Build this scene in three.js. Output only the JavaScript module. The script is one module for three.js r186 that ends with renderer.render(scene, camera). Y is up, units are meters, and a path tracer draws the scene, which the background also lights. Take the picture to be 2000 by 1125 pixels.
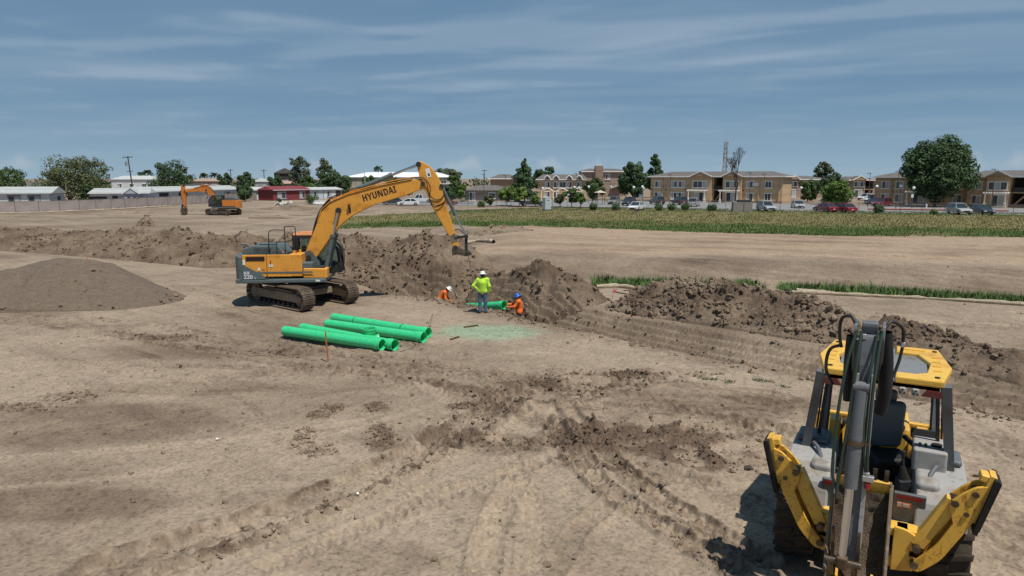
import * as THREE from 'three';
import { mergeGeometries, toCreasedNormals } from 'three/addons/utils/BufferGeometryUtils.js';
import { RoundedBoxGeometry } from 'three/addons/geometries/RoundedBoxGeometry.js';
import { MarchingCubes } from 'three/addons/objects/MarchingCubes.js';
import { FontLoader } from 'three/addons/loaders/FontLoader.js';
import { TextGeometry } from 'three/addons/geometries/TextGeometry.js';

// ---------------------------------------------------------------- camera, sky, sun, exposure
const scene = new THREE.Scene();
const CAM_H = 5.7, FPX = 1333, HORIZON = 348, PITCH = Math.atan((562.5 - HORIZON) / FPX);
const camera = new THREE.PerspectiveCamera(2 * Math.atan(562.5 / FPX) * 180 / Math.PI, 16 / 9, 0.1, 9000);
camera.position.set(0, CAM_H, 0);
camera.rotation.set(-PITCH, 0, 0);
const renderer = new THREE.WebGLRenderer({ antialias: true });
renderer.setSize(1024, 576);
renderer.toneMapping = THREE.LinearToneMapping;
renderer.toneMappingExposure = 1.08;
renderer.shadowMap.enabled = true;

// small deterministic noise kit
function rng(seed) { let s = (seed * 2654435761) >>> 0; return () => { s = (s + 0x6D2B79F5) >>> 0; let t = s; t = Math.imul(t ^ (t >>> 15), t | 1); t ^= t + Math.imul(t ^ (t >>> 7), t | 61); return ((t ^ (t >>> 14)) >>> 0) / 4294967296; }; }
function h2(ix, iy, per) { if (per) { ix = ((ix % per) + per) % per; iy = ((iy % per) + per) % per; } let h = Math.imul(ix, 374761393) + Math.imul(iy, 668265263); h = Math.imul(h ^ (h >>> 13), 1274126177); return ((h ^ (h >>> 16)) >>> 0) / 4294967296; }
function vn(x, y, per) { const ix = Math.floor(x), iy = Math.floor(y); let fx = x - ix, fy = y - iy; fx = fx * fx * (3 - 2 * fx); fy = fy * fy * (3 - 2 * fy);
  const a = h2(ix, iy, per), b = h2(ix + 1, iy, per), c = h2(ix, iy + 1, per), d = h2(ix + 1, iy + 1, per); return a + (b - a) * fx + (c - a) * fy + (a - b - c + d) * fx * fy; }
function fbm(x, y, o = 4, per = 0) { let s = 0, a = 0.5, t = 0; for (let i = 0; i < o; i++) { s += a * vn(x + i * 17.3 * (per ? 0 : 1), y + i * 9.7 * (per ? 0 : 1), per); t += a; a *= 0.5; x *= 2; y *= 2; per *= 2; } return s / t; }
const clamp = (x, a = 0, b = 1) => Math.min(b, Math.max(a, x)), lerp = (a, b, t) => a + (b - a) * t, sst = (a, b, x) => { x = clamp((x - a) / (b - a)); return x * x * (3 - 2 * x); };

// sky: blue air paling to the horizon, thin cirrus on a high layer, a few far cumulus just over the horizon
{
  const W = 2048, Hh = 1024, d = new Float32Array(W * Hh * 4);
  for (let j = 0; j < Hh; j++) {
    const el = (j + 0.5) / Hh * Math.PI - Math.PI / 2, se = Math.sin(el), ce = Math.cos(el);
    for (let i = 0; i < W; i++) {
      const az = (i + 0.5) / W * 2 * Math.PI, dx = Math.cos(az) * ce, dz = Math.sin(az) * ce; // equirect direction
      const e = Math.max(0, el);
      const t = 1 - Math.exp(-e / 0.13), t2 = 1 - Math.exp(-e / 0.6);
      let r = lerp(0.285, 0.070, t), g = lerp(0.400, 0.190, t), b = lerp(0.490, 0.358, t);
      r = lerp(r, 0.052, t2 * 0.75); g = lerp(g, 0.110, t2 * 0.75); b = lerp(b, 0.185, t2 * 0.75);
      if (el > 0) {
        const k = 1 / (se + 0.035), u = dx * k, v = dz * k;
        // cirrus: long wispy bands, slightly slanted
        const wx = fbm(u * 0.22 + 7, v * 0.22 + 3, 3) * 2.4;
        let c = fbm(u * 0.13 + v * 0.10 + wx * 0.35 + 11, v * 0.62 - u * 0.05 + wx + 4, 6);
        let c2 = fbm(u * 0.5 + v * 0.3 + 31, v * 1.7 - u * 0.3 + wx * 1.5, 5);
        let c3 = fbm(u * 0.9 + v * 0.5 + wx + 71, v * 3.1 - u * 0.6 + wx * 2, 4); let m = sst(0.36, 0.74, c) * 0.30 + sst(0.46, 0.70, c2) * 0.30 + sst(0.46, 0.68, c3) * sst(.36, .58, c) * 0.46;
        m *= sst(-0.02, 0.09, el);
        r = lerp(r, 0.34, m * 0.6); g = lerp(g, 0.43, m * 0.6); b = lerp(b, 0.515, m * 0.6);
        // far cumulus heads low over the horizon
        const A = az * 57.2958, E = el * 57.2958;
        const cb = fbm(A * 0.3, 5.3, 4), top = 0.7 + 1.3 * sst(0.42, 0.75, cb) * (0.75 + 0.5 * fbm(A * 0.9, 8.1, 3));
        const q = fbm(A * 1.5, E * 2.2, 4);
        const cm = sst(0.44, 0.62, cb) * sst(top, top - 0.7, E - (q - 0.5) * 1.1) * sst(0.45, 1.05, E + (q - .5) * 0.5);
        r = lerp(r, 0.44, cm * 0.42); g = lerp(g, 0.50, cm * 0.42); b = lerp(b, 0.555, cm * 0.42);
      }
      const o = (j * W + i) * 4; d[o] = r; d[o + 1] = g; d[o + 2] = b; d[o + 3] = 1;
    }
  }
  const t = new THREE.DataTexture(d, W, Hh, THREE.RGBAFormat, THREE.FloatType);
  t.mapping = THREE.EquirectangularReflectionMapping; t.magFilter = t.minFilter = THREE.LinearFilter; t.wrapS = THREE.RepeatWrapping; t.needsUpdate = true;
  scene.background = t; scene.environment = t; scene.environmentIntensity = 1;
}
const sun = new THREE.DirectionalLight(new THREE.Color(1.0, 0.955, 0.88), 4.1);
sun.position.set(27, 100, 34); sun.target.position.set(0, 0, -20); sun.position.add(sun.target.position);
sun.castShadow = true; sun.shadow.radius = 1; sun.shadow.mapSize.set(4096, 4096);
Object.assign(sun.shadow.camera, { left: -140, right: 140, top: 160, bottom: -160, near: 1, far: 500 });
scene.add(sun, sun.target);

// ---------------------------------------------------------------- survey helpers: where a sight line of the drone meets the ground / a distance
function gp(px, py, h = 0) { const u = (px - 1000) / FPX, v = (562.5 - py) / FPX, c = Math.cos(PITCH), s = Math.sin(PITCH), t = (h - CAM_H) / (v * c - s); return [u * t, (c + v * s) * t]; }
function at(px, py, D) { const u = (px - 1000) / FPX, v = (562.5 - py) / FPX, c = Math.cos(PITCH), s = Math.sin(PITCH), t = D / (c + v * s); return [u * t, CAM_H + (v * c - s) * t]; }

// ---------------------------------------------------------------- textures and materials
function tex(n, f, srgb = true, reps = 1) {
  const d = new Uint8Array(n * n * 4);
  for (let y = 0; y < n; y++) for (let x = 0; x < n; x++) { const c = f(x / n, y / n), o = (y * n + x) * 4; d[o] = clamp(c[0]) * 255; d[o + 1] = clamp(c[1]) * 255; d[o + 2] = clamp(c[2]) * 255; d[o + 3] = 255; }
  const t = new THREE.DataTexture(d, n, n, THREE.RGBAFormat); t.wrapS = t.wrapT = THREE.RepeatWrapping; t.magFilter = THREE.LinearFilter; t.minFilter = THREE.LinearMipmapLinearFilter; t.generateMipmaps = true;
  if (srgb) t.colorSpace = THREE.SRGBColorSpace; t.repeat.set(reps, reps); t.needsUpdate = true; return t;
}
// dust and scuffs on painted metal, one tile = 2 m
const grime = tex(512, (u, v) => { const a = fbm(u * 6, v * 6, 5, 6), b = fbm(u * 40, v * 40, 3, 40), k = sst(0.5, 0.8, a) * 0.22 + sst(0.62, 0.8, b) * 0.14; return [1 - k * 0.55, 1 - k * 0.75, 1 - k]; });
const grimeHeavy = tex(512, (u, v) => { const a = fbm(u * 5 + .3, v * 5, 5, 5), b = fbm(u * 30, v * 30, 4, 30), k = clamp(sst(0.38, 0.7, a) * 0.55 + sst(0.5, 0.75, b) * 0.35); return [lerp(0.62, 0.98, k), lerp(0.55, 0.90, k), lerp(0.48, 0.80, k)]; });
const grimeScuff = tex(512, (u, v) => { const a = fbm(u * 7 + .2, v * 7, 5, 7), b = fbm(u * 60, v * 12, 3, 60), c = fbm(u * 90, v * 90, 2, 90), k = clamp(sst(.54, .72, a) * .34 + sst(.64, .78, b) * .3 + sst(.66, .8, c) * .35); return [1 - k * .5, 1 - k * .62, 1 - k * .7]; });
const soilMap = tex(1024, (u, v) => { const a = fbm(u * 14, v * 14, 5, 14), b = fbm(u * 90, v * 90, 3, 90), c = sst(0.66, 0.74, fbm(u * 60 + 3, v * 60, 2, 60)); const k = 0.88 + (a - 0.5) * 0.13 + (b - 0.5) * 0.26 - c * 0.10; return [k, k * 0.99, k * 0.975]; });
const soilBump = tex(1024, (u, v) => { const a = fbm(u * 64, v * 64, 4, 64), b = fbm(u * 180, v * 180, 2, 180); const k = a * 0.55 + b * 0.45; return [k, k, k]; }, false);
const stucco = tex(256, (u, v) => { const k = 0.88 + (fbm(u * 30, v * 30, 4, 30) - .5) * .16 + (fbm(u * 3, v * 3, 3, 3) - .5) * .14; return [k, k, k]; });
const roofTex = tex(256, (u, v) => { const row = Math.floor(v * 16), k = 0.72 + h2(Math.floor(u * 24 + (row % 2) * .5), row, 0) * 0.28 - ((v * 16) % 1 < 0.16 ? 0.16 : 0); return [k, k, k]; });
const L = (r, g, b) => new THREE.Color().setRGB(r, g, b);
const mat = (c, rough = 0.6, o = {}) => new THREE.MeshStandardMaterial({ color: Array.isArray(c) ? L(...c) : c, roughness: rough, ...o });
const M = {
  hyOrange: mat([0.74, 0.335, 0.048], 0.42, { map: grime }), hyGrey: mat([0.105, 0.135, 0.14], 0.5, { map: grime }), dark: mat([0.022, 0.023, 0.025], 0.6), black: mat([0.012, 0.012, 0.013], 0.7),
  track: mat([0.40, 0.375, 0.355], 0.6, { map: grimeHeavy }), trackSide: mat([0.40, 0.375, 0.355], 0.8, { map: grimeHeavy }), chrome: mat([0.62, 0.64, 0.66], 0.18, { metalness: 1 }), steel: mat([0.30, 0.30, 0.29], 0.42, { metalness: 0.8, map: grimeHeavy }),
  yellow: mat([0.77, 0.46, 0.075], 0.4, { map: grime }), yellowDirty: mat([0.76, 0.43, 0.06], 0.45, { map: grimeScuff }), bhGrey: mat([0.125, 0.135, 0.145], 0.5, { map: grime }), bhLight: mat([0.34, 0.33, 0.315], 0.6, { map: grime }), rubber: mat([0.032, 0.031, 0.03], 0.85, { map: grimeHeavy }), rubberDusty: mat([0.10, 0.092, 0.08], 0.9, { map: grimeHeavy }),
  glassDark: new THREE.MeshPhysicalMaterial({ color: L(0.02, 0.03, 0.032), roughness: 0.06, clearcoat: 1 }), glass: new THREE.MeshPhysicalMaterial({ color: L(0.75, 0.85, 0.85), roughness: 0.03, transmission: 1, thickness: 0 }),
  red: mat([0.30, 0.02, 0.02], 0.4), amber: mat([0.75, 0.22, 0.02], 0.35), white: mat([0.75, 0.75, 0.73], 0.5), green: new THREE.MeshPhysicalMaterial({ color: L(0.05, 0.62, 0.25), roughness: 0.38, clearcoat: 0.2, map: grime }), greenIn: mat([0.008, 0.20, 0.07], 0.6), hose: mat([0.024, 0.045, 0.032], 0.4), hoseBlack: mat([0.02, 0.02, 0.02], 0.5),
  wood: mat([0.33, 0.22, 0.12], 0.85, { map: grimeHeavy }), stake: mat([0.38, 0.13, 0.035], 0.85), soil: mat([1, 1, 1], 1, { vertexColors: true, map: soilMap, bumpMap: soilBump, bumpScale: 0.013 }), clod: mat([1, 1, 1], 1, { map: soilMap }),
  hiviz: mat([0.46, 0.74, 0.055], 0.85), orangeCloth: mat([0.80, 0.16, 0.025], 0.85), jeans: mat([0.085, 0.135, 0.21], 0.95, { map: grime }), skin: mat([0.33, 0.17, 0.10], 0.6), boots: mat([0.10, 0.075, 0.06], 0.85), hatWhite: mat([0.78, 0.78, 0.76], 0.35), hatBlue: mat([0.02, 0.13, 0.48], 0.3), darkPants: mat([0.05, 0.05, 0.055], 0.95),
};
// ---------------------------------------------------------------- geometry helpers
const V = (x, y, z) => new THREE.Vector3(x, y, z);
function fin(g) { if (g.index) g = g.toNonIndexed(); for (const k of Object.keys(g.attributes)) if (!['position', 'normal', 'uv'].includes(k)) g.deleteAttribute(k); g.morphAttributes = {}; return g; }
function boxUV(g, s = 0.5) { const p = g.attributes.position, n = g.attributes.normal, uv = new Float32Array(p.count * 2); for (let i = 0; i < p.count; i += 3) { let ax = 0, ay = 0, az = 0; for (let k = 0; k < 3; k++) { ax += Math.abs(n.getX(i + k)); ay += Math.abs(n.getY(i + k)); az += Math.abs(n.getZ(i + k)); } for (let k = 0; k < 3; k++) { const j = i + k, x = p.getX(j), y = p.getY(j), z = p.getZ(j); let a, b; if (ax >= ay && ax >= az) { a = z; b = y; } else if (ay >= az) { a = x; b = z; } else { a = x; b = y; } uv[j * 2] = a * s; uv[j * 2 + 1] = b * s; } } g.setAttribute('uv', new THREE.BufferAttribute(uv, 2)); return g; }
function place(g, x = 0, y = 0, z = 0, rx = 0, ry = 0, rz = 0) { if (rx || ry || rz) g.applyMatrix4(new THREE.Matrix4().makeRotationFromEuler(new THREE.Euler(rx, ry, rz, 'YXZ'))); g.translate(x, y, z); return g; }
function box(w, h, d, x = 0, y = 0, z = 0, rx = 0, ry = 0, rz = 0) { return place(new THREE.BoxGeometry(w, h, d), x, y, z, rx, ry, rz); }
function rbox(w, h, d, r, x = 0, y = 0, z = 0, rx = 0, ry = 0, rz = 0, seg = 2) { return place(new RoundedBoxGeometry(w, h, d, seg, Math.min(r, w / 2.01, h / 2.01, d / 2.01)), x, y, z, rx, ry, rz); }
function cyl(r, h, x = 0, y = 0, z = 0, axis = 'y', seg = 16, r2 = r, open = false) { const g = new THREE.CylinderGeometry(r2, r, h, seg, 1, open); if (axis === 'x') g.rotateZ(-Math.PI / 2); if (axis === 'z') g.rotateX(Math.PI / 2); g.translate(x, y, z); return g; }
function rod(a, b, r, r2 = r, seg = 12) { const A = V(...a), B = V(...b), d = B.clone().sub(A), g = new THREE.CylinderGeometry(r2, r, d.length(), seg); g.applyQuaternion(new THREE.Quaternion().setFromUnitVectors(V(0, 1, 0), d.clone().normalize())); g.translate((A.x + B.x) / 2, (A.y + B.y) / 2, (A.z + B.z) / 2); return g; }
function bar(a, b, w, t) { const A = V(...a), B = V(...b), d = B.clone().sub(A), g = new THREE.BoxGeometry(w, d.length(), t); g.applyQuaternion(new THREE.Quaternion().setFromUnitVectors(V(0, 1, 0), d.clone().normalize())); g.translate((A.x + B.x) / 2, (A.y + B.y) / 2, (A.z + B.z) / 2); return g; }
function tube(pts, r, n = 24, seg = 8) { return new THREE.TubeGeometry(new THREE.CatmullRomCurve3(pts.map(p => V(...p))), n, r, seg); }
function ext(pts, depth, z = 0, bev = 0, holes = []) { const s = new THREE.Shape(pts.map(p => new THREE.Vector2(p[0], p[1]))); for (const h of holes) s.holes.push(new THREE.Path(h.map(p => new THREE.Vector2(p[0], p[1])))); const g = new THREE.ExtrudeGeometry(s, { depth: depth - 2 * bev, bevelEnabled: bev > 0, bevelThickness: bev, bevelSize: bev, bevelOffset: -bev, bevelSegments: 2, curveSegments: 6 }); g.translate(0, 0, z - depth / 2 + bev); return g; }
function smooth(pts, k = 3) { // rounded polygon
  const o = []; const n = pts.length; for (let i = 0; i < n; i++) { const p = pts[i], a = pts[(i + n - 1) % n], b = pts[(i + 1) % n]; if (!p[2]) { o.push([p[0], p[1]]); continue; } const r = p[2], la = Math.hypot(a[0] - p[0], a[1] - p[1]), lb = Math.hypot(b[0] - p[0], b[1] - p[1]), ra = Math.min(r, la * .45) / la, rb = Math.min(r, lb * .45) / lb; const A = [p[0] + (a[0] - p[0]) * ra, p[1] + (a[1] - p[1]) * ra], B = [p[0] + (b[0] - p[0]) * rb, p[1] + (b[1] - p[1]) * rb]; for (let j = 0; j <= k; j++) { const t = j / k; o.push([(1 - t) * (1 - t) * A[0] + 2 * t * (1 - t) * p[0] + t * t * B[0], (1 - t) * (1 - t) * A[1] + 2 * t * (1 - t) * p[1] + t * t * B[1]]); } } return o; }
function lathe(pts, seg = 24) { return new THREE.LatheGeometry(pts.map(p => new THREE.Vector2(p[0], p[1])), seg); }
function mesh(name, geos, material, parent, uvs = 0.5) { const list = (Array.isArray(geos) ? geos : [geos]).map(fin); let g = list.length > 1 ? mergeGeometries(list) : list[0]; if (uvs) boxUV(g, uvs); const m = new THREE.Mesh(g, material); m.name = name; m.castShadow = m.receiveShadow = true; if (parent) parent.add(m); return m; }
function meshes(name, geos, material, parent) { let f; for (const g of geos) { const m = mesh(name, [g], material, parent); f = f || m; } return f; }
const used = {};
function numbered(n) { if (!(n in used)) { used[n] = 0; return n; } return n + '_' + String(++used[n]).padStart(3, '0'); }
function tagIt(o, label, category, group, kind) { o.userData.label = label; if (category) o.userData.category = category; if (group) o.userData.group = group; if (kind) o.userData.kind = kind; return o; }
function thing(name, label, category, X, D, y = 0, ry = 0, group) { const g = new THREE.Group(); g.name = numbered(name); g.position.set(X, y, -D); g.rotation.y = ry; scene.add(g); return tagIt(g, label, category, group); }
function solo(name, geos, material, label, category, X, D, y = 0, ry = 0, group, uvs = 0.5) { const m = mesh(numbered(name), geos, material, scene, uvs); m.position.set(X, y, -D); m.rotation.y = ry; return tagIt(m, label, category, group); }
function setting(name, m) { m.name = name; m.userData.kind = 'structure'; scene.add(m); m.castShadow = m.receiveShadow = true; return m; }
function copyOf(o, name, label, X, D, ry, y = 0) { const c = o.clone(); c.name = numbered(name); c.userData = { ...o.userData }; if (label) c.userData.label = label; c.position.set(X, y, -D); c.rotation.y = ry; scene.add(c); return c; }
const font = await new FontLoader().loadAsync('fonts/droid/droid_sans_bold.typeface.json');
function text(s, size, depth = 0.006) { const g = new TextGeometry(s, { font, size, depth, curveSegments: 4, bevelEnabled: false }); g.computeBoundingBox(); return g; }
// ---------------------------------------------------------------- the ground
const SQ = Math.SQRT1_2;
// near lip of the trench, X and D (metres ahead)
const LIP = [[-9.6, 36.2], ...[[730, 572], [820, 583], [860, 588], [905, 595], [930, 601], [960, 608], [995, 614], [1018, 622], [1090, 638], [1200, 660], [1400, 703], [1600, 746], [2000, 832]].map(q => gp(...q)), [16.5, 11.2], [24, 3.5]];
function polyDist(P, x, y) { // signed distance (positive on the left-hand normal (dy,-dx) side), arc length
  let best = 1e9, bs = 0, arc = 0, ba = 0; for (let i = 0; i + 1 < P.length; i++) { const ax = P[i][0], ay = P[i][1], dx = P[i + 1][0] - ax, dy = P[i + 1][1] - ay, l2 = dx * dx + dy * dy, l = Math.sqrt(l2); const t = clamp(((x - ax) * dx + (y - ay) * dy) / l2), qx = x - ax - dx * t, qy = y - ay - dy * t, d = qx * qx + qy * qy; if (d < best) { best = d; bs = (dx * (y - ay) - dy * (x - ax)) / l; ba = arc + t * l; } arc += l; } return [Math.sqrt(best) * Math.sign(bs), ba]; }
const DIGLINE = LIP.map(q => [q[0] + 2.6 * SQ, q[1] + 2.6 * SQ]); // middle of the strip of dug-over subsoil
const px = (...a) => a.map(([x, y]) => gp(x, y));
// wheel and track marks surveyed on the ground: pts, w = half width, h = edge ridge height, dark = damp soil plus painted-in shade of the rough ruts 0..1, rib = tread pitch, rough = clod roughness
const MARKS = [
  { p: px([200, 1125], [420, 1060], [600, 995], [760, 920], [880, 860], [960, 810], [1010, 775]), w: 0.42, h: 0.11, dark: 0.36, rough: 0.06, edge: .6 },
  { p: px([330, 1125], [520, 1060], [660, 1000], [800, 930], [900, 872]), w: 0.16, h: 0.07, dark: 0.42, rough: 0.06 },
  { p: px([870, 870], [930, 830], [990, 785], [960, 760]), w: 0.6, h: 0.08, dark: 0.7, rough: 0.13 },
  { p: px([1080, 830], [1120, 900], [1180, 960], [1300, 1040], [1430, 1120]), w: 0.22, edge: .5, h: 0.07, dark: 0.4, rough: 0.06, rib: 0.2 },
  { p: px([1105, 800], [1190, 905], [1290, 980], [1400, 1050], [1500, 1110]), w: 0.22, edge: .5, h: 0.07, dark: 0.45, rough: 0.06, rib: 0.2 },
  { p: px([945, 1125], [955, 1060], [985, 985], [1010, 950]), w: 0.26, h: 0.035, dark: -0.25, rough: 0.01, rib: 0.22 },
  { p: px([770, 1010], [830, 965], [870, 945]), w: 0.22, h: 0.025, dark: -0.1, rough: 0.01, rib: 0.22 },
  { p: px([0, 628], [230, 640], [420, 668], [640, 705], [830, 740], [1000, 770], [1200, 790], [1480, 800]), w: 0.8, h: 0.06, dark: 0.42, rough: 0.04 },
  { p: px([200, 652], [420, 690], [640, 724], [840, 752], [980, 790], [1090, 850]), w: 0.34, h: 0.06, dark: 0.5, rough: 0.07, rib: 0.3 },
  { p: px([560, 665], [760, 705], [960, 735], [1100, 765], [1230, 745]), w: 0.5, h: 0.06, dark: 0.5, rough: 0.07 },
  { p: px([1040, 742], [1120, 730], [1200, 738], [1250, 735]), w: 0.3, h: 0.1, dark: 0.9, rough: 0.16 },
  { p: px([1060, 790], [1180, 770], [1330, 735], [1400, 728]), w: 0.35, h: 0.05, dark: 0.35, rough: 0.05, rib: 0.28 },
  { p: px([1100, 870], [1230, 850], [1380, 850], [1500, 845]), w: 0.55, h: 0.06, dark: 0.55, rough: 0.07, rib: 0.3 },
  { p: px([1120, 905], [1250, 925], [1380, 960], [1480, 1000]), w: 0.42, h: 0.06, dark: 0.6, rough: 0.07 },
  { p: px([130, 755], [260, 768], [400, 772], [560, 760]), w: 0.24, h: 0.03, dark: 0.2, rough: 0.02, rib: 0.3 },
  { p: px([180, 730], [330, 742], [520, 735], [640, 730]), w: 0.24, h: 0.03, dark: 0.15, rough: 0.02, rib: 0.3 },
  { p: px([0, 905], [250, 885], [500, 860], [700, 828]), w: 0.2, h: 0.02, dark: -0.35, rough: 0.005 },
  { p: px([1300, 640], [1450, 670], [1600, 712]), w: 0.3, h: 0.03, dark: -0.3, rough: 0.01 },
  { p: px([1500, 880], [1640, 840], [1560, 790], [1350, 770]), w: 0.3, h: 0.04, dark: 0.3, rough: 0.03, rib: 0.28 },
  { p: px([1880, 830], [1940, 860], [2000, 905]), w: 0.4, h: 0.05, dark: 0.4, rough: 0.05 },
  { p: px([1900, 960], [1960, 1010], [2000, 1100]), w: 0.35, h: 0.05, dark: 0.4, rough: 0.05 },
  { p: px([0, 520], [200, 540], [460, 565]), w: 0.5, h: 0.04, dark: 0.25, rough: 0.03 },
  { p: px([350, 560], [440, 590], [620, 640], [900, 700]), w: 0.4, h: 0.03, dark: 0.25, rough: 0.03, rib: 0.3 },
  { p: px([0, 470], [300, 462], [560, 430], [700, 412]), w: 1.0, h: 0.05, dark: -0.3, rough: 0.02 },
  { p: px([0, 425], [200, 420], [420, 410], [560, 398]), w: 1.2, h: 0.25, dark: 0.35, rough: 0.1 },
  { p: px([900, 500], [1300, 505], [1700, 520], [2000, 535]), w: 0.5, h: 0.05, dark: 0.4, rough: 0.03 },
  { p: px([950, 470], [1300, 478], [1700, 490], [2000, 498]), w: 0.6, h: 0.05, dark: 0.3, rough: 0.03 },
  { p: px([1660, 620], [1800, 630], [2000, 640]), w: 0.5, h: 0.06, dark: 0.45, rough: 0.06 },
  { p: px([450, 425], [560, 420], [700, 415], [900, 412]), w: 1.3, h: 0.2, dark: 0.35, rough: 0.12 },
  { p: px([0, 700], [250, 715], [500, 722], [640, 735]), w: 0.2, h: 0.03, dark: 0.25, rough: 0.02, rib: 0.3 },
  { p: px([90, 640], [300, 700], [480, 790], [560, 880]), w: 0.18, h: 0.02, dark: 0.2, rough: 0.01, rib: 0.26 },
  { p: px([760, 720], [900, 800], [1000, 900], [1040, 1010], [1030, 1125]), w: 0.2, h: 0.02, dark: -0.2, rough: 0.01, rib: 0.24 },
  { p: px([1000, 760], [1250, 745], [1500, 770], [1700, 820]), w: 0.24, h: 0.04, dark: 0.3, rough: 0.03, rib: 0.28 },
  { p: px([1020, 792], [1300, 800], [1560, 850]), w: 0.24, h: 0.04, dark: 0.3, rough: 0.03, rib: 0.28 },
  { p: px([1200, 760], [1420, 820], [1600, 900]), w: 0.2, h: 0.03, dark: 0.22, rough: 0.02, rib: 0.26 },
  { p: px([500, 1125], [700, 1040], [860, 980], [1000, 930], [1100, 890]), w: 0.24, h: 0.025, dark: -0.2, rough: 0.01, rib: 0.24 },
  { p: px([0, 800], [300, 760], [600, 722]), w: 0.2, h: 0.02, dark: 0.18, rough: 0.01, rib: 0.3 },
  { p: px([0, 872], [400, 802], [700, 762], [900, 748]), w: 0.16, h: 0.02, dark: 0.2, rough: 0.01 },
  { p: px([0, 960], [300, 930], [640, 860], [860, 790]), w: 0.14, h: 0.015, dark: -0.25, rough: 0.005 },
  { p: px([1000, 690], [1200, 700], [1400, 725], [1560, 760]), w: 0.3, h: 0.02, dark: -0.3, rough: 0.01 },
  { p: px([1080, 1125], [1130, 1040], [1210, 975], [1330, 930]), w: 0.2, h: 0.03, dark: 0.2, rough: 0.02, rib: 0.22 },
  { p: px([380, 590], [520, 640], [560, 660]), w: 0.3, h: 0.03, dark: 0.3, rough: 0.03, rib: 0.28 },
];
for (const m of MARKS) { const xs = m.p.map(q => q[0]), ys = m.p.map(q => q[1]); m.b = [Math.min(...xs) - m.w * 2.2, Math.max(...xs) + m.w * 2.2, Math.min(...ys) - m.w * 2.2, Math.max(...ys) + m.w * 2.2]; }
// loose dark soil dropped by the machines: centre, radii, strength
const SPILL = [[1250, 880, 1.5, 1.0, 0.9], [1150, 860, .7, .6, .9], [1330, 870, 1.2, .6, .9], [745, 872, .35, .28, .9], [620, 885, .35, .3, .6], [735, 800, .3, .25, .7], [625, 815, .3, .2, .6], [650, 800, .3, .2, .5], [590, 862, .22, .4, .5], [740, 845, .3, .25, .5], [910, 800, .4, .2, .8], [1005, 875, .8, .3, .5], [1070, 757, .6, .3, .8], [140, 780, .8, .3, .5], [60, 800, .9, .3, .4], [1230, 730, .9, .3, .9], [330, 660, 1.4, .4, .6], [560, 690, 1.2, .4, .5], [1420, 905, 1, .5, .5], [1760, 690, 2, .7, .6]].map(([x, y, a, b, s]) => [...gp(x, y), a, b, s]);
const ZONES = [[120, 830, 4.2, 1.6, .5], [120, 985, 2.6, .75, .5], [700, 1095, 1.3, .6, .45], [250, 690, 5, 1.1, .3], [380, 760, 3.2, .8, .28], [980, 880, 1.0, .5, .3], [560, 985, 1.4, .5, .3], [1600, 790, 2.4, .8, .3], [880, 985, 1.2, .4, .25], [1500, 1000, 1.5, .8, .25]].map(([x, y, a, b, q]) => [...gp(x, y), a, b, q]);
const WEEDLINE = [[1.5, 39.5], [3.6, 38.0], [8.2, 36.2], [12, 36.4], [18, 34.0], [24, 31.9], [40, 27]];
const FIELD_NEAR = px([640, 447], [900, 440], [1100, 449], [1350, 461], [1600, 467], [2000, 470]).concat([[90, 62]]), FIELD_FAR = px([640, 428], [900, 414], [1060, 408], [1240, 408], [1600, 415], [2000, 420]).concat([[120, 100]]);
function lineD(P, x) { if (x <= P[0][0]) return P[0][1]; for (let i = 0; i + 1 < P.length; i++) if (x <= P[i + 1][0]) return lerp(P[i][1], P[i + 1][1], (x - P[i][0]) / (P[i + 1][0] - P[i][0])); return P[P.length - 1][1]; }
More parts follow.
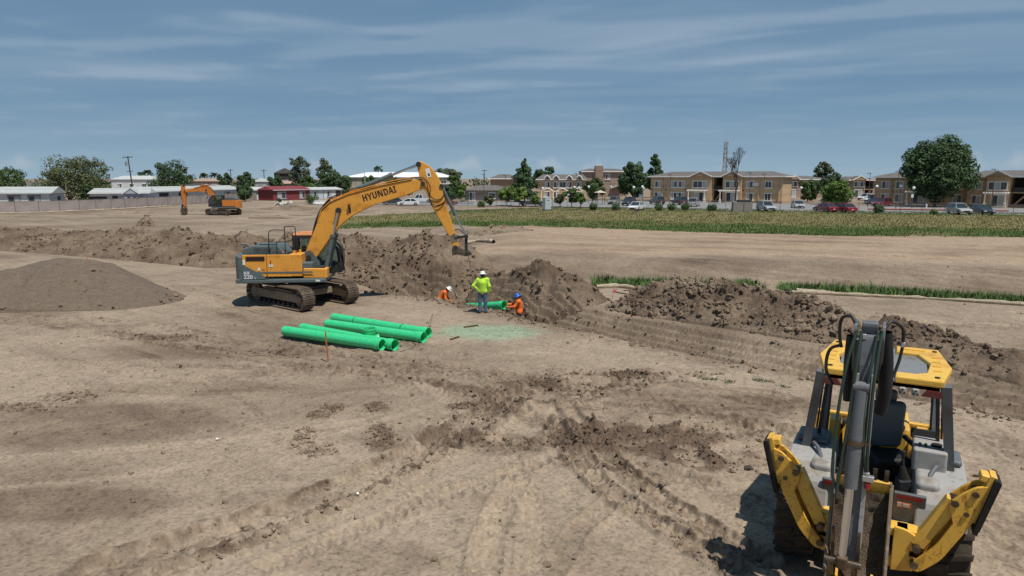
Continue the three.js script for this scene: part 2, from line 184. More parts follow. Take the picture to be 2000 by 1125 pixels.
// field edges as functions of bearing so that they may bend freely
const bear = P => P.map(q => [q[0] / q[1], q[1]]);
const FN = bear(FIELD_NEAR), FF = bear(FIELD_FAR);
function inField(X, D) { const b = X / D; if (b < FN[0][0] || D > 150) return 0; const n = lineD(FN, b), f = lineD(FF, b), w = (fbm(X * .25, D * .25, 3) - .5) * 6; return sst(n - 1 + w, n + 2.5 + w, D) * sst(f + 2, f - 2, D) * sst(FN[0][0], FN[0][0] + .06, b); }
function ground(X, D) { // returns [height, damp with painted rut shade 0..1, grass 0..1, mint 0..1]
  const R = Math.hypot(X, D);
  let h = 0, damp = 0, mint = 0, pad = 0;
  const near = sst(90, 45, R);
  h += (fbm(X * 0.07 + 3, D * 0.07, 3) - 0.5) * 0.22 * sst(140, 40, R);
  const mid = fbm(X * 0.45, D * 0.45, 4) - 0.5; h += mid * 0.045 * near;
  const fine = fbm(X * 2.6 + 9, D * 2.6, 4) - 0.5; h += fine * 0.012 * near;
  // broad tonal drift and drag streaks along the haul direction
  const a = X * 0.80 - D * 0.6, b = X * 0.6 + D * 0.80;
  const streak = fbm(a * 0.10 + 5, b * 0.75, 4) - 0.5, streak2 = fbm(b * 0.07 + 5, a * 0.55 + 40, 4) - 0.5;
  const warp = fbm(X * .3, D * .3, 2) * 1.6, thin = fbm(a * 0.16 + warp, b * 2.6 + 60, 3) - 0.5;
  damp += 0.33 + (fbm(X * 0.11 + 20 + warp * .2, D * 0.16 + warp * .2, 3) - 0.5) * 1.15 + (sst(.50, .60, fbm(X * .21 + 50, D * .34 + warp * .5, 3)) - .35) * .22 + streak * 0.55 + streak2 * 0.4 + thin * .38 + mid * 0.12 + fine * 0.08;
  // marks: relief, plus damp tone that also paints shade into ruts and edges
  for (const m of MARKS) { if (X < m.b[0] || X > m.b[1] || D < m.b[2] || D > m.b[3]) continue; const [d, s] = polyDist(m.p, X, D), ad = Math.abs(d) / m.w, wob = 0.75 + 0.5 * fbm(X * 3, D * 3, 3); if (ad > 2) continue; const inn = sst(1.25, 0.75, ad * wob), end = 1;
    const patch = sst(0.25, 0.6, fbm(s * 0.35 + m.w * 50, d * 0.6, 3));
    h += (-0.5 * m.h * sst(1, .6, ad) + m.h * Math.exp(-((ad - 1.1) ** 2) / 0.05)) * wob * (0.4 + 0.6 * patch) * end;
    if (m.rib) h += (m.dark < 0 ? 0.028 : 0.016) * inn * patch * Math.sin((s + Math.abs(d) * 0.6) / m.rib * 6.283);
    if (m.rough) h += m.rough * sst(1.6, 0.8, ad) * (0.3 + 0.7 * patch) * (fbm(X * 6, D * 6, 3) - 0.45) * 2;
    const brk = sst(.42, .60, fbm(s * 0.9 + m.w * 31, d * 2.2, 3)), crumb = fbm(X * 6.5, D * 6.5, 3);
    damp += m.dark * (m.dark > 0 ? inn * (0.22 + 0.95 * brk * sst(.36, .58, crumb)) : inn * (.4 + .6 * patch));
    { const gl = fbm(d * 10 + m.w * 70, s * .4, 3) - .5, on = sst(1.5, 1.0, ad) * (.35 + .65 * patch); damp += gl * .75 * on * Math.min(1, .35 + Math.abs(m.dark)); h += gl * .022 * on; }
    if (m.edge) damp += m.edge * Math.exp(-((ad * wob - 1) ** 2) / .05) * (.25 + .9 * sst(.38, .6, crumb));
    if (m.dark > .2) { damp += .45 * brk * Math.exp(-((ad - 1.05) ** 2) / .03) * sst(.4, .6, crumb); h += m.rough * .8 * brk * sst(1.5, .9, ad) * (fbm(X * 11, D * 11, 2) - .5); } }
  for (const [sx, sy, ra, rb, st] of SPILL) { const u = (X - sx) / (ra * 1.5), v = (D - sy) / (rb * 2.2), q = u * u + v * v; if (q > 2.5) continue; const n = fbm(X * 2.2, D * 2.2, 4), k = sst(0.30, 0.62, n * 1.25 * Math.exp(-q * 0.9)); damp += st * k * 0.9; h += k * (0.04 + 0.13 * (fbm(X * 7, D * 7, 3) - 0.4)) * st; }
  for (const [sx, sy, ra, rb, st] of ZONES) { const u = (X - sx) / ra, v = (D - sy) / rb, q = u * u + v * v; if (q < 3.2) damp += st * sst(.34, .62, Math.exp(-q * .8) * (.5 + .8 * fbm(X * .7 + 8, D * 1.1, 4))); }
  // subsoil thrown and trodden along the dig line, ragged at both edges
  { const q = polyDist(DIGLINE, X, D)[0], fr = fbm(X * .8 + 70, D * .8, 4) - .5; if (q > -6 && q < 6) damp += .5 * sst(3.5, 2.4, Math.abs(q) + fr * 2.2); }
  // trench
  const [d, s] = polyDist(LIP, X, D);
  if (d > -3 && d < 8 && s > 0.01) { const open = sst(0.2, 4.0, s), jit = (fbm(s * 0.7, 4.2, 4) - .5) * 0.26, dd = d + jit;
    let t = 0; const deep = -0.98;
    if (dd > -1.2 && dd < 0) t = 0.07 * Math.exp(-((dd + 0.35) ** 2) / 0.08) * fbm(s * 2, 1, 3) * 2;
    else if (dd >= 0 && dd < 0.45) t = deep * sst(0, 0.45, dd);
    else if (dd >= 0.45 && dd < 1.9) t = deep + 0.12 * (fbm(X * 1.8, D * 1.8, 3) - .5);
    else if (dd >= 1.9 && dd < 3.4) { const k = (dd - 1.9) / 1.5; t = lerp(deep, 0.12, k) + 0.085 * Math.sin(k * 34 + 3 * fbm(s * .3, 7, 2)) * sst(0, .15, k) * sst(1, .85, k) + 0.10 * (fbm(s * 1.0, dd * 5, 4) - .5); }
    else if (dd >= 3.4) t = 0.12 * sst(7, 3.4, dd);
    h += t * open; 
  }
  // raised pad beyond the swale
  { const e = polyDist(WEEDLINE, X, D)[0], on = sst(-4, 1, X + 3 - (D - 38) * .1); if (e > -3 && e < 70) { const rise = sst(0.8, 7, e) * 0.62 * sst(60, 14, e) - 0.12 * Math.exp(-(e * e) / 1.2); h += rise * on; const sl = sst(0.6, 1.6, e) * sst(8.5, 5.5, e); h += on * sl * 0.16 * (fbm(X * 1.6, D * 1.6, 4) - .5); damp += on * (sl * 0.42 - sst(8, 12, e) * sst(70, 40, e) * 0.22); pad = on * sst(8, 11, e) * sst(70, 45, e); damp += pad * ((fbm(e * 1.4 + 9, X * .03, 3) - .5) * .75 + (fbm(e * .35, X * .02 + 5, 2) - .5) * .5); } }
  // far left road band paler, spoil verge browner
  
  // mint green dust from sawing the pipes
  { const c = gp(955, 649), u = (X - c[0]) / 2.35, v = (D - c[1]) / 1.6, q = u * u + v * v; if (q < 3) mint = sst(0.16, 0.62, Math.exp(-q * 1.25) * (0.25 + 1.05 * fbm(X * 1.3 + 4, D * 1.3, 4))) * (0.6 + 0.4 * vn(X * 14, D * 14)); }
  return [h, clamp(damp, -0.15, 1.35), inField(X, D), mint, pad];
}
const gh = (X, D) => ground(X, D)[0];
function soilColor(k, X, D, out) { // k: damp
  const n = fbm(X * 1.1, D * 1.1, 3) - 0.5;
  const P0 = [0.412, 0.324, 0.238], P1 = [0.276, 0.208, 0.148], P2 = [0.155, 0.106, 0.072];
  const t = clamp(k, 0, 1.2); for (let i = 0; i < 3; i++) out[i] = (t < 0.6 ? lerp(P0[i], P1[i], t / 0.6) : lerp(P1[i], P2[i], (t - 0.6) / 0.6)) * (1 + n * 0.12); return out; }
{
  const ang = [], rad = [];
  const A0 = -0.70, A1 = 0.70, NC = 1040; // fine columns ahead of the drone, coarse all round behind it
  for (let i = 0; i <= NC; i++) ang.push(A0 + (A1 - A0) * i / NC);
  const NB = 64; for (let i = 1; i < NB; i++) ang.push(A1 + (2 * Math.PI - (A1 - A0)) * i / NB);
  let r = 0.5; while (r < 8.6) { rad.push(r); r *= 1.3; } r = 8.6; while (r < 62) { rad.push(r); r *= 1.0042; } while (r < 320) { rad.push(r); r *= 1.011; } while (r < 7000) { rad.push(r); r *= 1.18; } rad.push(7000);
  const na = ang.length, nr = rad.length, pos = new Float32Array((na * nr + 1) * 3), col = new Float32Array((na * nr + 1) * 3), uv = new Float32Array((na * nr + 1) * 2), idx = [], c = [0, 0, 0];
  for (let j = 0; j < nr; j++) for (let i = 0; i < na; i++) {
    const X = Math.sin(ang[i]) * rad[j], D = Math.cos(ang[i]) * rad[j], o = j * na + i; let g;
    if (i <= NC || rad[j] < 40) g = rad[j] < 330 ? ground(X, D) : [0, 0.35 + (fbm(X * .02, D * .02, 3) - .5) * .6, 0, 0]; else g = [0, 0.4, 0, 0];
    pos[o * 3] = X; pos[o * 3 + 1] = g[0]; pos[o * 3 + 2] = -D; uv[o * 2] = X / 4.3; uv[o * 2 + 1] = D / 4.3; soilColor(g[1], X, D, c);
    if (g[4]) { c[0] *= 1 + .10 * g[4]; c[1] *= 1 + .03 * g[4]; c[2] *= 1 - .03 * g[4]; }
    if (g[2] > 0) { const q = fbm(X * .2, D * .2, 3), gr = lerp(0.16, 0.10, q), gg = lerp(0.165, 0.13, q), gb = lerp(0.07, 0.042, q); const gk = g[2] * (.35 + .5 * sst(.36, .56, fbm(X * .45 + 9, D * .45, 3))); c[0] = lerp(c[0], gr, gk); c[1] = lerp(c[1], gg, gk); c[2] = lerp(c[2], gb, gk); }
    if (g[3] > 0) { const mk = g[3] * (.45 + .55 * vn(X * 9 + 3, D * 9)); c[0] = lerp(c[0], 0.29, mk); c[1] = lerp(c[1], 0.50, mk); c[2] = lerp(c[2], 0.33, mk); }
    col[o * 3] = c[0]; col[o * 3 + 1] = c[1]; col[o * 3 + 2] = c[2];
  }
  for (let j = 0; j + 1 < nr; j++) for (let i = 0; i < na; i++) { const i2 = (i + 1) % na, a = j * na + i, b = j * na + i2, d = a + na, e = b + na; idx.push(a, b, d, b, e, d); }
  const cI = na * nr; pos[cI * 3 + 1] = 0; col.set([.3, .23, .16], cI * 3); for (let i = 0; i < na; i++) idx.push(cI, (i + 1) % na, i);
  const g = new THREE.BufferGeometry(); g.setAttribute('position', new THREE.BufferAttribute(pos, 3)); g.setAttribute('color', new THREE.BufferAttribute(col, 3)); g.setAttribute('uv', new THREE.BufferAttribute(uv, 2)); g.setIndex(new THREE.BufferAttribute(new Uint32Array(idx), 1)); g.computeVertexNormals();
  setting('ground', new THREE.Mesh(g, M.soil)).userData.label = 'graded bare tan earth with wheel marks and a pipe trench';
}
console.log('ground done');
// ---------------------------------------------------------------- spoil heaps
const clodSpots = [];
function heap(name, label, crest, o = {}) { // crest: [X, D, height, half width near, half width far]
  const NT = o.nt || 220, NV = o.nv || 64, pts = crest.map(c => V(c[0], 0, c[1])), curve = new THREE.CatmullRomCurve3(pts, false, 'centripetal'), pos = [], col = [], uv = [], idx = [], c = [0, 0, 0], damp0 = (o.damp ?? 0.75) + (o.grey ? 0 : .16), seed = o.seed || 1;
  for (let i = 0; i <= NT; i++) { const t = i / NT, P = curve.getPoint(t), T = curve.getTangent(t), f = t * (crest.length - 1), k = Math.min(crest.length - 2, Math.floor(f)), ff = f - k, H0 = lerp(crest[k][2], crest[k + 1][2], ff), wn = lerp(crest[k][3], crest[k + 1][3], ff), wf = lerp(crest[k][4], crest[k + 1][4], ff);
    let nx = T.z, nz = -T.x; const nl = Math.hypot(nx, nz); nx /= nl; nz /= nl; if (nz > 0) { nx = -nx; nz = -nz; } // (nx,nz) points nearer
    const endk = Math.sqrt(clamp(Math.min(t, 1 - t) / (o.end || 0.08)));
    for (let j = 0; j <= NV; j++) { const v = j / NV * 2 - 1, w = v < 0 ? wn : wf, off = -v * w * (0.35 + 0.65 * endk), X = P.x + nx * off, D = P.z + nz * off;
      const av = Math.abs(v), lump = fbm(X * 0.55 + seed * 9, D * 0.55, 4) - 0.5, rid = 1 - Math.abs(2 * fbm(X * 1.1 + seed, D * 1.1, 4) - 1);
      let prof = Math.pow(1 - av, 0.92) ; prof = prof - 0.10 * Math.exp(-((av) ** 2) / 0.01);
      let h = H0 * endk * (prof * (1 + lump * (o.lump ?? 0.75)) ) + (rid - .72) * (o.rough ?? 0.32) * sst(0, .25, 1 - av) * endk + ((fbm(X * 3.4, D * 3.4, 4) - .5) * (o.fine ?? 0.17) + (fbm(X * 9, D * 9, 2) - .5) * (o.fine ?? .17) * .45) * sst(0, .12, 1 - av);
      const y = gh(X, D) + h - (av > 0.96 || i === 0 || i === NT ? 0.12 : 0) - 0.02;
      pos.push(X, y, -D); uv.push(X / 3.1 + y * .3, D / 3.1 + y * .6);
      const dm = damp0 + (fbm(X * 0.7 + 3 * seed, D * 0.7 + y, 4) - .5) * (o.vary ?? 1.3); soilColor(clamp(dm, 0.05, 1.2), X, D, c); col.push(...c);
      if (o.grey) { const q = col.length - 3; col[q] = lerp(col[q], o.grey[0], .85); col[q + 1] = lerp(col[q + 1], o.grey[1], .85); col[q + 2] = lerp(col[q + 2], o.grey[2], .85); }
      if (o.clods && av < 1 && h2(i * 7 + seed, j * 13) < o.clods * (0.35 + 1.6 * sst(.45, .7, fbm(X * .8 + 40, D * .8, 3)))) clodSpots.push([X + (h2(i, j + 5) - .5) * .2, y, D + (h2(i + 3, j) - .5) * .2, (o.csize || 0.09) * (0.3 + 2.6 * Math.pow(h2(j, i + 77), 9)), clamp(dm - .12, .1, 1.0)]);
    } }
  for (let i = 0; i < NT; i++) for (let j = 0; j < NV; j++) { const a = i * (NV + 1) + j, b = a + 1, d = a + NV + 1, e = d + 1; idx.push(a, b, d, b, e, d); }
  const g = new THREE.BufferGeometry(); g.setAttribute('position', new THREE.Float32BufferAttribute(pos, 3)); g.setAttribute('color', new THREE.Float32BufferAttribute(col, 3)); g.setAttribute('uv', new THREE.Float32BufferAttribute(uv, 2)); g.setIndex(idx);
  // make faces look up
  g.computeVertexNormals(); if (g.attributes.normal.getY(Math.floor(pos.length / 6)) < 0) { for (let i = 0; i < idx.length; i += 3) { const t = idx[i]; idx[i] = idx[i + 1]; idx[i + 1] = t; } g.setIndex(idx); g.computeVertexNormals(); }
  const m = new THREE.Mesh(g, M.soil); m.name = numbered(name); m.castShadow = m.receiveShadow = true; scene.add(m); return tagIt(m, label, o.cat || 'soil heap', o.group);
}
const cr = (...a) => a.map(([x, D, h, wn, wf]) => [at(x, 400, D)[0], D, h, wn, wf]);
heap('spoil_heap', 'long low brown spoil heap running behind the sand pile', cr([-160, 66, 1.2, 4, 3], [0, 60, 1.5, 4.5, 3.2], [120, 57, 1.5, 4.3, 3.2], [230, 54, 1.75, 4.2, 3.2], [330, 51.5, 2.2, 4.2, 3.2], [430, 48.5, 2.0, 4.2, 3.2], [520, 45.5, 2.0, 3.8, 3]), { nt: 460, nv: 66, seed: 2, clods: .26, csize: .055, end: .04, lump: .7, rough: .55, fine: .3 });
heap('spoil_heap', 'tall brown spoil heap behind the excavator boom', cr([520, 46.8, 1.7, 3.2, 3], [620, 43.6, 2.2, 3.4, 3], [700, 41, 2.6, 3.6, 3.2], [760, 39.8, 2.35, 3.4, 3.2], [820, 38.8, 2.75, 3.3, 3.2], [890, 37.4, 2.5, 3.1, 3.2], [960, 36, 1.3, 2.6, 2.6]), { nt: 320, nv: 90, seed: 5, clods: .26, csize: .045, lump: .75, rough: .42, fine: .24, damp: .72 });
heap('spoil_heap', 'brown spoil heap with dark clods beside the worker in the blue hard hat', cr([925, 34.6, .7, 1.8, 2], [985, 33.4, 1.4, 2.1, 2.3], [1050, 32.3, 1.95, 2.3, 2.4], [1110, 31.4, 1.3, 2.0, 2.2], [1185, 30.6, .4, 1.4, 1.5]), { nt: 170, nv: 70, seed: 8, clods: .28, csize: .045, damp: .85 });
heap('spoil_heap', 'cloddy spoil heap between the debris gap and the backhoe', cr([1200, 30.3, .4, 1.3, 1.4], [1290, 29.0, 1.35, 1.9, 2.2], [1400, 27.6, 1.65, 2.1, 2.5], [1500, 26.2, 1.4, 2.0, 2.4], [1590, 24.9, 1.2, 1.9, 2.2], [1650, 23.9, 1.0, 1.6, 1.8], [1700, 23.0, .3, 1.0, 1.2]), { nt: 280, nv: 90, seed: 11, clods: .34, csize: .052, damp: .75, vary: 1.6 });
heap('spoil_heap', 'low dark spoil heap trailing off beyond the backhoe roof', cr([1690, 23.2, .4, 1.1, 1.3], [1760, 22.2, 1.15, 1.6, 1.8], [1850, 21.2, 0.85, 1.6, 1.7], [1960, 20.0, .6, 1.6, 1.6], [2080, 18.8, .7, 1.6, 1.6], [2250, 17.4, .6, 1.5, 1.5]), { nt: 210, nv: 60, seed: 14, clods: .18, csize: .045, damp: .9 });
heap('sand_pile', 'smooth grey brown sand pile with a flattened top', cr([-150, 31.3, 1.0, 3.2, 3.0], [0, 32.0, 1.55, 4.2, 3.4], [60, 32.6, 1.85, 4.5, 3.6], [105, 32.8, 2.12, 4.7, 3.6], [150, 32.6, 2.08, 4.6, 3.5], [190, 32.2, 1.9, 4.2, 3.2], [235, 31.6, 1.05, 3.2, 2.6], [285, 31.0, .4, 2.2, 2.0], [320, 30.7, .1, 1.2, 1.2]), { nt: 220, nv: 110, seed: 20, lump: .2, rough: .05, fine: .06, vary: .4, damp: .72, end: .1, clods: .02, csize: .04, grey: [.185, .142, .106], cat: 'sand pile' });
heap('soil_pile', 'small dark soil pile on the pale haul road', cr([268, 84, .2, 1.4, 1.2], [284, 84, 1.3, 1.7, 1.4], [300, 84.5, .3, 1.4, 1.2]), { nt: 50, nv: 40, seed: 23, clods: .1, end: .3 });
heap('soil_pile', 'low flat mound of pale soil at the near edge of the grass field', cr([905, 72, .2, 2, 2], [950, 71, .75, 2.6, 2.2], [990, 70, .6, 2.4, 2], [1040, 70, .15, 2, 2]), { nt: 90, nv: 40, seed: 24, damp: .45, clods: .05, end: .2 });
heap('soil_pile', 'scrap of loose earth in front of the white barrier', cr([500, 128, .2, 2, 2], [560, 126, .9, 2.5, 2.2], [620, 124, .6, 2.5, 2.2], [700, 122, .2, 2, 2]), { nt: 90, nv: 30, seed: 26, damp: .4, end: .2 });
// loose clods (nobody could count them)
{
  const R = rng(77), DARKM = MARKS.slice(0, 13).filter(m => m.dark > .3); for (let i = 0; i < 5200; i++) { let X, D; if (i < 2500) { const s = SPILL[Math.floor(R() * SPILL.length)]; X = s[0] + (R() + R() - 1) * s[2] * 1.3; D = s[1] + (R() + R() - 1) * s[3] * 1.8; } else if (i < 4200) { const m = DARKM[Math.floor(R() * DARKM.length)], k = Math.floor(R() * (m.p.length - 1)), t = R(); X = lerp(m.p[k][0], m.p[k + 1][0], t) + (R() - .5) * m.w * 2.4; D = lerp(m.p[k][1], m.p[k + 1][1], t) + (R() - .5) * m.w * 2.4; } else { D = 9 + R() * 34; X = (R() - .5) * 1.6 * D; }
    const g = ground(X, D); clodSpots.push([X, g[0], D, 0.012 + 0.05 * Math.pow(R(), 3), clamp(g[1] + .1, .2, 1.2)]); }
  for (let i = 0; i < 1500; i++) { const k = R() * (LIP.length - 2), q = Math.floor(k), t = k - q, o = R() < .5 ? R() * 1.2 - .7 : 1.8 + R() * 2.2, X = lerp(LIP[q][0], LIP[q + 1][0], t) + o * SQ, D = lerp(LIP[q][1], LIP[q + 1][1], t) + o * SQ, g = ground(X, D); clodSpots.push([X, g[0], D, 0.02 + 0.09 * Math.pow(R(), 3), clamp(g[1], .2, 1.2)]); }
  for (let v = 0; v < 3; v++) { let g0 = new THREE.IcosahedronGeometry(1, 1); const p = g0.attributes.position; for (let i = 0; i < p.count; i++) { const k = 0.55 + 0.8 * vn(p.getX(i) * 2.3 + v * 5 + p.getZ(i) * 1.7 + 20, p.getY(i) * 2.3 + 20); p.setXYZ(i, p.getX(i) * k, p.getY(i) * k * .75, p.getZ(i) * k * .9); } g0.computeVertexNormals(); const list = clodSpots.filter((_, i) => i % 3 === v), im = new THREE.InstancedMesh(g0, M.clod, list.length), m4 = new THREE.Matrix4(), q = new THREE.Quaternion(), c = [0, 0, 0], cc = new THREE.Color();
    list.forEach((s, i) => { q.setFromEuler(new THREE.Euler(R() * 6, R() * 6, R() * 6)); m4.compose(V(s[0], s[1] + s[3] * .25, -s[2]), q, V(s[3] * (.7 + R() * .7), s[3] * (.7 + R() * .6), s[3] * (.7 + R() * .7))); im.setMatrixAt(i, m4); soilColor(s[4] + (R() - .5) * .3, s[0], s[2], c); im.setColorAt(i, cc.setRGB(...c)); });
    im.name = numbered('soil_clods'); im.castShadow = im.receiveShadow = true; scene.add(im); tagIt(im, ['loose crumbs and clods of brown soil strewn over heaps and wheel marks', 'broken brown soil lumps scattered over heaps and ground', 'small crumbled clods of earth lying about the site'][v], 'soil', null, 'stuff'); }
}
console.log('heaps done', clodSpots.length);
// ---------------------------------------------------------------- excavators
// local frame: x forward, y up, z = the machine's right-hand side; group rotated so that x points along the heading
function boxBeam(outline, width, wall, bev = 0.02) { return [ext(outline, width, 0, bev)]; }
function cylinder(name, a, b, r, frac, parent, z, barrelMat) { // hydraulic cylinder from a to b at lateral offset z: barrel, rod, end eye
  const A = [a[0], a[1], z], B = [b[0], b[1], z], m = [lerp(a[0], b[0], frac), lerp(a[1], b[1], frac), z], m0 = [lerp(a[0], b[0], frac - 0.05), lerp(a[1], b[1], frac - .05), z];
  const g = mesh(name, [rod(A, m, r, r, 16), rod(m0, m, r * 1.18, r * 1.18, 16), cyl(r * 1.15, r * 2.2, ...A, 'z', 14)], barrelMat, parent);
  mesh('piston_rod', [rod(m, B, r * 0.56, r * 0.56, 12)], M.chrome, g); mesh('rod_eye', [cyl(r * 1.1, r * 2.2, ...B, 'z', 14)], M.dark, g); return g; }
function trackUnit(parent, zc, side) {
  const L0 = 2.22, R0 = 0.46, w = 0.6; // half length to the wheel tops, wheel radius, shoe width
  const t = new THREE.Group(); t.name = 'crawler_track'; parent.add(t); t.position.z = zc;
  const path = []; const cx = L0 - R0, yb = R0 + 0.02, N = 14; // closed loop of shoe centres
  const per = 2 * (2 * cx) + 2 * Math.PI * R0, n = 47, stepL = per / n; const at_ = s => { s = (s % per + per) % per; if (s < 2 * cx) return [-cx + s, yb + R0, 0]; s -= 2 * cx; if (s < Math.PI * R0) { const a = s / R0; return [cx + Math.sin(a) * R0, yb + Math.cos(a) * R0, -a]; } s -= Math.PI * R0; if (s < 2 * cx) return [cx - s, yb - R0, Math.PI]; s -= 2 * cx; const a = s / R0; return [-cx - Math.sin(a) * R0, yb - Math.cos(a) * R0, Math.PI - a]; };
  // one shoe: plate with three grouser bars
  const shoe = mergeGeometries([box(stepL * 0.95, 0.03, w), box(0.018, 0.035, w, -stepL * .34, .03), box(0.018, 0.035, w, 0, .03), box(0.018, 0.035, w, stepL * .34, .03), box(stepL * .9, 0.06, .10, 0, -.045, .1), box(stepL * .9, 0.06, .10, 0, -.045, -.1)].map(fin)); boxUV(shoe);
  for (let i = 0; i < n; i++) { const [x, y, a] = at_((i + .5) * stepL), sag = 0; const m = new THREE.Mesh(shoe, M.track); m.name = 'track_shoe'; m.castShadow = m.receiveShadow = true; m.position.set(x, y - sag, 0); m.rotation.z = a; t.add(m); }
  mesh('track_frame', [ext(smooth([[-cx, .3, .1], [cx - .1, .3, .1], [cx + .05, .5, .1], [cx - .2, .68, .1], [-cx + .1, .7, .1]]), .34, 0, .02), box(2.2, .12, .2, 0, .72, 0)], M.trackSide, t);
  const wheels = []; mesh('drive_sprocket', [cyl(R0 - .06, .16, -cx, yb, 0, 'z', 22), cyl(.26, .36, -cx, yb, 0, 'z', 18)], M.trackSide, t); mesh('idler_wheel', [cyl(R0 - .05, .18, cx, yb, 0, 'z', 24), cyl(.15, .38, cx, yb, 0, 'z', 14)], M.trackSide, t);
  for (let i = 0; i < 8; i++) mesh('track_roller', [cyl(.09, .4, -cx + .45 + i * (2 * cx - .9) / 7, .17, 0, 'z', 12)], M.dark, t);
  return t;
}
function excavator(o) {
  const t = thing('excavator', o.label, 'excavator', o.X, o.D, o.y, o.ry, null);
  // undercarriage on its own heading
  const u = new THREE.Group(); u.name = 'undercarriage'; u.rotation.y = o.trackTurn; t.add(u);
  trackUnit(u, 1.2, 1); trackUnit(u, -1.2, -1);
  mesh('car_body', [rbox(1.6, .34, 1.9, .05, 0, .62, 0), rbox(.5, .3, 2.1, .05, .75, .55, 0), rbox(.5, .3, 2.1, .05, -.75, .55, 0)], M.trackSide, u);
  mesh('swing_ring', [cyl(.62, .26, 0, .93, 0, 'y', 32)], M.dark, u);
  const P = o.paint, G = M.hyGrey;
  mesh('turntable_frame', [rbox(3.9, .2, 2.66, .04, -.62, 1.18, 0), rbox(1.0, .5, .9, .04, .55, 1.45, .05)], G, t);
  mesh('counterweight', [(() => { const s = smooth([[-2.25, -1.33], [-2.25, 1.33], [-2.45, 1.33, .2], [-2.72, .75, .3], [-2.80, 0, .4], [-2.72, -.75, .3], [-2.45, -1.33, .2]]); const g = ext(s.map(q => [q[0], q[1]]), 1.17, 0, .06); g.rotateX(Math.PI / 2); g.translate(0, 1.70, 0); return g; })()], o.cw || G, t);
  // engine hood
  const hood = mesh('engine_hood', [ext(smooth([[-2.3, 2.28], [-2.32, 2.55, .1], [-1.85, 2.72, .15], [-.75, 2.72, .1], [-.42, 2.36], [-.42, 2.28]]), 1.75, .12, .04)], G, t);
  for (let i = 0; i < 9; i++) mesh('hood_louver', [box(.03, .012, .16, -1.75 + i * .085, 2.60, 1.0 - 0.0, .5, 0, .5)], M.black, hood);
  for (let i = 0; i < 3; i++) mesh('vent_slot', [box(.8, .014, .03, -1.3, 2.727, .35 + i * .14)], M.black, hood);
  mesh('exhaust_pipe', [tube([[-2.05, 2.5, .78], [-2.08, 2.68, .8], [-2.2, 2.78, .86], [-2.35, 2.80, .92]], .05, 12, 10)], G, hood);
  // right side body panels
  const sideM = P;
  mesh('side_door', [rbox(1.03, .98, .10, .03, -1.72, 1.86, 1.30)], sideM, t);
  const mid = mesh('side_door', [rbox(1.05, .98, .10, .03, -.66, 1.86, 1.30)], sideM, t); mesh('door_handle', [box(.03, .2, .03, -1.0, 2.0, 1.365)], M.red, mid);
  mesh('hydraulic_tank', [rbox(.55, 1.0, .85, .05, .06, 1.87, .92)], sideM, t); mesh('body_core', [box(2.4, .96, 2.3, -1.05, 1.84, -.05)], M.dark, t);
  mesh('storage_box', [rbox(1.05, .46, .62, .06, .88, 1.5, 1.0, 0, 0, -.02)], sideM, t); mesh('step_tread', [rbox(.72, .04, .5, .015, .93, 1.76, 1.0, 0, 0, -.02)], M.dark, t); mesh('battery_cover', [rbox(.5, .26, .6, .03, .52, 1.84, .98)], G, t);
  mesh('skirt', [rbox(3.62, .13, .06, .02, -.45, 1.17, 1.335)], G, t);
  // grey trim flash along the panels
  mesh('trim_flash', [ext(smooth([[-2.24, 1.95], [-1.62, 1.60], [.75, 1.60, .03], [.84, 1.53], [-1.45, 1.53], [-1.2, 1.27], [-2.24, 1.27]]), .012, 1.357)], G, t);
  mesh('air_intake_grille', [box(.8, .19, .014, -1.66, 2.18, 1.358)], mat([.16, .055, .02], .8), t); 
  { const g = t.children[t.children.length - 1]; for (let i = 0; i < 7; i++) mesh('grille_slat', [box(.8, .008, .012, -1.66, 2.105 + i * .025, 1.366)], M.black, g); }
  if (o.model) { const tx = (s, sz, x, y) => { const g = text(s, sz); g.translate(x, y, 1.364); return g; }; mesh('model_lettering', [tx('HX', .14, -2.19, 1.48), tx('220', .17, -2.19, 1.29), tx('L', .09, -1.73, 1.29)], M.white, t, 0); mesh('unit_lettering', [tx('LEP', .09, -1.28, 1.30)], mat([.05, .02, .01], .7), t, 0); mesh('unit_lettering', [tx('4', .09, -.98, 1.30)], mat([.05, .02, .01], .7), t, 0); for (const [x, y, w, h] of [[-1.0, 1.88, .16, .13], [-1.52, 1.72, .1, .14], [-1.33, 1.72, .13, .08], [-2.15, 2.03, .1, .22]]) mesh('warning_sticker', [box(w, h, .006, x, y, 1.362)], x === -1.33 ? M.amber : M.white, t); mesh('skirt_sticker', [box(.2, .08, .006, 1.0, 1.18, 1.37)], M.white, t); }
  // left rear panels
  mesh('left_panel', [rbox(1.9, .98, .1, .03, -1.28, 1.86, -1.30)], sideM, t);
  // cab on the left side
  const cab = new THREE.Group(); cab.name = 'cab'; t.add(cab); const cz = -.82, cw = 1.0;
  const prof = smooth([[-.42, 1.3], [-.42, 3.02, .08], [1.1, 3.04, .12], [1.72, 2.45, .2], [1.78, 1.3, .05]]);
  const hole = smooth([[-.30, 1.75, .05], [-.30, 2.92, .05], [1.04, 2.94, .1], [1.60, 2.4, .2], [1.66, 1.75, .05]]);
  for (const s of [-1, 1]) mesh('cab_frame', [ext(prof, .05, cz + s * (cw / 2 - .025), .01, [hole]), box(.05, 1.2, .05, .55, 2.3, cz + s * (cw / 2 - .025))], M.dark, cab);
  mesh('cab_body', [ext([[-.41, 1.3], [-.41, 1.78], [1.75, 1.78], [1.76, 1.3]], cw - .12, cz), box(.05, 1.2, cw - .1, -.39, 2.3, cz), bar([1.66, 1.78, cz + cw / 2 - .04], [1.6, 2.45, cz + cw / 2 - .04], .06, .06), bar([1.66, 1.78, cz - cw / 2 + .04], [1.6, 2.45, cz - cw / 2 + .04], .06, .06)], M.dark, cab);
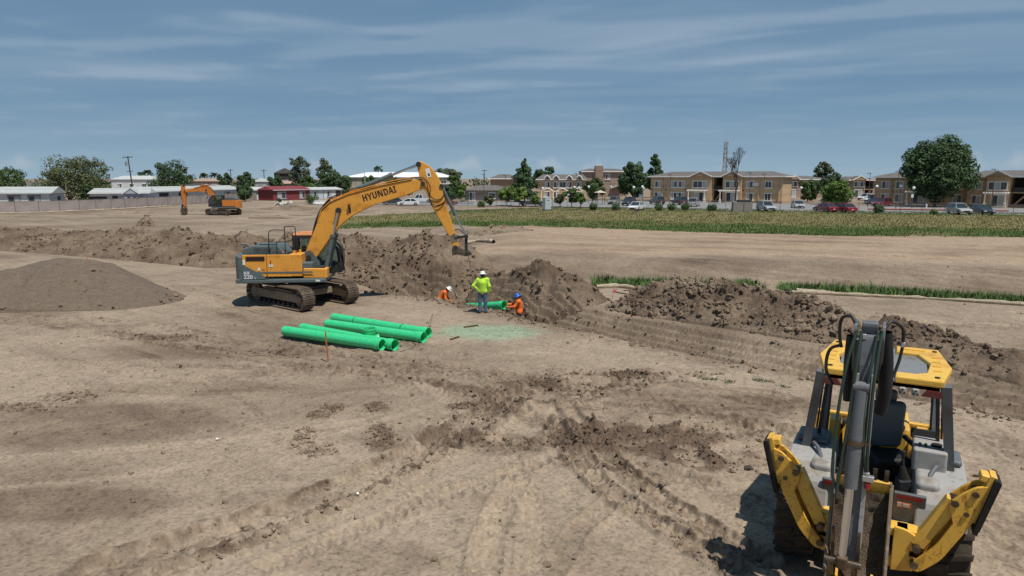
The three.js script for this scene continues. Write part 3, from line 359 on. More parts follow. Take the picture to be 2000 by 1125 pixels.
  mesh('cab_roof', [rbox(1.62, .12, cw + .04, .05, .36, 3.08, cz), rbox(.9, .1, .6, .04, .3, 3.16, cz)], o.roof || P, cab);
  mesh('window_pane', [ext(hole, .01, cz + cw / 2 - .02)], M.glass, cab); mesh('window_pane', [ext(hole, .01, cz - cw / 2 + .02)], M.glass, cab);
  mesh('windscreen', [bar([1.69, 1.8, cz], [1.6, 2.44, cz], .012, cw - .14).translate(0, 0, 0), bar([1.58, 2.46, cz], [1.1, 3.0, cz], .012, cw - .14)], M.glass, cab);
  mesh('operator_seat', [rbox(.5, .14, .5, .05, .3, 1.85, cz), rbox(.12, .75, .48, .05, .02, 2.2, cz, 0, 0, .1)], M.black, cab);
  meshes('mirror_arm', [tube([[1.7, 2.0, cz - .5], [1.85, 2.4, cz - .58], [1.8, 2.7, cz - .6]], .012, 10, 6), tube([[1.75, 1.4, .0], [1.95, 1.7, .02], [1.95, 2.5, .05], [1.75, 2.85, 0], [1.5, 2.95, -.2]], .018, 20, 6), tube([[1.6, 1.25, -.25], [1.98, 1.35, .0], [1.95, 1.75, .02]], .018, 14, 6)], M.black, cab);
  // handrails on top
  const rail = mesh('handrail', [tube([[-1.12, 2.35, 1.02], [-1.1, 3.3, 1.02], [-1.02, 3.4, 1.02], [-.5, 3.41, 1.02], [-.42, 3.4, 1.02]], .02, 24, 6), rod([-.42, 2.4, 1.02], [-.42, 3.55, 1.02], .02), rod([-1.1, 2.88, 1.02], [-.42, 2.88, 1.02], .016), rod([-.78, 2.36, 1.02], [-.78, 2.88, 1.02], .016), tube([[-.42, 3.4, 1.02], [-.40, 3.55, 1.0], [-.2, 3.57, .95], [0, 3.55, .92], [.03, 3.3, .92], [.03, 2.4, .92]], .02, 24, 6), rod([-.25, 2.4, .3], [-.25, 3.25, .3], .018), rod([-.42, 2.9, 1.0], [-.25, 2.9, .3], .016)], M.black, t);
  meshes('beacon_light', [cyl(.05, .1, -.55, 2.42, .95), cyl(.07, .06, -2.4, 2.36, .2)], M.amber, t);
  meshes('filter_cap', [cyl(.1, .1, -.06, 2.42, .8, 'y', 14), cyl(.06, .16, .12, 2.42, .6, 'y', 12)], P, t);
  meshes('side_mirror', [rbox(.05, .2, .14, .02, -.22, 2.6, .4), box(.05, .28, .18, 1.78, 2.72, cz - .6)], M.black, t);
  // boom
  const bz = .12, boom = new THREE.Group(); boom.name = 'boom'; boom.position.z = bz; t.add(boom);
  mesh('boom_beam', [ext(smooth(o.boom), .56, 0, .03)], P, boom);
  mesh('boom_flange', [ext(o.flangeTop, .64, 0, .006)], P, boom);
  meshes('pivot_pin', [cyl(.13, .7, ...o.boomPin, 0, 'z', 20), cyl(.1, .74, ...o.boomTip, 0, 'z', 18)], M.dark, boom);
  mesh('boom_foot_pin', [cyl(.11, .9, ...o.boomFoot, 0, 'z', 18)], M.dark, boom);
  meshes('boom_bracket', [ext([[.15, 1.3], [.2, 2.35], [.55, 2.45], [.95, 1.9], [1.05, 1.3]], .06, -.36), ext([[.15, 1.3], [.2, 2.35], [.55, 2.45], [.95, 1.9], [1.05, 1.3]], .06, .36)], G, boom);
  for (const z of [-.40, .40]) cylinder('boom_cylinder', o.boomCyl[0], o.boomCyl[1], .10, .58, boom, z, G);
  cylinder('arm_cylinder', o.armCyl[0], o.armCyl[1], .105, .60, boom, 0, G);
  meshes('cylinder_bracket', [ext(o.armBracket, .06, -.1), ext(o.armBracket, .06, .1)], P, boom);
  const hz = [-.12, .12]; for (const z of hz) meshes('hydraulic_hose', [tube(o.hose1.map(p => [p[0], p[1], z * 1.4]), .022, 40, 6), tube(o.hose1.map(p => [p[0], p[1] - .07, z * .7]), .018, 40, 6)], M.hoseBlack, boom);
  meshes('boom_pipe', [tube(o.pipeRun.map(p => [p[0], p[1], .2]), .02, 40, 6), tube(o.pipeRun.map(p => [p[0], p[1], -.2]), .02, 40, 6)], P, boom);
  if (o.name) { const g = text(o.name, .30, .006); g.computeBoundingBox(); const bb = g.boundingBox; g.scale(o.nameW / (bb.max.x - bb.min.x), 1, 1); g.rotateZ(o.nameRot); g.translate(...o.namePos, .282); mesh('maker_lettering', [g], M.black, boom, 0); }
  mesh('work_light', [rbox(.1, .12, .12, .02, ...o.lightPos, .36), box(.1, .26, .012, o.lightPos[0] + .02, o.lightPos[1] - .2, .286)], M.dark, boom);
  // stick
  const arm = new THREE.Group(); arm.name = 'arm'; arm.position.z = bz; t.add(arm);
  mesh('arm_beam', [ext(smooth(o.arm), .42, 0, .03)], P, arm);
  meshes('arm_pin', [cyl(.12, .56, ...o.armCyl[1], 0, 'z', 18), cyl(.1, .5, ...o.bktCyl[0], 0, 'z', 18), cyl(.1, .54, ...o.tip, 0, 'z', 18)], M.dark, arm);
  if (o.model) { mesh('arm_sticker', [box(.2, .4, .008, ...o.sticker, .214, 0, 0, .22)], M.white, arm); mesh('lift_diagram', [box(.08, .12, .006, o.sticker[0] + .03, o.sticker[1] - .08, .22, 0, 0, .22)], M.dark, arm); }
  mesh('rubber_stop', [ext(o.armBand, .44, 0, .005)], M.trackSide, arm);
  cylinder('bucket_cylinder', o.bktCyl[0], o.bktCyl[1], .08, .58, arm, 0, G);
  mesh('bucket_link', [bar([...o.linkA, .2], [...o.bktCyl[1], .2], .09, .05), bar([...o.linkA, -.2], [...o.bktCyl[1], -.2], .09, .05), bar([...o.bktCyl[1], .12], [...o.linkB, .12], .13, .08), bar([...o.bktCyl[1], -.12], [...o.linkB, -.12], .13, .08), cyl(.09, .5, ...o.bktCyl[1], 0, 'z', 16)], M.dark, arm);
  mesh('quick_coupler', o.coupler, M.steel, arm);
  meshes('arm_hose', o.armHoses.map(h => tube(h, .022, 40, 6)), M.hoseBlack, arm);
  return t;
}
{
  const ry5 = THREE.MathUtils.degToRad(5);
  const tip = [7.12, 2.5], cpl = [ext(smooth([[6.96, 2.42, .05], [7.0, 2.56, .05], [7.16, 2.58, .05], [7.5, 2.34, .05], [7.82, 2.30, .05], [7.9, 2.16, .05], [7.62, 2.08, .05], [7.1, 2.20, .06], [6.98, 2.1, .04], [6.95, 2.28, .04]]), .1, -.17, .015), ext(smooth([[6.96, 2.42, .05], [7.0, 2.56, .05], [7.16, 2.58, .05], [7.5, 2.34, .05], [7.82, 2.30, .05], [7.9, 2.16, .05], [7.62, 2.08, .05], [7.1, 2.20, .06], [6.98, 2.1, .04], [6.95, 2.28, .04]]), .1, .17, .015), box(.55, .1, .3, 7.4, 2.2, 0, 0, 0, -.1), cyl(.075, .46, 7.68, 2.27, 0, 'z', 14), cyl(.09, .48, 7.06, 2.44, 0, 'z', 14), cyl(.07, .46, 7.1, 2.22, 0, 'z', 14)];
  excavator({ label: 'large orange and grey crawler excavator reaching over the pipe trench', X: -9.75, D: 31.3, y: 0.02, ry: ry5, trackTurn: THREE.MathUtils.degToRad(-43.5), paint: M.hyOrange, roof: mat([.62, .27, .11], .5, { map: grime }), model: true, name: 'HYUNDAI', nameW: 1.55, nameRot: .275, namePos: [2.98, 4.63],
    boom: [[.28, 2.30, .1], [.81, 3.49], [1.12, 4.26, .3], [1.55, 4.62, .3], [2.32, 4.95], [3.72, 5.33], [4.98, 5.58], [5.55, 5.66, .15], [5.84, 5.46, .15], [5.74, 5.22, .1], [4.89, 4.90], [3.49, 4.48], [2.5, 4.02, .3], [1.85, 3.50, .3], [1.49, 3.06], [.9, 2.24], [.62, 1.93, .1], [.32, 2.0, .1]],
    flangeTop: [[.9, 3.75], [1.10, 4.30], [1.5, 4.65], [2.32, 4.985], [3.72, 5.365], [5.2, 5.66], [5.2, 5.63], [3.72, 5.335], [2.32, 4.955], [1.52, 4.62], [1.13, 4.28], [.93, 3.74]],
    boomPin: [1.87, 4.24], boomTip: [5.68, 5.42], boomFoot: [.48, 2.12], boomCyl: [[1.22, 1.62], [1.87, 4.24]], armCyl: [[2.5, 5.12], [5.50, 6.30]], armBracket: [[2.2, 4.88], [2.4, 5.2], [2.6, 5.22], [2.95, 5.1]],
    hose1: [[.55, 2.5], [.62, 3.1], [1.0, 4.2], [1.5, 4.78], [2.2, 5.08], [2.7, 5.25], [3.1, 5.3]], pipeRun: [[1.5, 4.70], [2.4, 5.05], [3.72, 5.42], [5.0, 5.70], [5.5, 5.74]], lightPos: [2.35, 4.45],
    arm: [[5.40, 6.30, .08], [5.52, 6.46, .08], [5.72, 6.40, .1], [6.10, 6.16, .2], [6.38, 5.75, .2], [6.52, 5.35], [6.80, 4.16], [7.15, 3.09], [7.28, 2.56, .06], [7.16, 2.42, .06], [7.0, 2.5, .06], [6.90, 2.92], [6.12, 4.31], [5.90, 4.90, .2], [5.62, 5.32, .2], [5.50, 5.9]], bktCyl: [[6.52, 5.32], [7.63, 3.0]], tip, linkA: [7.08, 2.93], linkB: [7.62, 2.3], coupler: cpl, sticker: [5.93, 5.92], armBand: [[6.9, 2.86], [6.83, 3.04], [7.12, 3.16], [7.22, 2.78], [6.98, 2.72]],
    armHoses: [[[5.3, 5.72, .2], [5.75, 5.66, .3], [6.0, 5.3, .32], [5.98, 4.7, .3], [6.15, 4.38, .28], [6.55, 4.5, .26], [6.68, 4.65, .2]], [[5.35, 5.66, .24], [5.8, 5.55, .34], [5.95, 5.0, .36], [6.05, 4.55, .33], [6.35, 4.45, .3], [6.7, 4.7, .24], [6.6, 5.1, .2]], [[5.4, 5.6, -.2], [5.85, 5.4, -.3], [6.0, 4.7, -.3], [6.4, 4.45, -.26], [6.66, 4.8, -.2]], [[5.95, 4.95, .3], [6.2, 4.72, .25], [6.5, 4.75, .24], [6.64, 4.95, .22]], [[7.02, 3.1, .1], [7.1, 3.3, .16], [7.3, 3.34, .16], [7.5, 3.15, .12]]] });
  // far machine facing the other way
  const S = (a, d = 1) => a.map(q => [q[0] + d, ...q.slice(1)]);
  const e2 = excavator({ label: 'smaller looking orange excavator parked by the privacy fence', X: -45.2, D: 107.5, y: gh(-45.2, 107.5) + .02, ry: Math.PI + .06, trackTurn: -.42, paint: mat([.60, .20, .03], .5, { map: grime }), roof: M.hyGrey, cw: mat([.60, .20, .03], .5, { map: grime }),
    boom: S([[.35, 2.2, .1], [.75, 3.1], [1.35, 4.05, .3], [1.9, 4.5, .3], [2.5, 4.42], [3.89, 4.10], [5.26, 3.92, .1], [5.5, 3.7, .1], [5.3, 3.5, .1], [3.92, 3.58], [2.6, 3.62, .4], [1.9, 3.2, .3], [1.3, 2.4], [.75, 1.93, .1]], .35),
    flangeTop: S([[1.0, 3.55], [1.35, 4.1], [1.9, 4.54], [2.5, 4.46], [3.89, 4.14], [3.89, 4.11], [2.5, 4.43], [1.92, 4.5], [1.38, 4.06], [1.03, 3.54]], .35),
    boomPin: [2.35, 3.85], boomTip: [5.65, 3.72], boomFoot: [.75, 2.15], boomCyl: [[1.25, 1.55], [2.35, 3.85]], armCyl: [[2.9, 4.72], [5.78, 4.62]], armBracket: S([[2.2, 4.4], [2.4, 4.75], [2.7, 4.72], [2.9, 4.35]], .35), hose1: S([[.6, 2.5], [.8, 3.3], [1.4, 4.2], [1.9, 4.62], [2.5, 4.55], [3, 4.42]], .35), pipeRun: S([[1.9, 4.6], [2.5, 4.54], [3.89, 4.2], [5, 4.05]], .35), lightPos: [2.8, 3.9],
    arm: S([[5.38, 4.66, .08], [5.62, 4.72, .1], [5.86, 4.4, .2], [5.92, 3.6], [5.75, 2.0], [5.62, .95, .06], [5.38, .95, .06], [5.30, 2.2], [5.22, 3.3, .2], [5.30, 4.1]], .35), bktCyl: [[6.28, 3.7], [6.25, 1.55]], tip: [5.85, 1.0], linkA: [5.9, 1.4], linkB: [6.35, 1.0], coupler: [ext(smooth(S([[5.3, .95, .05], [5.55, 1.1, .05], [6.05, .95, .05], [6.15, .5, .1], [5.95, .05, .1], [5.45, .0, .1], [5.35, .3, .1]], .35)), .85, 0, .03)], sticker: [5.9, 4], armBand: S([[5.3, 1.1], [5.3, 1.4], [5.7, 1.4], [5.68, 1.1]], .35), armHoses: [[[5.3, 4.0, .25], [5.6, 3.9, .3], [5.7, 3.3, .3], [6.1, 3.2, .25]]] });
  e2.getObjectByName('quick_coupler').name = 'bucket';
}
// ---------------------------------------------------------------- green sewer pipes, fitting, stake, boards
function pipeGeo(Lp, r, t) { // along +x from 0, bell at the far end
  const prof = [[0, r - t], [0, r], [.03, r + .002], [Lp - .36, r], [Lp - .30, r + .012], [Lp - .2, r + .013], [Lp - .195, r + .024], [Lp - .14, r + .024], [Lp - .135, r + .013], [Lp - .02, r + .014], [Lp - .015, r + .02], [Lp, r + .02], [Lp, r + .004], [Lp - .2, r + .002], [Lp - .3, r - t], [0, r - t]];
  const g = new THREE.LatheGeometry(prof.map(q => new THREE.Vector2(q[1], q[0])), 36); g.rotateZ(-Math.PI / 2); return toCreasedNormals(fin(g), .6); }
function pipe(label, a, b, r, lift = 0) { // from ground point a to b (bell at b)
  const dx = b[0] - a[0], dd = b[1] - a[1], Lp = Math.hypot(dx, dd), ya = gh(...a), yb = gh(...b);
  const t = thing('sewer_pipe', label, 'pipe', a[0], a[1], Math.max(ya, yb) + r + .02 + lift, 0, 'green plastic sewer pipes'); t.rotation.y = Math.atan2(dd, dx);
  mesh('pipe_barrel', pipeGeo(Lp, r, .02), M.green, t); return t; }
const PR = .178;
const pr = (n1, n2) => [gp(...n1), gp(...n2)];
const pA = pipe('nearest green sewer pipe of the row, beside the wooden stake', gp(557, 660, .0), gp(747, 689), PR);
const pB = pipe('green sewer pipe lying against the one beside the wooden stake', gp(591, 652), gp(772, 687), PR);
const pC = pipe('green sewer pipe lying just behind the upright tee fitting', gp(640, 644), gp(828, 672), PR);
const pD = pipe('hindmost green sewer pipe of the row, with two dark chain marks', gp(652, 631), gp(837, 662), PR);
// two dark sling marks on the hindmost pipe
for (const k of [1.25, 3.7]) mesh('sling_mark', [cyl(PR + .006, .03, k, 0, 0, 'x', 28, PR + .006, true)], M.dark, pD);
{ // tee fitting standing up between the pipes
  const p = gp(722, 673.5), t = thing('pipe_fitting', 'green pipe tee fitting standing upright between the sewer pipes', 'pipe fitting', p[0], p[1], gh(...p) + .0, .3);
  t.scale.setScalar(1.22); mesh('fitting_body', [toCreasedNormals(fin(lathe([[.15, .02], [.17, .02], [.17, .22], [.175, .24], [.175, .32], [.19, .34], [.19, .40], [.205, .41], [.205, .46], [.175, .46], [.17, .3], [.15, .2], [.15, .02]], 32)), .6)], M.green, t); mesh('branch_socket', [cyl(.12, .16, .17, .14, .02, 'x', 20), cyl(.14, .05, .24, .14, .02, 'x', 20)], M.green, t); }
{ // strap lengths and pulled wire beside the pipes
  const w = (pts, r, label) => { const y = pts.map(([x, y2, h]) => { const g = gp(x, y2); return [g[0], gh(...g) + (h || .02), -g[1]]; }); const m = mesh(numbered('wire'), [tube(y, r, 40, 5)], M.hose, scene); tagIt(m, label, 'wire'); };
  w([[780, 690, .02], [800, 684, .02], [812, 676, .03], [795, 670, .02], [778, 672, .05]], .007, 'thin green loop of wire beside the pipe ends'); w([[838, 662, .05], [842, 648, .35], [846, 636, .45], [838, 655, .1], [870, 652, .02]], .006, 'thin springy wire sticking up behind the hindmost pipe'); }
{ const p = gp(641, 706), y = gh(...p), t = thing('survey_stake', 'slim orange brown wooden survey stake standing by the green pipes', 'stake', p[0], p[1], y, .3); t.rotation.z = .05; mesh('stake_shaft', [box(.045, 1.02, .022, 0, .46, 0)], M.stake, t); mesh('flagging', [box(.05, .05, .03, 0, .93, 0)], mat([.6, .12, .02], .8), t); }
{ const bd = (x, y, len, ang, label, w = .09) => { const p = gp(x, y); solo('board', [box(len, .04, w)], M.wood, label, 'board', p[0], p[1], gh(...p) + .03, ang); };
  bd(920, 639, .62, .62, 'weathered wooden board on the mint green pipe dust'); bd(888, 663, .5, 1.0, 'short wooden offcut lying between the pipes and the green dust', .07); bd(1210, 572, .8, -.8, 'thin pale lath lying in the gap between the spoil heaps', .05); bd(1228, 566, .7, .6, 'second thin pale lath crossing the gap between the spoil heaps', .05);
  bd(520, 425, 5.0, .08, 'long grey plank on the rough ground past the excavator hood', .3); bd(545, 427, 3.6, .3, 'shorter grey plank lying across the long one', .3); bd(505, 427, 3.0, -.15, 'dark grey plank half under the other planks', .3); bd(575, 421, 5.5, .02, 'thin lone plank lying in the rough ground beyond the spoil heap', .2); }
// pipe being lowered into the trench, hung from the excavator
{ const A = [-3.4, -.5, -32.35], B = [-.33, .25, -29.2], d = V(...B).sub(V(...A)), Lp = d.length(), t = thing('sewer_pipe', 'green sewer pipe slung over the trench between the workers', 'pipe', A[0], -A[2], A[1], 0, 'green plastic sewer pipes'); t.quaternion.setFromUnitVectors(V(1, 0, 0), d.clone().normalize()); mesh('pipe_barrel', pipeGeo(Lp, PR - .005, .02), M.green, t); mesh('sling_band', [cyl(PR + .008, .05, Lp * .60, 0, 0, 'x', 28, PR + .008, true)], M.dark, t);
  const k = V(...A).add(d.clone().multiplyScalar(.6)), top = [-2.05, 2.05, -31.95]; const c = solo('lifting_sling', [tube([top, [(top[0] + k.x) / 2 - .02, (top[1] + k.y) / 2 + .1, (top[2] + k.z) / 2], [k.x, k.y + PR + .03, k.z]], .014, 20, 6), cyl(.05, .06, (top[0] + k.x) / 2, 1.45, (top[2] + k.z) / 2)], M.hoseBlack, 'thin lifting sling from the excavator coupler down to the slung pipe', 'sling', 0, 0); }
// ---------------------------------------------------------------- backhoe loader seen from behind
// local frame of the group: x = right, y = up, z = -forward (so that heading 0 looks along the camera axis)
{
  const BX = 5.21, BD = 9.30, head = THREE.MathUtils.degToRad(29.5), by = gh(BX, BD);
  const t = thing('backhoe_loader', 'yellow and grey backhoe loader with its digging arm folded, seen from behind', 'backhoe', BX, BD, by, -head);
  const p = (r, f, h) => [r, h, -f]; // right, forward, up
  // --- wheels
  const tyre = (R0, w, lugs) => { // lathe about x with a lug at each step
    const g = lathe([[R0 * .55, -w / 2], [R0 * .62, -w / 2 - .01], [R0 * .9, -w / 2], [R0 * .955, -w / 2 + .05], [R0 * .96, 0], [R0 * .955, w / 2 - .05], [R0 * .9, w / 2], [R0 * .62, w / 2 + .01], [R0 * .55, w / 2]], 40); g.rotateZ(-Math.PI / 2); return g; };
  const wheel = (name, label, r, f, R0, w, lugs) => { const W = new THREE.Group(); W.name = name; W.position.set(r, R0 * .985, -f); t.add(W); const T = mesh('tyre', [tyre(R0, w, lugs)], M.rubberDusty, W); const s = Math.sign(r);
    const lug = mergeGeometries([ext(smooth([[0, -.05], [w * .52, .02], [w * .54, .1], [w * .3, .085], [0, .03]]), .055, 0, .012)].map(fin)); boxUV(lug);
    for (let i = 0; i < lugs; i++) for (const k of [0, 1]) { const m = new THREE.Mesh(lug, M.rubberDusty); m.name = 'tyre_lug'; m.castShadow = m.receiveShadow = true; const a = (i + k * .5) / lugs * 6.2832; const q = new THREE.Object3D(); const basis = new THREE.Matrix4(); const out = V(0, Math.cos(a), Math.sin(a)), tan = V(0, -Math.sin(a), Math.cos(a)), ax = V(k ? -1 : 1, 0, 0); basis.makeBasis(ax, k ? tan.clone().negate().multiplyScalar(-1) : tan, out); if (basis.determinant() < 0) basis.makeBasis(ax, tan.clone().negate(), out); m.quaternion.setFromRotationMatrix(basis); m.position.set(0, Math.cos(a) * R0 * .965, Math.sin(a) * R0 * .965); T.add(m); }
    mesh('rim', [(() => { const g = lathe([[.06, w * .18], [R0 * .38, w * .2], [R0 * .5, w * .42], [R0 * .57, w * .46], [R0 * .57, -w * .46], [R0 * .5, -w * .42], [R0 * .38, -w * .1], [.06, -w * .1]], 30); g.rotateZ(-Math.PI / 2 * s); return g; })()], M.yellowDirty, W); return W; };
  wheel('rear_wheel', '', -.95, 0, .72, .50, 17); wheel('rear_wheel', '', .95, 0, .72, .50, 17); wheel('front_wheel', '', -.88, 2.15, .46, .33, 15); wheel('front_wheel', '', .88, 2.15, .46, .33, 15);
  meshes('axle', [cyl(.13, 1.5, 0, .71, 0, 'x', 14), cyl(.09, 1.5, 0, .46, -2.15, 'x', 12)], M.dark, t);
  mesh('main_frame', [rbox(.62, .42, 3.6, .04, 0, .72, -1.3)], M.dark, t);
  // --- body: engine hood, loader
  const hood = mesh('engine_hood', [ext(smooth([[1.5, .9], [1.5, 1.72, .1], [2.2, 1.66], [3.15, 1.5, .15], [3.25, .8, .1]]), .92, 0, .05).rotateY(Math.PI / 2)], M.yellow, t); mesh('grille', [box(.7, .55, .03, 0, 1.12, -3.26)], M.black, hood);
  for (const s of [-1, 1]) { mesh('loader_arm', [ext(smooth([[1.35, 1.5, .1], [1.5, 1.75, .1], [2.4, 1.45], [3.5, .7], [4.1, .45, .05], [4.1, .25, .05], [3.4, .45], [2.3, 1.15]]), .13, 0, .015).rotateY(Math.PI / 2).translate(s * .64, 0, 0)], M.yellow, t); meshes('loader_cylinder', [rod(p(s * .5, 1.5, .9), p(s * .6, 2.6, 1.05), .05), rod(p(s * .58, 2.3, 1.3), p(s * .58, 3.6, 1.0), .05)], M.dark, t); mesh('loader_tower', [box(.14, .9, .3, s * .62, 1.3, -1.42)], M.yellow, t); }
  { const lb = mesh('loader_bucket', [ext(smooth([[4.05, .95, .04], [4.0, .3, .1], [4.15, .08, .1], [4.95, .06], [4.95, .09], [4.2, .14, .1], [4.06, .35, .1], [4.12, .93]]), 2.3, 0, .005).rotateY(Math.PI / 2), ...[-1.16, 1.16].map(x => ext([[4.05, .95], [4.0, .25], [4.15, .07], [4.95, .06], [4.6, .5], [4.2, .95]], .03, 0).rotateY(Math.PI / 2).translate(x, 0, 0)), rbox(2.32, .07, .12, .02, 0, .97, -4.1)], M.yellowDirty, t); for (const r of [-.8, .8]) mesh('cutting_edge_bolt', [cyl(.03, .05, r, .1, -4.8)], M.steel, lb); }
  // --- platform, fenders, console
  meshes('platform', [box(1.1, .12, 1.9, 0, .98, -.55), box(.5, .3, .25, 0, 1.1, -1.35)], M.dark, t);
  const fend = s => { const o = smooth([[-.62, 1.06], [-.52, 1.42, .12], [-.15, 1.60, .2], [.9, 1.62, .25], [1.3, 1.3, .2], [1.32, .95], [1.22, .95], [1.15, 1.22, .2], [.85, 1.5, .15], [-.1, 1.5, .2], [-.42, 1.3, .1], [-.5, 1.06]]); const g = ext(o, .60, 0, .03); g.rotateY(Math.PI / 2); g.translate(s * .83, 0, 0); return g; };
  for (const s of [-1, 1]) { const f = mesh('fender', [fend(s), rbox(.3, .62, 1.25, .08, s * .66, 1.3, -.25)], M.bhLight, t); mesh('fender_trim', [tube([p(s * .56, -.5, 1.1), p(s * .62, -.36, 1.45), p(s * .74, .05, 1.66), p(s * .86, .3, 1.68)], .03, 20, 8)], M.bhGrey, f); mesh('fender_cap', [rbox(.46, .1, .5, .05, s * .86, 1.66, -.62)], M.bhGrey, f); }
  { const c = mesh('side_console', [rbox(.42, .34, .62, .04, .68, 1.72, -.42)], M.bhLight, t); mesh('cup_holder', [cyl(.07, .03, .76, 1.9, -.36, 'y', 20)], M.black, c); for (const r of [.55, .62]) mesh('control_lever', [rod(p(r, .2, 1.5), p(r, .22, 1.92), .008), cyl(.018, .04, r, 1.93, -.22)], M.black, c); mesh('switch_panel', [rbox(.36, .14, .06, .02, .62, 1.92, -.72, -.3)], M.black, c); }
  // rear panel with red reflectors and sticker
  const rp = meshes('rear_panel', [rbox(.38, .42, .06, .015, .46, 1.27, .52, .12), rbox(.32, .42, .06, .015, -.46, 1.27, .52, .12)], M.bhGrey, t);
  mesh('reflector', [box(.30, .06, .012, .46, 1.42, .565, .12)], M.red, rp); mesh('reflector', [box(.26, .06, .012, -.46, 1.42, .565, .12)], M.red, rp); mesh('safety_sticker', [box(.17, .075, .008, .40, 1.31, .566, .12)], mat([.62, .16, .05], .6), rp); meshes('sticker_text', [box(.05, .055, .006, .345, 1.31, .572, .12), box(.08, .045, .006, .425, 1.31, .572, .12)], mat([.6, .58, .55], .6), rp);
  meshes('rear_step', [rbox(.36, .05, .2, .01, .46, 1.03, .56), rbox(.32, .05, .2, .01, -.46, 1.03, .56)], M.bhLight, t);
  // --- seat and controls
  { const s = new THREE.Group(); s.name = 'operator_seat'; s.position.set(.10, 0, -.85); s.rotation.y = .35; t.add(s); mesh('seat_back', [rbox(.52, .75, .16, .08, 0, 1.95, 0, .12), rbox(.3, .2, .12, .05, 0, 2.38, -.05, .1)], mat([.11, .13, .14], .7), s); mesh('seat_cushion', [rbox(.52, .14, .5, .06, 0, 1.5, .22)], M.black, s); mesh('seat_base', [rbox(.36, .4, .36, .04, 0, 1.24, .15)], M.black, s); meshes('armrest', [rbox(.07, .06, .36, .02, -.3, 1.75, .15), rbox(.07, .06, .36, .02, .3, 1.75, .15)], M.black, s); }
  for (const s of [-1, 1]) { const c = mesh('control_tower', [ext([[-.1, 1.0], [-.08, 1.5], [.07, 1.52], [.1, 1.0]], .2, 0, .02).rotateY(.3 * s).translate(s * .38, 0, .12)], M.dark, t); const g = []; for (let i = 0; i < 5; i++) g.push(cyl(.075 - i * .009, .03, s * .38 - s * i * .006, 1.53 + i * .034, .12, 'y', 16, .068 - i * .009)); mesh('lever_boot', g, M.rubber, c); mesh('joystick', [rod([s * .36, 1.68, .12], [s * .35, 1.82, .1], .018), rbox(.05, .1, .06, .02, s * .35, 1.86, .1)], M.black, c); }
  mesh('steering_column', [rod(p(.0, 1.45, 1.1), p(0, 1.25, 1.75), .05), new THREE.TorusGeometry(.19, .017, 8, 28).rotateX(-1.1).translate(0, 1.78, -1.22)], M.black, t);
  mesh('dashboard', [rbox(.7, .34, .22, .05, 0, 1.62, -1.52)], M.black, t);
  // --- canopy posts
  const post = (name, a, b, w, d) => mesh(name, [bar(a, b, w, d)], M.bhGrey, t);
  for (const s of [-1, 1]) { post('rear_post', p(s * .93, .28, 1.62), p(s * .79, .14, 2.84), .12, .13); post('front_post', p(s * .80, 1.5, 1.3), p(s * .74, 1.9, 2.84), .08, .1); meshes('window_bar', [bar(p(s * .80, .62, 1.62), p(s * .70, .5, 2.84), .05, .05), bar(p(s * .70, .85, 1.65), p(s * .66, .72, 2.84), .03, .03)], M.dark, t); mesh('grab_rail', [tube([p(s * .86, 1.0, 1.66), p(s * .84, 1.02, 2.0), p(s * .8, .95, 2.5), p(s * .76, .9, 2.7)], .014, 16, 6)], M.black, t); }
  // --- roof
  const half = s => { const o = [[.17, -.08], [.75, -.08], [.89, -.95], [.76, -2.1], [.17, -2.1], [.17, -1.70], [.46, -1.66], [.62, -1.1], [.56, -.5], [.42, -.36], [.17, -.36]].map(q => [q[0] * s, q[1]]); if (s < 0) o.reverse(); const g = ext(o, .10, 0, .02); g.rotateX(-Math.PI / 2); g.scale(1, 1, -1); const pp = g.attributes.position; return g; };
  const roof = new THREE.Group(); roof.name = 'canopy_roof'; roof.position.y = 2.86; t.add(roof);
  for (const s of [-1, 1]) { const g0 = half(s), g = fin(g0), a = g.attributes.position; for (let i = 0; i < a.count; i++) a.setZ(i, a.getZ(i)); // flip winding after the mirror
    const pa = a.array; for (let i = 0; i < pa.length; i += 9) for (let k = 0; k < 3; k++) { const q = pa[i + 3 + k]; pa[i + 3 + k] = pa[i + 6 + k]; pa[i + 6 + k] = q; } g.computeVertexNormals(); let zc = 0; for (let i = 0; i < a.count; i++) zc += a.getZ(i); if (zc > 0) { g.rotateY(Math.PI); g.scale(-1, 1, 1); for (let i = 0; i < pa.length; i += 9) for (let k = 0; k < 3; k++) { const q = pa[i + 3 + k]; pa[i + 3 + k] = pa[i + 6 + k]; pa[i + 6 + k] = q; } g.computeVertexNormals(); }
    const rh = mesh('roof_shell', [g], M.yellow, roof); for (const [r, f] of [[.68, .24], [.70, 1.9]]) mesh('roof_bolt', [cyl(.035, .012, s * r, .058, -f, 'y', 16)], M.black, rh); for (let i = 0; i < 4; i++) mesh('roof_rib', [box(.10, .016, .04, s * .70, .056, -.62 - i * .28)], M.yellow, rh); mesh('roof_rib', [box(.3, .016, .05, s * .42, .056, -1.88)], M.yellow, rh); }
  mesh('roof_window', [box(1.16, .02, 1.5, 0, -.01, -1.05), box(.36, .03, 2.0, 0, -.02, -1.08)], mat([.20, .205, .21], .5, { map: grime }), roof);
  mesh('roof_liner', [ext([[-.70, .14], [-.83, .95], [-.71, 2.04], [.71, 2.04], [.83, .95], [.70, .14]], .05, 0).rotateX(Math.PI / 2).scale(1, 1, -1).translate(0, -.085, 0)], M.dark, roof);
  for (const [r] of [[-.43], [-.27], [.27], [.43]]) { const w = mesh('work_light', [rbox(.10, .11, .06, .03, r, -.15, -.10)], M.bhLight, roof); for (const [a, b] of [[0, .022], [-.026, -.02], [.026, -.02]]) mesh('lamp_lens', [cyl(.012, .014, r + a, -.15 + b, -.068, 'z', 10)], M.black, w); }
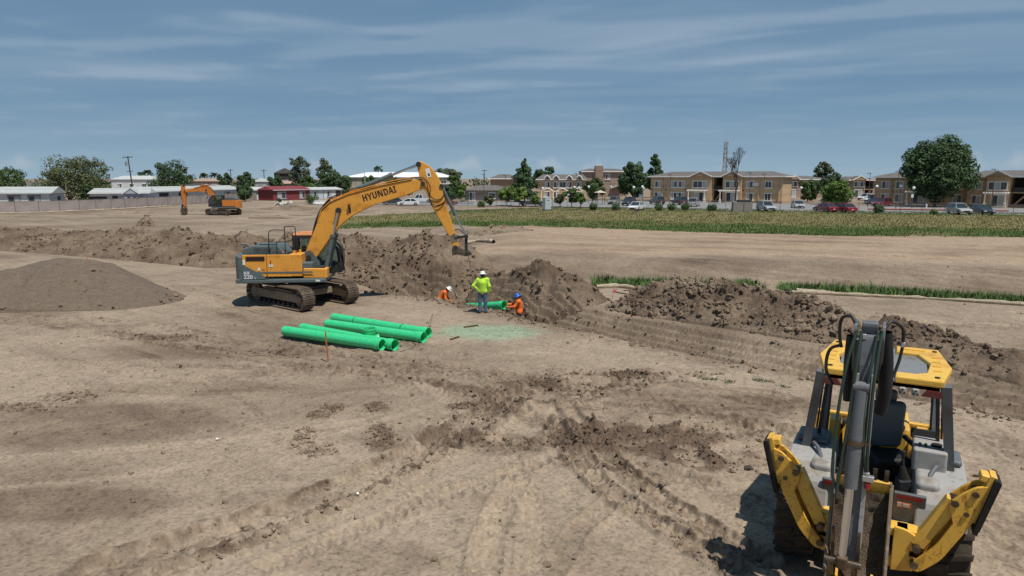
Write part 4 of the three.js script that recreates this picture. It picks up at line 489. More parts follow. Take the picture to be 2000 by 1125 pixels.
  for (const s of [-1, 1]) mesh('tail_light', [ext([[.50, -.19], [.56, -.10], [.74, -.10], [.76, -.19]].map(q => [q[0] * s, q[1]]), .05, -.08)], mat([.12, .025, .02], .35), roof);
  // --- rear frame, stabilisers
  mesh('stabiliser_frame', [rbox(1.12, .16, .22, .02, 0, .60, .72), rbox(1.16, .12, .24, .02, 0, 1.02, .70), rbox(.16, .56, .26, .02, -.40, .80, .72), rbox(.16, .56, .26, .02, .40, .80, .72), ext(smooth([[.3, .5], [.3, 1.12, .05], [.45, 1.1, .05], [.66, .98, .06], [.62, .86, .06], [.5, .82], [.5, .74], [.62, .74, .06], [.64, .60, .06], [.45, .52, .05]]), .05, .84, .008), ext(smooth([[-.3, .5], [-.3, 1.12, .05], [-.45, 1.1, .05], [-.66, .98, .06], [-.62, .86, .06], [-.5, .82], [-.5, .74], [-.62, .74, .06], [-.64, .60, .06], [-.45, .52, .05]]), .05, .84, .008)], M.yellow, t);
  for (const s of [-1, 1]) { const st = new THREE.Group(); st.name = 'stabiliser'; st.scale.y = .92; st.position.y = .05; t.add(st); const X = a => a.map(q => [q[0] * s, q[1], q[2]]);
    const arm = smooth(X([[.50, .62, .05], [.62, .59, .08], [.84, .84, .1], [1.07, 1.34], [1.18, 1.60, .04], [1.25, 2.04, .03], [1.13, 2.0, .04], [1.0, 1.88, .06], [.86, 1.70, .06], [.93, 1.42], [.76, 1.02, .1], [.55, .74, .05]]));
    mesh('stabiliser_arm', [ext(arm, .05, .93, .008), ext(arm, .05, .70, .008), bar([s * .60, .64, .815], [s * 1.0, 1.28, .815], .04, .22), bar([s * 1.0, 1.28, .815], [s * 1.24, 1.72, .815], .04, .22)], M.yellowDirty, st);
    mesh('stabiliser_cylinder', [bar([s * .58, .96, .815], [s * .92, 1.72, .815], .16, .15)], M.yellow, st); mesh('cylinder_rod', [rod([s * .56, .93, .815], [s * .66, 1.12, .815], .035)], M.chrome, st);
    mesh('stabiliser_pad', [bar([s * 1.16, 1.36, .815], [s * 1.33, 2.16, .815], .05, .42), bar([s * 1.19, 1.40, .815], [s * 1.36, 2.12, .815], .04, .34)], M.rubber, st); mesh('pad_bracket', [bar([s * 1.12, 1.5, .815], [s * 1.30, 2.18, .815], .07, .26), rbox(.16, .10, .2, .02, s * 1.24, 2.12, .815, 0, 0, -.2 * s)], M.yellow, st);
    for (const [r, h, q] of [[.56, .69, .05], [.57, .94, .05], [.93, 1.72, .045], [1.06, 1.6, .03], [1.13, 1.9, .04]]) mesh('pivot_pin', [cyl(q, .3, s * r, h, .83, 'z', 14)], M.steel, st); }
  // --- swing post, boom, dipper, bucket; the whole arm stands a little left of centre
  const ar = -.16; const arm = new THREE.Group(); arm.name = 'digging_arm'; arm.position.x = ar; arm.scale.y = .955; arm.position.y = .03; t.add(arm);
  const P2 = (f, h) => [-f, h]; // section in (z, y) drawn as x,y then turned
  const sec = (pts, w, x = 0, b = .012) => { const g = ext(smooth(pts.map(q => [q[0], q[1], q[2]])), w, 0, b); g.rotateY(-Math.PI / 2); g.translate(x, 0, 0); return g; }; // pts: (back distance, height)
  mesh('swing_post', [rbox(.36, .62, .3, .04, 0, .78, .98), cyl(.13, .72, 0, .8, .95, 'y', 18)], M.dark, arm);
  for (const s of [-1, 1]) mesh('swing_cylinder', [rod([s * .12, .82, 1.0], [s * .4, .82, .55], .05)], M.dark, arm);
  mesh('boom', [sec([[.9, .75, .06], [1.0, .6, .06], [1.2, .75, .05], [1.2, 1.3], [1.12, 2.4, .2], [1.2, 3.3], [1.62, 4.0, .08], [1.62, 4.12, .05], [1.45, 4.12, .1], [1.02, 3.5, .2], [.88, 2.4, .2], [.9, 1.4]], .17)], M.bhGrey, arm);
  for (const s of [-1, 1]) mesh('boom_plate', [sec([[1.15, 3.3], [1.35, 3.95, .1], [1.5, 4.13, .06], [1.68, 4.1, .06], [1.74, 3.92, .06], [1.5, 3.5, .1], [1.3, 3.15]], .035, s * .15, .006)], M.bhGrey, arm);
  mesh('cross_plate', [rbox(.27, .62, .03, .01, 0, 3.62, 1.55, .42)], M.bhGrey, arm);
  const dip = new THREE.Group(); dip.name = 'dipper'; arm.add(dip);
  mesh('dipper_beam', [sec([[1.55, 3.95, .06], [1.72, 3.98, .06], [1.80, 3.6], [1.86, 2.4], [1.98, 1.06, .06], [1.90, .92, .06], [1.78, 1.0, .06], [1.66, 2.0], [1.54, 3.0]], .155)], M.bhGrey, dip);
  for (const s of [-1, 1]) mesh('dipper_edge', [sec([[1.84, 3.5], [1.90, 2.4], [2.0, 1.3], [1.985, 1.3], [1.87, 2.4], [1.81, 3.5]], .05, s * .088, .004)], mat([.34, .33, .31], .5, { map: grime }), dip);
  const bc = mesh('bucket_cylinder', [rod([-.03, 3.32, 1.93], [-.055, 2.1, 2.06], .078, .078, 20), cyl(.07, .17, -.03, 3.36, 1.92, 'x', 14)], M.bhGrey, dip); mesh('piston_rod', [rod([-.055, 2.12, 2.06], [-.075, 1.2, 2.13], .047, .047, 18)], M.chrome, bc); mesh('rod_clamp', [cyl(.095, .06, -.04, 2.68, 2.0, 'y', 18), box(.2, .03, .05, 0, 2.68, 2.0)], M.steel, bc);
  mesh('rod_eye', [rbox(.13, .16, .13, .03, -.075, 1.14, 2.14)], mat([.20, .15, .10], .7, { map: grimeHeavy }), bc);
  for (const s of [-1, 1]) mesh('bucket_linkage', [bar([s * .14 - .05, 1.0, 1.93], [s * .14 - .06, 1.5, 1.99], .035, .09), bar([s * .13 - .07, 1.14, 2.14], [s * .13 - .06, .72, 2.06], .04, .1)], M.steel, dip);
  meshes('linkage_pin', [cyl(.045, .40, -.07, 1.14, 2.14, 'x', 14), cyl(.045, .36, -.06, .76, 2.06, 'x', 14)], M.steel, dip);
  // bucket curled in front of the dipper, mouth up and towards the back
  const bk = new THREE.Group(); bk.name = 'digging_bucket'; bk.position.x = .06; dip.add(bk);
  const shell = [[1.98, .70], [1.9, .55], [1.62, .50], [1.38, .68], [1.26, 1.0], [1.24, 1.45], [1.30, 1.95]]; const inn = shell.map(([a, b]) => [a + (1.75 - a) * .05, b + (1.3 - b) * .04]);
  mesh('bucket_shell', [sec([...shell, ...inn.slice().reverse()], .62, 0, .003)], M.yellowDirty, bk);
  for (const s of [-1, 1]) { mesh('bucket_side', [sec([...shell, [1.42, 1.9], [1.72, 1.35], [1.98, .9]], .022, s * .315, .003)], mat([.46, .40, .31], .6, { map: grimeHeavy }), bk); mesh('side_cutter', [bar([s * .33, .86, 1.99], [s * .33, 1.94, 1.36], .03, .05)], mat([.5, .47, .42], .45, { map: grimeHeavy }), bk); mesh('hinge_lug', [sec([[1.86, .5], [2.08, .58, .05], [2.1, .8, .05], [1.95, .98, .05], [1.84, .8]], .03, s * .19, .004)], M.yellow, bk); }
  mesh('bucket_floor_rail', [rbox(.62, .10, .10, .015, 0, .52, 1.98)], M.yellow, bk);
  { const g = new THREE.PlaneGeometry(.60, .95, 22, 30); const a = g.attributes.position, cl = []; const c = [0, 0, 0]; for (let i = 0; i < a.count; i++) { const u = a.getX(i), v = a.getY(i) / .95 + .5; const z = lerp(1.72, 1.34, v) + .10 * (fbm(u * 6 + 5, v * 7, 4) - .5) - .12 * Math.sin(v * 3.1) + .05 * Math.cos(u * 5), y = lerp(.72, 1.80, v); a.setXYZ(i, u, y, z); } g.computeVertexNormals(); mesh('packed_soil', [g], mat([.19, .142, .098], 1, { map: soilMap, bumpMap: soilBump, bumpScale: .03 }), bk, 1); }
  for (let i = 0; i < 5; i++) mesh('bucket_tooth', [bar([-.26 + i * .13, 1.92, 1.29], [-.26 + i * .13, 2.1, 1.31], .05, .035)], M.steel, bk);
  // hoses along the arm
  const hs = (pts, r, m) => mesh('hydraulic_hose', [tube(pts, r, 44, 8)], m, arm);
  hs([[-.13, 4.02, 1.72], [-.19, 3.7, 1.86], [-.24, 3.2, 1.98], [-.26, 2.7, 2.02], [-.25, 2.2, 2.06], [-.2, 2.05, 2.06]], .018, M.hose); hs([[-.08, 4.02, 1.74], [-.10, 3.6, 1.92], [-.13, 3.0, 2.0], [-.17, 2.4, 2.06], [-.20, 1.95, 2.1]], .018, M.hose); hs([[.13, 4.02, 1.72], [.10, 3.5, 1.92], [.09, 2.9, 1.98], [.10, 2.4, 1.98], [.11, 2.28, 1.97]], .018, M.hose); hs([[.09, 4.02, 1.72], [.05, 3.6, 1.9], [.02, 3.1, 1.99], [.05, 2.6, 2.0], [.09, 2.3, 1.97]], .016, M.hose);
  hs([[-.14, 4.05, 1.66], [-.2, 4.16, 1.6], [-.31, 4.12, 1.5], [-.33, 3.9, 1.46], [-.30, 3.72, 1.45]], .02, M.hoseBlack); hs([[-.30, 3.75, 1.44], [-.42, 3.68, 1.44], [-.45, 3.4, 1.46], [-.36, 3.22, 1.5]], .02, M.hoseBlack); hs([[.15, 4.05, 1.66], [.22, 4.14, 1.58], [.34, 4.05, 1.5], [.36, 3.86, 1.46]], .02, M.hoseBlack); hs([[.36, 3.84, 1.46], [.33, 3.6, 1.44], [.27, 3.4, 1.46], [.22, 3.46, 1.5]], .018, M.hose);
  meshes('hose_sleeve', [tube([[.17, 4.0, 1.56], [.21, 3.6, 1.5], [.22, 3.2, 1.46], [.18, 2.9, 1.4]], .07, 20, 10), tube([[-.2, 3.9, 1.5], [-.21, 3.5, 1.46], [-.19, 3.0, 1.38]], .05, 20, 10)], M.black, arm);
  for (const [x, y, z] of [[.36, 3.84, 1.46], [.11, 2.27, 1.97], [-.2, 2.02, 2.07], [-.05, 3.95, 1.72]]) mesh('hose_fitting', [rbox(.05, .07, .05, .012, x, y, z)], mat([.5, .52, .52], .35, { metalness: .8 }), arm);
  mesh('valve_block', [rbox(.13, .08, .08, .015, .12, 2.22, 1.96)], mat([.5, .52, .52], .35, { metalness: .8 }), arm); mesh('valve_cap', [cyl(.035, .07, .12, 2.13, 1.97)], M.red, arm);
}
// ---------------------------------------------------------------- people
function sdf(caps, cell, k = 0.035) { // caps: [ax,ay,az, bx,by,bz, ra, rb]; smooth union meshed with marching cubes
  const lo = [1e9, 1e9, 1e9], hi = [-1e9, -1e9, -1e9]; for (const c of caps) for (let i = 0; i < 3; i++) { const r = Math.max(c[6], c[7]) + .03; lo[i] = Math.min(lo[i], c[i] - r, c[i + 3] - r); hi[i] = Math.max(hi[i], c[i] + r, c[i + 3] + r); }
  const side = Math.max(hi[0] - lo[0], hi[1] - lo[1], hi[2] - lo[2]) * 1.06, n = Math.min(150, Math.ceil(side / cell)), C = [0, 1, 2].map(i => (lo[i] + hi[i]) / 2), mc = new MarchingCubes(n, M.skin, false, false, 90000); mc.isolation = 0; const f = mc.field; f.fill(-1); const hs = n / 2, S = side / 2;
  const d = new Float32Array(n * n * n).fill(1);
  for (const c of caps) { const r = Math.max(c[6], c[7]) + k + cell * 2, b0 = [], b1 = []; for (let i = 0; i < 3; i++) { b0[i] = Math.max(0, Math.floor(((Math.min(c[i], c[i + 3]) - r - C[i]) / S + 1) * hs)); b1[i] = Math.min(n - 1, Math.ceil(((Math.max(c[i], c[i + 3]) + r - C[i]) / S + 1) * hs)); }
    const vx = c[3] - c[0], vy = c[4] - c[1], vz = c[5] - c[2], vv = vx * vx + vy * vy + vz * vz || 1e-9;
    for (let z = b0[2]; z <= b1[2]; z++) for (let y = b0[1]; y <= b1[1]; y++) for (let x = b0[0]; x <= b1[0]; x++) { const X = (x / hs - 1) * S + C[0] - c[0], Y = (y / hs - 1) * S + C[1] - c[1], Z = (z / hs - 1) * S + C[2] - c[2], t = clamp((X * vx + Y * vy + Z * vz) / vv), q = Math.hypot(X - vx * t, Y - vy * t, Z - vz * t) - lerp(c[6], c[7], t), o = z * n * n + y * n + x, e = d[o], h = Math.max(k - Math.abs(e - q), 0) / k; d[o] = Math.min(e, q) - h * h * k * .25; } }
  for (let i = 0; i < f.length; i++) f[i] = -d[i]; mc.update(); const g = new THREE.BufferGeometry(), N = mc.count; const p = mc.positionArray.slice(0, N * 3), nn = mc.normalArray.slice(0, N * 3); for (let i = 0; i < N; i++) for (let a = 0; a < 3; a++) p[i * 3 + a] = p[i * 3 + a] * S + C[a]; g.setAttribute('position', new THREE.BufferAttribute(p, 3)); g.setAttribute('normal', new THREE.BufferAttribute(nn, 3)); g.setAttribute('uv', new THREE.BufferAttribute(new Float32Array(N * 2), 2));
  return g; }
function hand(w, dir, nrm, s, curl = .5) { // wrist point, pointing direction, palm normal, side: palm, four fingers and a thumb
  const D = V(...dir).normalize(), Nn = V(...nrm).normalize(), A = D.clone().cross(Nn).normalize().multiplyScalar(s), W = V(...w), P = (a, b, c) => W.clone().addScaledVector(D, a).addScaledVector(A, b).addScaledVector(Nn, c), caps = [], add = (p, q, r, r2) => caps.push([p.x, p.y, p.z, q.x, q.y, q.z, r, r2]);
  for (const b of [-.028, -.009, .01, .028]) add(P(.0, b * .8, 0), P(.085, b, 0), .016, .0125);
  [[-.03, .062], [-.01, .072], [.01, .068], [.029, .054]].forEach(([b, l]) => { const p0 = P(.09, b, 0), p1 = P(.09 + l * .5, b, .012 * curl * 2), p2 = P(.09 + l * .5 + l * .45 * (1 - curl * .6), b, .012 + .045 * curl); add(p0, p1, .0095, .009); add(p1, p2, .009, .008); });
  add(P(.02, -.03, .005), P(.055, -.06, .018), .013, .011); add(P(.055, -.06, .018), P(.088, -.068, .03), .010, .0085); return caps; }
function person(label, X, D, y, J, top, legs, hatGeo, hatMat, face) {
  const t = thing('person', label, 'person', X, D, y, 0); const c = (a, b, r, r2 = r) => [...J[a], ...J[b], r, r2];
  const limbs = e => [c('hipL', 'kneeL', .088 + e, .066 + e), c('kneeL', 'ankL', .064 + e, .05 + e), c('hipR', 'kneeR', .088 + e, .066 + e), c('kneeR', 'ankR', .064 + e, .05 + e), c('hipL', 'hipR', .105 + e)];
  const torso = e => [c('pelvis', 'chest', .125 + e, .145 + e), c('chest', 'neck', .13 + e, .06 + e), c('shL', 'shR', .075 + e), c('shL', 'pelvis', .08 + e, .1 + e), c('shR', 'pelvis', .08 + e, .1 + e)];
  const arms = e => [c('shL', 'elL', .062 + e, .047 + e), c('elL', 'wrL', .045 + e, .032 + e), c('shR', 'elR', .062 + e, .047 + e), c('elR', 'wrR', .045 + e, .032 + e)];
  const hd = J.head, F = V(...face).normalize(), q = (a, b, cc) => { const s = V(0, 1, 0), A = F.clone().cross(s).normalize(), U = A.clone().cross(F).normalize(); return V(...hd).addScaledVector(F, a).addScaledVector(U, b).addScaledVector(A, cc).toArray(); };
  const headC = [[...q(-.012, .025, 0), ...q(-.01, .03, 0), .093, .093], [...q(.015, -.03, 0), ...q(.03, -.075, 0), .072, .052], [...q(.09, .0, 0), ...q(.112, -.028, 0), .010, .016], [...q(.075, .02, -.035), ...q(.075, .02, .035), .022, .022], [...q(-.005, .0, .088), ...q(-.012, -.03, .085), .014, .012], [...q(-.005, .0, -.088), ...q(-.012, -.03, -.085), .014, .012], [...q(.082, -.065, -.018), ...q(.082, -.065, .018), .011, .011]];
  const body = mergeGeometries([sdf([...limbs(-.012), ...torso(-.02), ...arms(-.008), [...J.neck, ...hd, .055, .06]], .016), sdf([...headC, [...J.neck, ...hd, .052, .055]], .006, .02), sdf(J.handL, .0035, .008), sdf(J.handR, .0035, .008)]);
  const b = new THREE.Mesh(body, M.skin); b.name = 'body'; b.castShadow = b.receiveShadow = true; t.add(b);
  const cloth = (n, caps, m) => { const g = sdf(caps, .014, .05), p = g.attributes.position, nn = g.attributes.normal; for (let i = 0; i < p.count; i++) { const w = (fbm(p.getX(i) * 9 + p.getZ(i) * 6 + 20, p.getY(i) * 16 + 30, 3) - .5) * .03; p.setXYZ(i, p.getX(i) + nn.getX(i) * w, p.getY(i) + nn.getY(i) * w, p.getZ(i) + nn.getZ(i) * w); } g.computeVertexNormals(); const mm = new THREE.Mesh(g, m); mm.name = n; boxUV(g); mm.castShadow = mm.receiveShadow = true; t.add(mm); return mm; };
  cloth('shirt', [...torso(.012), ...arms(.014), ...(() => { const a = J.hipL, b = J.hipR, u = J.hem; return [[a[0], u[1] + .06, a[2], b[0], u[1] + .06, b[2], .125, .125], [a[0] * 1.1 + 0, u[1] + .0, a[2] * 1.1, b[0] * 1.1, u[1] + .0, b[2] * 1.1, .105, .105], [...J.pelvis, ...J.chest, .155, .165]]; })()], top); cloth('trousers', limbs(.016), legs);
  for (const s of ['L', 'R']) mesh('boot', [sdf([[...J['ank' + s], ...J['toe' + s], .052, .042], [...J['ank' + s], J['ank' + s][0], J['ank' + s][1] + .1, J['ank' + s][2], .055, .055]], .01)], M.boots, t);
  mesh('hair', [sdf([[...q(-.025, .02, 0), ...q(-.03, -.03, 0), .09, .075]], .008)], mat([.015, .012, .01], .8), t);
  const h = mesh('hard_hat', hatGeo, hatMat, t); h.position.set(...q(0, .065, 0)); const U = V(0, 1, 0).addScaledVector(F, -F.y); h.quaternion.setFromUnitVectors(V(0, 1, 0), U.lengthSq() > .01 ? V(...q(0, 1, 0)).sub(V(...hd)).normalize() : V(0, 1, 0)); return t; }
const brimHat = () => [lathe([[0, .118], [.05, .115], [.085, .095], [.103, .06], [.11, .02], [.112, 0], [.15, -.012], [.185, -.006], [.192, -.002], [.19, -.014], [.15, -.022], [.10, -.012]], 28), rbox(.035, .02, .18, .009, 0, .116, 0)];
const capHat = () => [lathe([[0, .115], [.05, .112], [.09, .092], [.112, .055], [.12, .01], [.15, -.008], [.168, -.02], [.165, -.028], [.13, -.02], [.11, -.005]], 28), rbox(.03, .02, .17, .009, 0, .112, 0), rbox(.012, .02, .16, .006, .04, .106, 0), rbox(.012, .02, .16, .006, -.04, .106, 0)];
{ const p = gp(943, 613), y = gh(...p); const X = p[0], D = p[1];
  person('person in a yellow green work shirt, jeans and white hard hat, hand on hip', X, D, y, { pelvis: [0, .98, 0], hem: [0, .90, 0], chest: [0, 1.30, .01], neck: [0, 1.50, -.01], head: [0, 1.62, -.03], shL: [-.185, 1.43, 0], shR: [.185, 1.43, 0], elL: [-.40, 1.19, .06], wrL: [-.21, 1.03, .02], elR: [.285, 1.17, .06], wrR: [.30, .95, .0], hipL: [-.09, .92, 0], hipR: [.09, .92, 0], kneeL: [-.115, .50, -.02], kneeR: [.115, .50, -.02], ankL: [-.12, .09, .03], ankR: [.13, .09, .02], toeL: [-.15, .045, -.14], toeR: [.21, .045, -.11], handL: hand([-.20, 1.02, .02], [.75, -.5, -.2], [0, 0, -1], 1, .6), handR: hand([.30, .94, 0], [.02, -1, -.12], [-1, 0, 0], -1, .5) }, M.hiviz, M.jeans, brimHat(), M.hatWhite, [0, -.1, -1]); }
{ const X = .30, D = 29.3, y = gh(X, D);
  person('person in an orange shirt and blue hard hat steadying the pipe end', X, D, y, { pelvis: [.02, .92, 0], hem: [.02, .84, 0], chest: [-.01, 1.22, 0], neck: [-.03, 1.42, 0], head: [-.06, 1.53, .0], shL: [-.02, 1.35, .18], shR: [-.02, 1.35, -.18], elL: [-.20, 1.13, .22], wrL: [-.46, 1.10, .14], elR: [-.24, 1.16, -.2], wrR: [-.50, 1.18, -.12], hipL: [.02, .87, .09], hipR: [.02, .87, -.09], kneeL: [-.06, .47, .11], kneeR: [.02, .47, -.11], ankL: [.0, .09, .12], ankR: [.08, .09, -.12], toeL: [-.16, .045, .14], toeR: [-.08, .045, -.14], handL: hand([-.47, 1.10, .14], [-1, .05, -.15], [0, 0, -1], -1, .7), handR: hand([-.51, 1.18, -.12], [-1, .05, .1], [0, 0, 1], 1, .7) }, M.orangeCloth, M.darkPants, capHat(), M.hatBlue, [-1, -.3, .1]); }
{ const X = -3.25, D = 32.2, y = gh(X, D) + 0;
  person('person in an orange shirt and white hard hat bending down in the trench', X, D, y, { pelvis: [-.22, .92, 0], hem: [-.25, .88, 0], chest: [.0, 1.22, 0], neck: [.11, 1.38, 0], head: [.21, 1.43, .02], shL: [.05, 1.31, -.18], shR: [.05, 1.31, .18], elL: [.12, 1.03, -.22], wrL: [.29, .84, -.16], elR: [.08, 1.03, .23], wrR: [.26, .84, .16], hipL: [-.22, .88, -.09], hipR: [-.22, .88, .09], kneeL: [-.06, .46, -.12], kneeR: [-.08, .46, .12], ankL: [-.18, .09, -.13], ankR: [-.2, .09, .13], toeL: [-.02, .045, -.14], toeR: [-.04, .045, .14], handL: hand([.29, .83, -.16], [.5, -.8, 0], [0, 0, 1], -1, .6), handR: hand([.26, .83, .16], [.5, -.8, 0], [0, 0, -1], 1, .6) }, M.orangeCloth, M.darkPants, capHat(), M.hatWhite, [.75, -.7, .1]); }
console.log('people done');
// ---------------------------------------------------------------- trees, shrubs, grass
const leafMats = {}; 
function leafMat() { return leafMats.a || (leafMats.a = new THREE.MeshStandardMaterial({ color: 0xffffff, vertexColors: true, roughness: .9, side: THREE.DoubleSide })); }
const barkMat = mat([.13, .10, .078], .95, { map: grimeHeavy });
function foliage(list, R, ls, rgb, jit = .35) { // list: [x,y,z,rx,ry,rz,n] clumps -> many leaf-sized faces
  const pos = [], col = [], nor = []; const c = [0, 0, 0];
  for (const [cx, cy, cz, rx, ry, rz, n, tone = 1] of list) { const ct = tone * (1 + (R() - .5) * jit); for (let i = 0; i < n; i++) { let x, y, z; do { x = R() * 2 - 1; y = R() * 2 - 1; z = R() * 2 - 1; } while (x * x + y * y + z * z > 1); const l = Math.hypot(x, y, z) || 1, push = .35 + .65 * Math.sqrt(l); x = x / l * push; y = y / l * push; z = z / l * push; const P = V(cx + x * rx, cy + y * ry, cz + z * rz), a = V(R() - .5, R() - .5, R() - .5).normalize(), N0 = V(x, y + .35, z).normalize().addScaledVector(V(R() - .5, R() - .5, R() - .5), 1.1).normalize(), u = a.cross(N0).normalize(), w = u.clone().cross(N0), s = ls * (.6 + R() * .8); const A = P.clone().addScaledVector(u, -s), B = P.clone().addScaledVector(w, s * .45), C = P.clone().addScaledVector(u, s), E = P.clone().addScaledVector(w, -s * .45); for (const q of [A, B, C, A, C, E]) { pos.push(q.x, q.y, q.z); nor.push(N0.x, N0.y, N0.z); } const k = ct * (.72 + R() * .56), hue = (R() - .5) * .2; for (let t = 0; t < 6; t++) col.push(rgb[0] * k * (1 + hue), rgb[1] * k, rgb[2] * k * (1 - hue)); } }
  const g = new THREE.BufferGeometry(); g.setAttribute('position', new THREE.Float32BufferAttribute(pos, 3)); g.setAttribute('normal', new THREE.Float32BufferAttribute(nor, 3)); g.setAttribute('color', new THREE.Float32BufferAttribute(col, 3)); return g; }
function leafMesh(name, g, parent) { const m = new THREE.Mesh(g, leafMat()); m.name = name; m.castShadow = m.receiveShadow = true; if (parent) parent.add(m); return m; }
const GREEN = { dark: [.052, .094, .032], mid: [.066, .112, .030], fresh: [.115, .185, .036], olive: [.098, .118, .044], grey: [.085, .105, .058], weed: [.055, .095, .028] };
let treeSeed = 100;
function tree(kind, label, X, D, h, w, o = {}) { // h total height, w crown width
  const R = rng(treeSeed++), t = thing(o.name || 'tree', label, 'tree', X, D, gh(X, D) - .05, 0, o.group), rgb = GREEN[o.tone || 'mid'], base = o.base ?? .25, list = [], ls = (o.leaf ? o.leaf * 1.15 : Math.max(.18, D * .0018)), dens = o.dens || 1;
  const cb = h * base, ch = h - cb, limbs = [], tr = Math.max(.08, h * .02); const trunk = [rod([0, 0, 0], [(R() - .5) * .2, cb + ch * .35, (R() - .5) * .2], tr, tr * .6, 8)];
  if (kind === 'conifer') { const nl = 16; for (let i = 0; i < nl; i++) { const f = i / (nl - 1), y = cb + ch * f * .96, rr = w / 2 * (1 - f) ** .75 * (.8 + .35 * R()) + .15; const m = Math.ceil(4 + 5 * (1 - f)); for (let k = 0; k < m; k++) { const a = R() * 6.283, q = rr * (.35 + .6 * R()); list.push([Math.cos(a) * q, y + (R() - .5) * ch * .06, Math.sin(a) * q, rr * .42 + .15, ch * .055, rr * .42 + .15, Math.ceil(46 * dens), .9 + .2 * R()]); } } trunk.push(rod([0, cb, 0], [0, h * .97, 0], tr * .8, .03, 8)); }
  else { const nl = Math.max(7, Math.round((o.clumps || 26) / (kind === 'loose' ? 1.7 : 2.6))), loose = kind === 'loose', fl = o.flat ?? 1; // lobes on the crown, clumps on each lobe
    for (let i = 0; i < nl; i++) { const a = i * 2.399 + R() * .7, yy = clamp(1 - 2 * (i + .5) / nl + (R() - .5) * .3, -1, 1), rr = Math.sqrt(Math.max(0, 1 - yy * yy)) * (loose ? .3 + .75 * R() : .55 + .5 * R()), lr = (loose ? .19 : .24) * w * (.7 + .6 * R()), lx = Math.cos(a) * rr * (w / 2 - lr * .45), lz = Math.sin(a) * rr * (w / 2 - lr * .45), ly = cb + ch * .5 + yy * fl * (ch / 2 - lr * .55 * Math.min(1, ch / w)), vy = Math.min(1, ch / w * 1.1), tone = .85 + .3 * R();
      limbs.push(rod([0, cb * .75, 0], [lx * .85, ly, lz * .85], tr * .38, tr * .1, 6)); const nk = loose ? 6 : 8; for (let k = 0; k < nk; k++) { const b = R() * 6.283, e = R() * 2 - 1, q = Math.sqrt(1 - e * e); list.push([lx + Math.cos(b) * q * lr * .62, ly + e * lr * .62 * vy, lz + Math.sin(b) * q * lr * .62, lr * .46, lr * .40 * vy, lr * .46, Math.ceil((loose ? 34 : 60) * dens), tone * (.9 + .2 * R())]); } }
    if (!loose) list.push([0, cb + ch * .48, 0, w * .3, ch * .3, w * .3, Math.ceil(260 * dens)]); }
  mesh('trunk', [...trunk, ...limbs], barkMat, t); leafMesh('crown', foliage(list, R, ls, rgb), t); return t; }
function shrub(label, X, D, h, w, tone = 'dark', group) { const R = rng(treeSeed++), t = thing('shrub', label, 'shrub', X, D, gh(X, D), 0, group), list = []; for (let i = 0; i < 12; i++) { const a = R() * 6.283, q = Math.sqrt(R()) * w * .28; list.push([Math.cos(a) * q, h * (.35 + .25 * R()), Math.sin(a) * q, w * .22, h * .35, w * .22, 60]); } mesh('stem', [rod([0, 0, 0], [0, h * .4, 0], .05, .03, 6)], barkMat, t); leafMesh('leaves', foliage(list, R, Math.max(.1, D * .0011), GREEN[tone]), t); return t; }
function palm(label, X, D, h, o = {}) { const R = rng(treeSeed++), t = thing('palm_tree', label, 'palm tree', X, D, 0, 0, o.group); mesh('trunk', [rod([0, 0, 0], [.2, h, 0], .25, .18, 8)], barkMat, t); const list = []; for (let i = 0; i < 22; i++) { const a = R() * 6.283, e = R() * 1.6 - .5; for (let k = 1; k < 6; k++) { const q = k * .42, d = -k * k * .035; list.push([.2 + Math.cos(a) * Math.cos(e) * q, h + Math.sin(e) * q + d, Math.sin(a) * Math.cos(e) * q, .25, .12, .25, 5]); } } leafMesh('fronds', foliage(list, R, .34, GREEN.dark), t); return t; }
const b2 = (x, D) => at(x, 400, D)[0];
const T = (kind, label, x, D, topY, wpx, o) => { const [X] = at(x, topY, D), h = at(x, topY, D)[1]; return tree(kind, label, X, D, h, wpx / FPX * D, o); };
// left
T('loose', 'dark tree standing behind the first white mobile home', 20, 175, 326, 70, { tone: 'dark', clumps: 24, base: .15 });
T('round', 'light green low tree beside the first mobile home roof', 12, 150, 343, 70, { tone: 'mid', clumps: 18, base: .1 });
T('round', 'big spreading olive green tree between the two white mobile homes', 128, 141, 312, 116, { tone: 'olive', clumps: 40, base: .05, leaf: .2 });
T('loose', 'ragged upper limb tree rising from behind the spreading olive tree', 172, 146, 306, 92, { tone: 'olive', clumps: 34, base: .1, leaf: .2 });
T('loose', 'small dark tree at the foot of the spreading olive tree', 165, 138, 358, 30, { tone: 'dark', clumps: 12, base: .15 });
T('round', 'dense dark tree right of the leaning utility pole', 330, 172, 315, 72, { tone: 'dark', clumps: 34, base: .12, leaf: .22 });
T('loose', 'thin branched tree at the edge of the dense dark tree', 358, 176, 324, 34, { tone: 'grey', clumps: 14, base: .2 });
T('round', 'round green tree in front of the white mobile home by the lamp pole', 476, 168, 360, 34, { tone: 'dark', clumps: 20, base: .1 });
T('round', 'small dark tree among the roofs behind the far excavator', 438, 260, 338, 26, { tone: 'dark', clumps: 16, base: .15 });
T('round', 'dark bushy tree behind the white lamp pole', 478, 250, 338, 32, { tone: 'dark', clumps: 18, base: .1 });
T('round', 'dark tree in front of the small dark building', 538, 260, 340, 28, { tone: 'dark', clumps: 18, base: .12 });
T('loose', 'tall eucalyptus with an open grey green crown', 582, 235, 305, 52, { tone: 'grey', clumps: 40, base: .12, leaf: .3, name: 'eucalyptus_tree' });
T('loose', 'second tall eucalyptus, slimmer, next to the first', 633, 240, 311, 40, { tone: 'grey', clumps: 34, base: .15, leaf: .3, name: 'eucalyptus_tree' });
T('round', 'dark wide tree under the two eucalyptus trees', 650, 225, 334, 62, { tone: 'dark', clumps: 30, base: .08 });
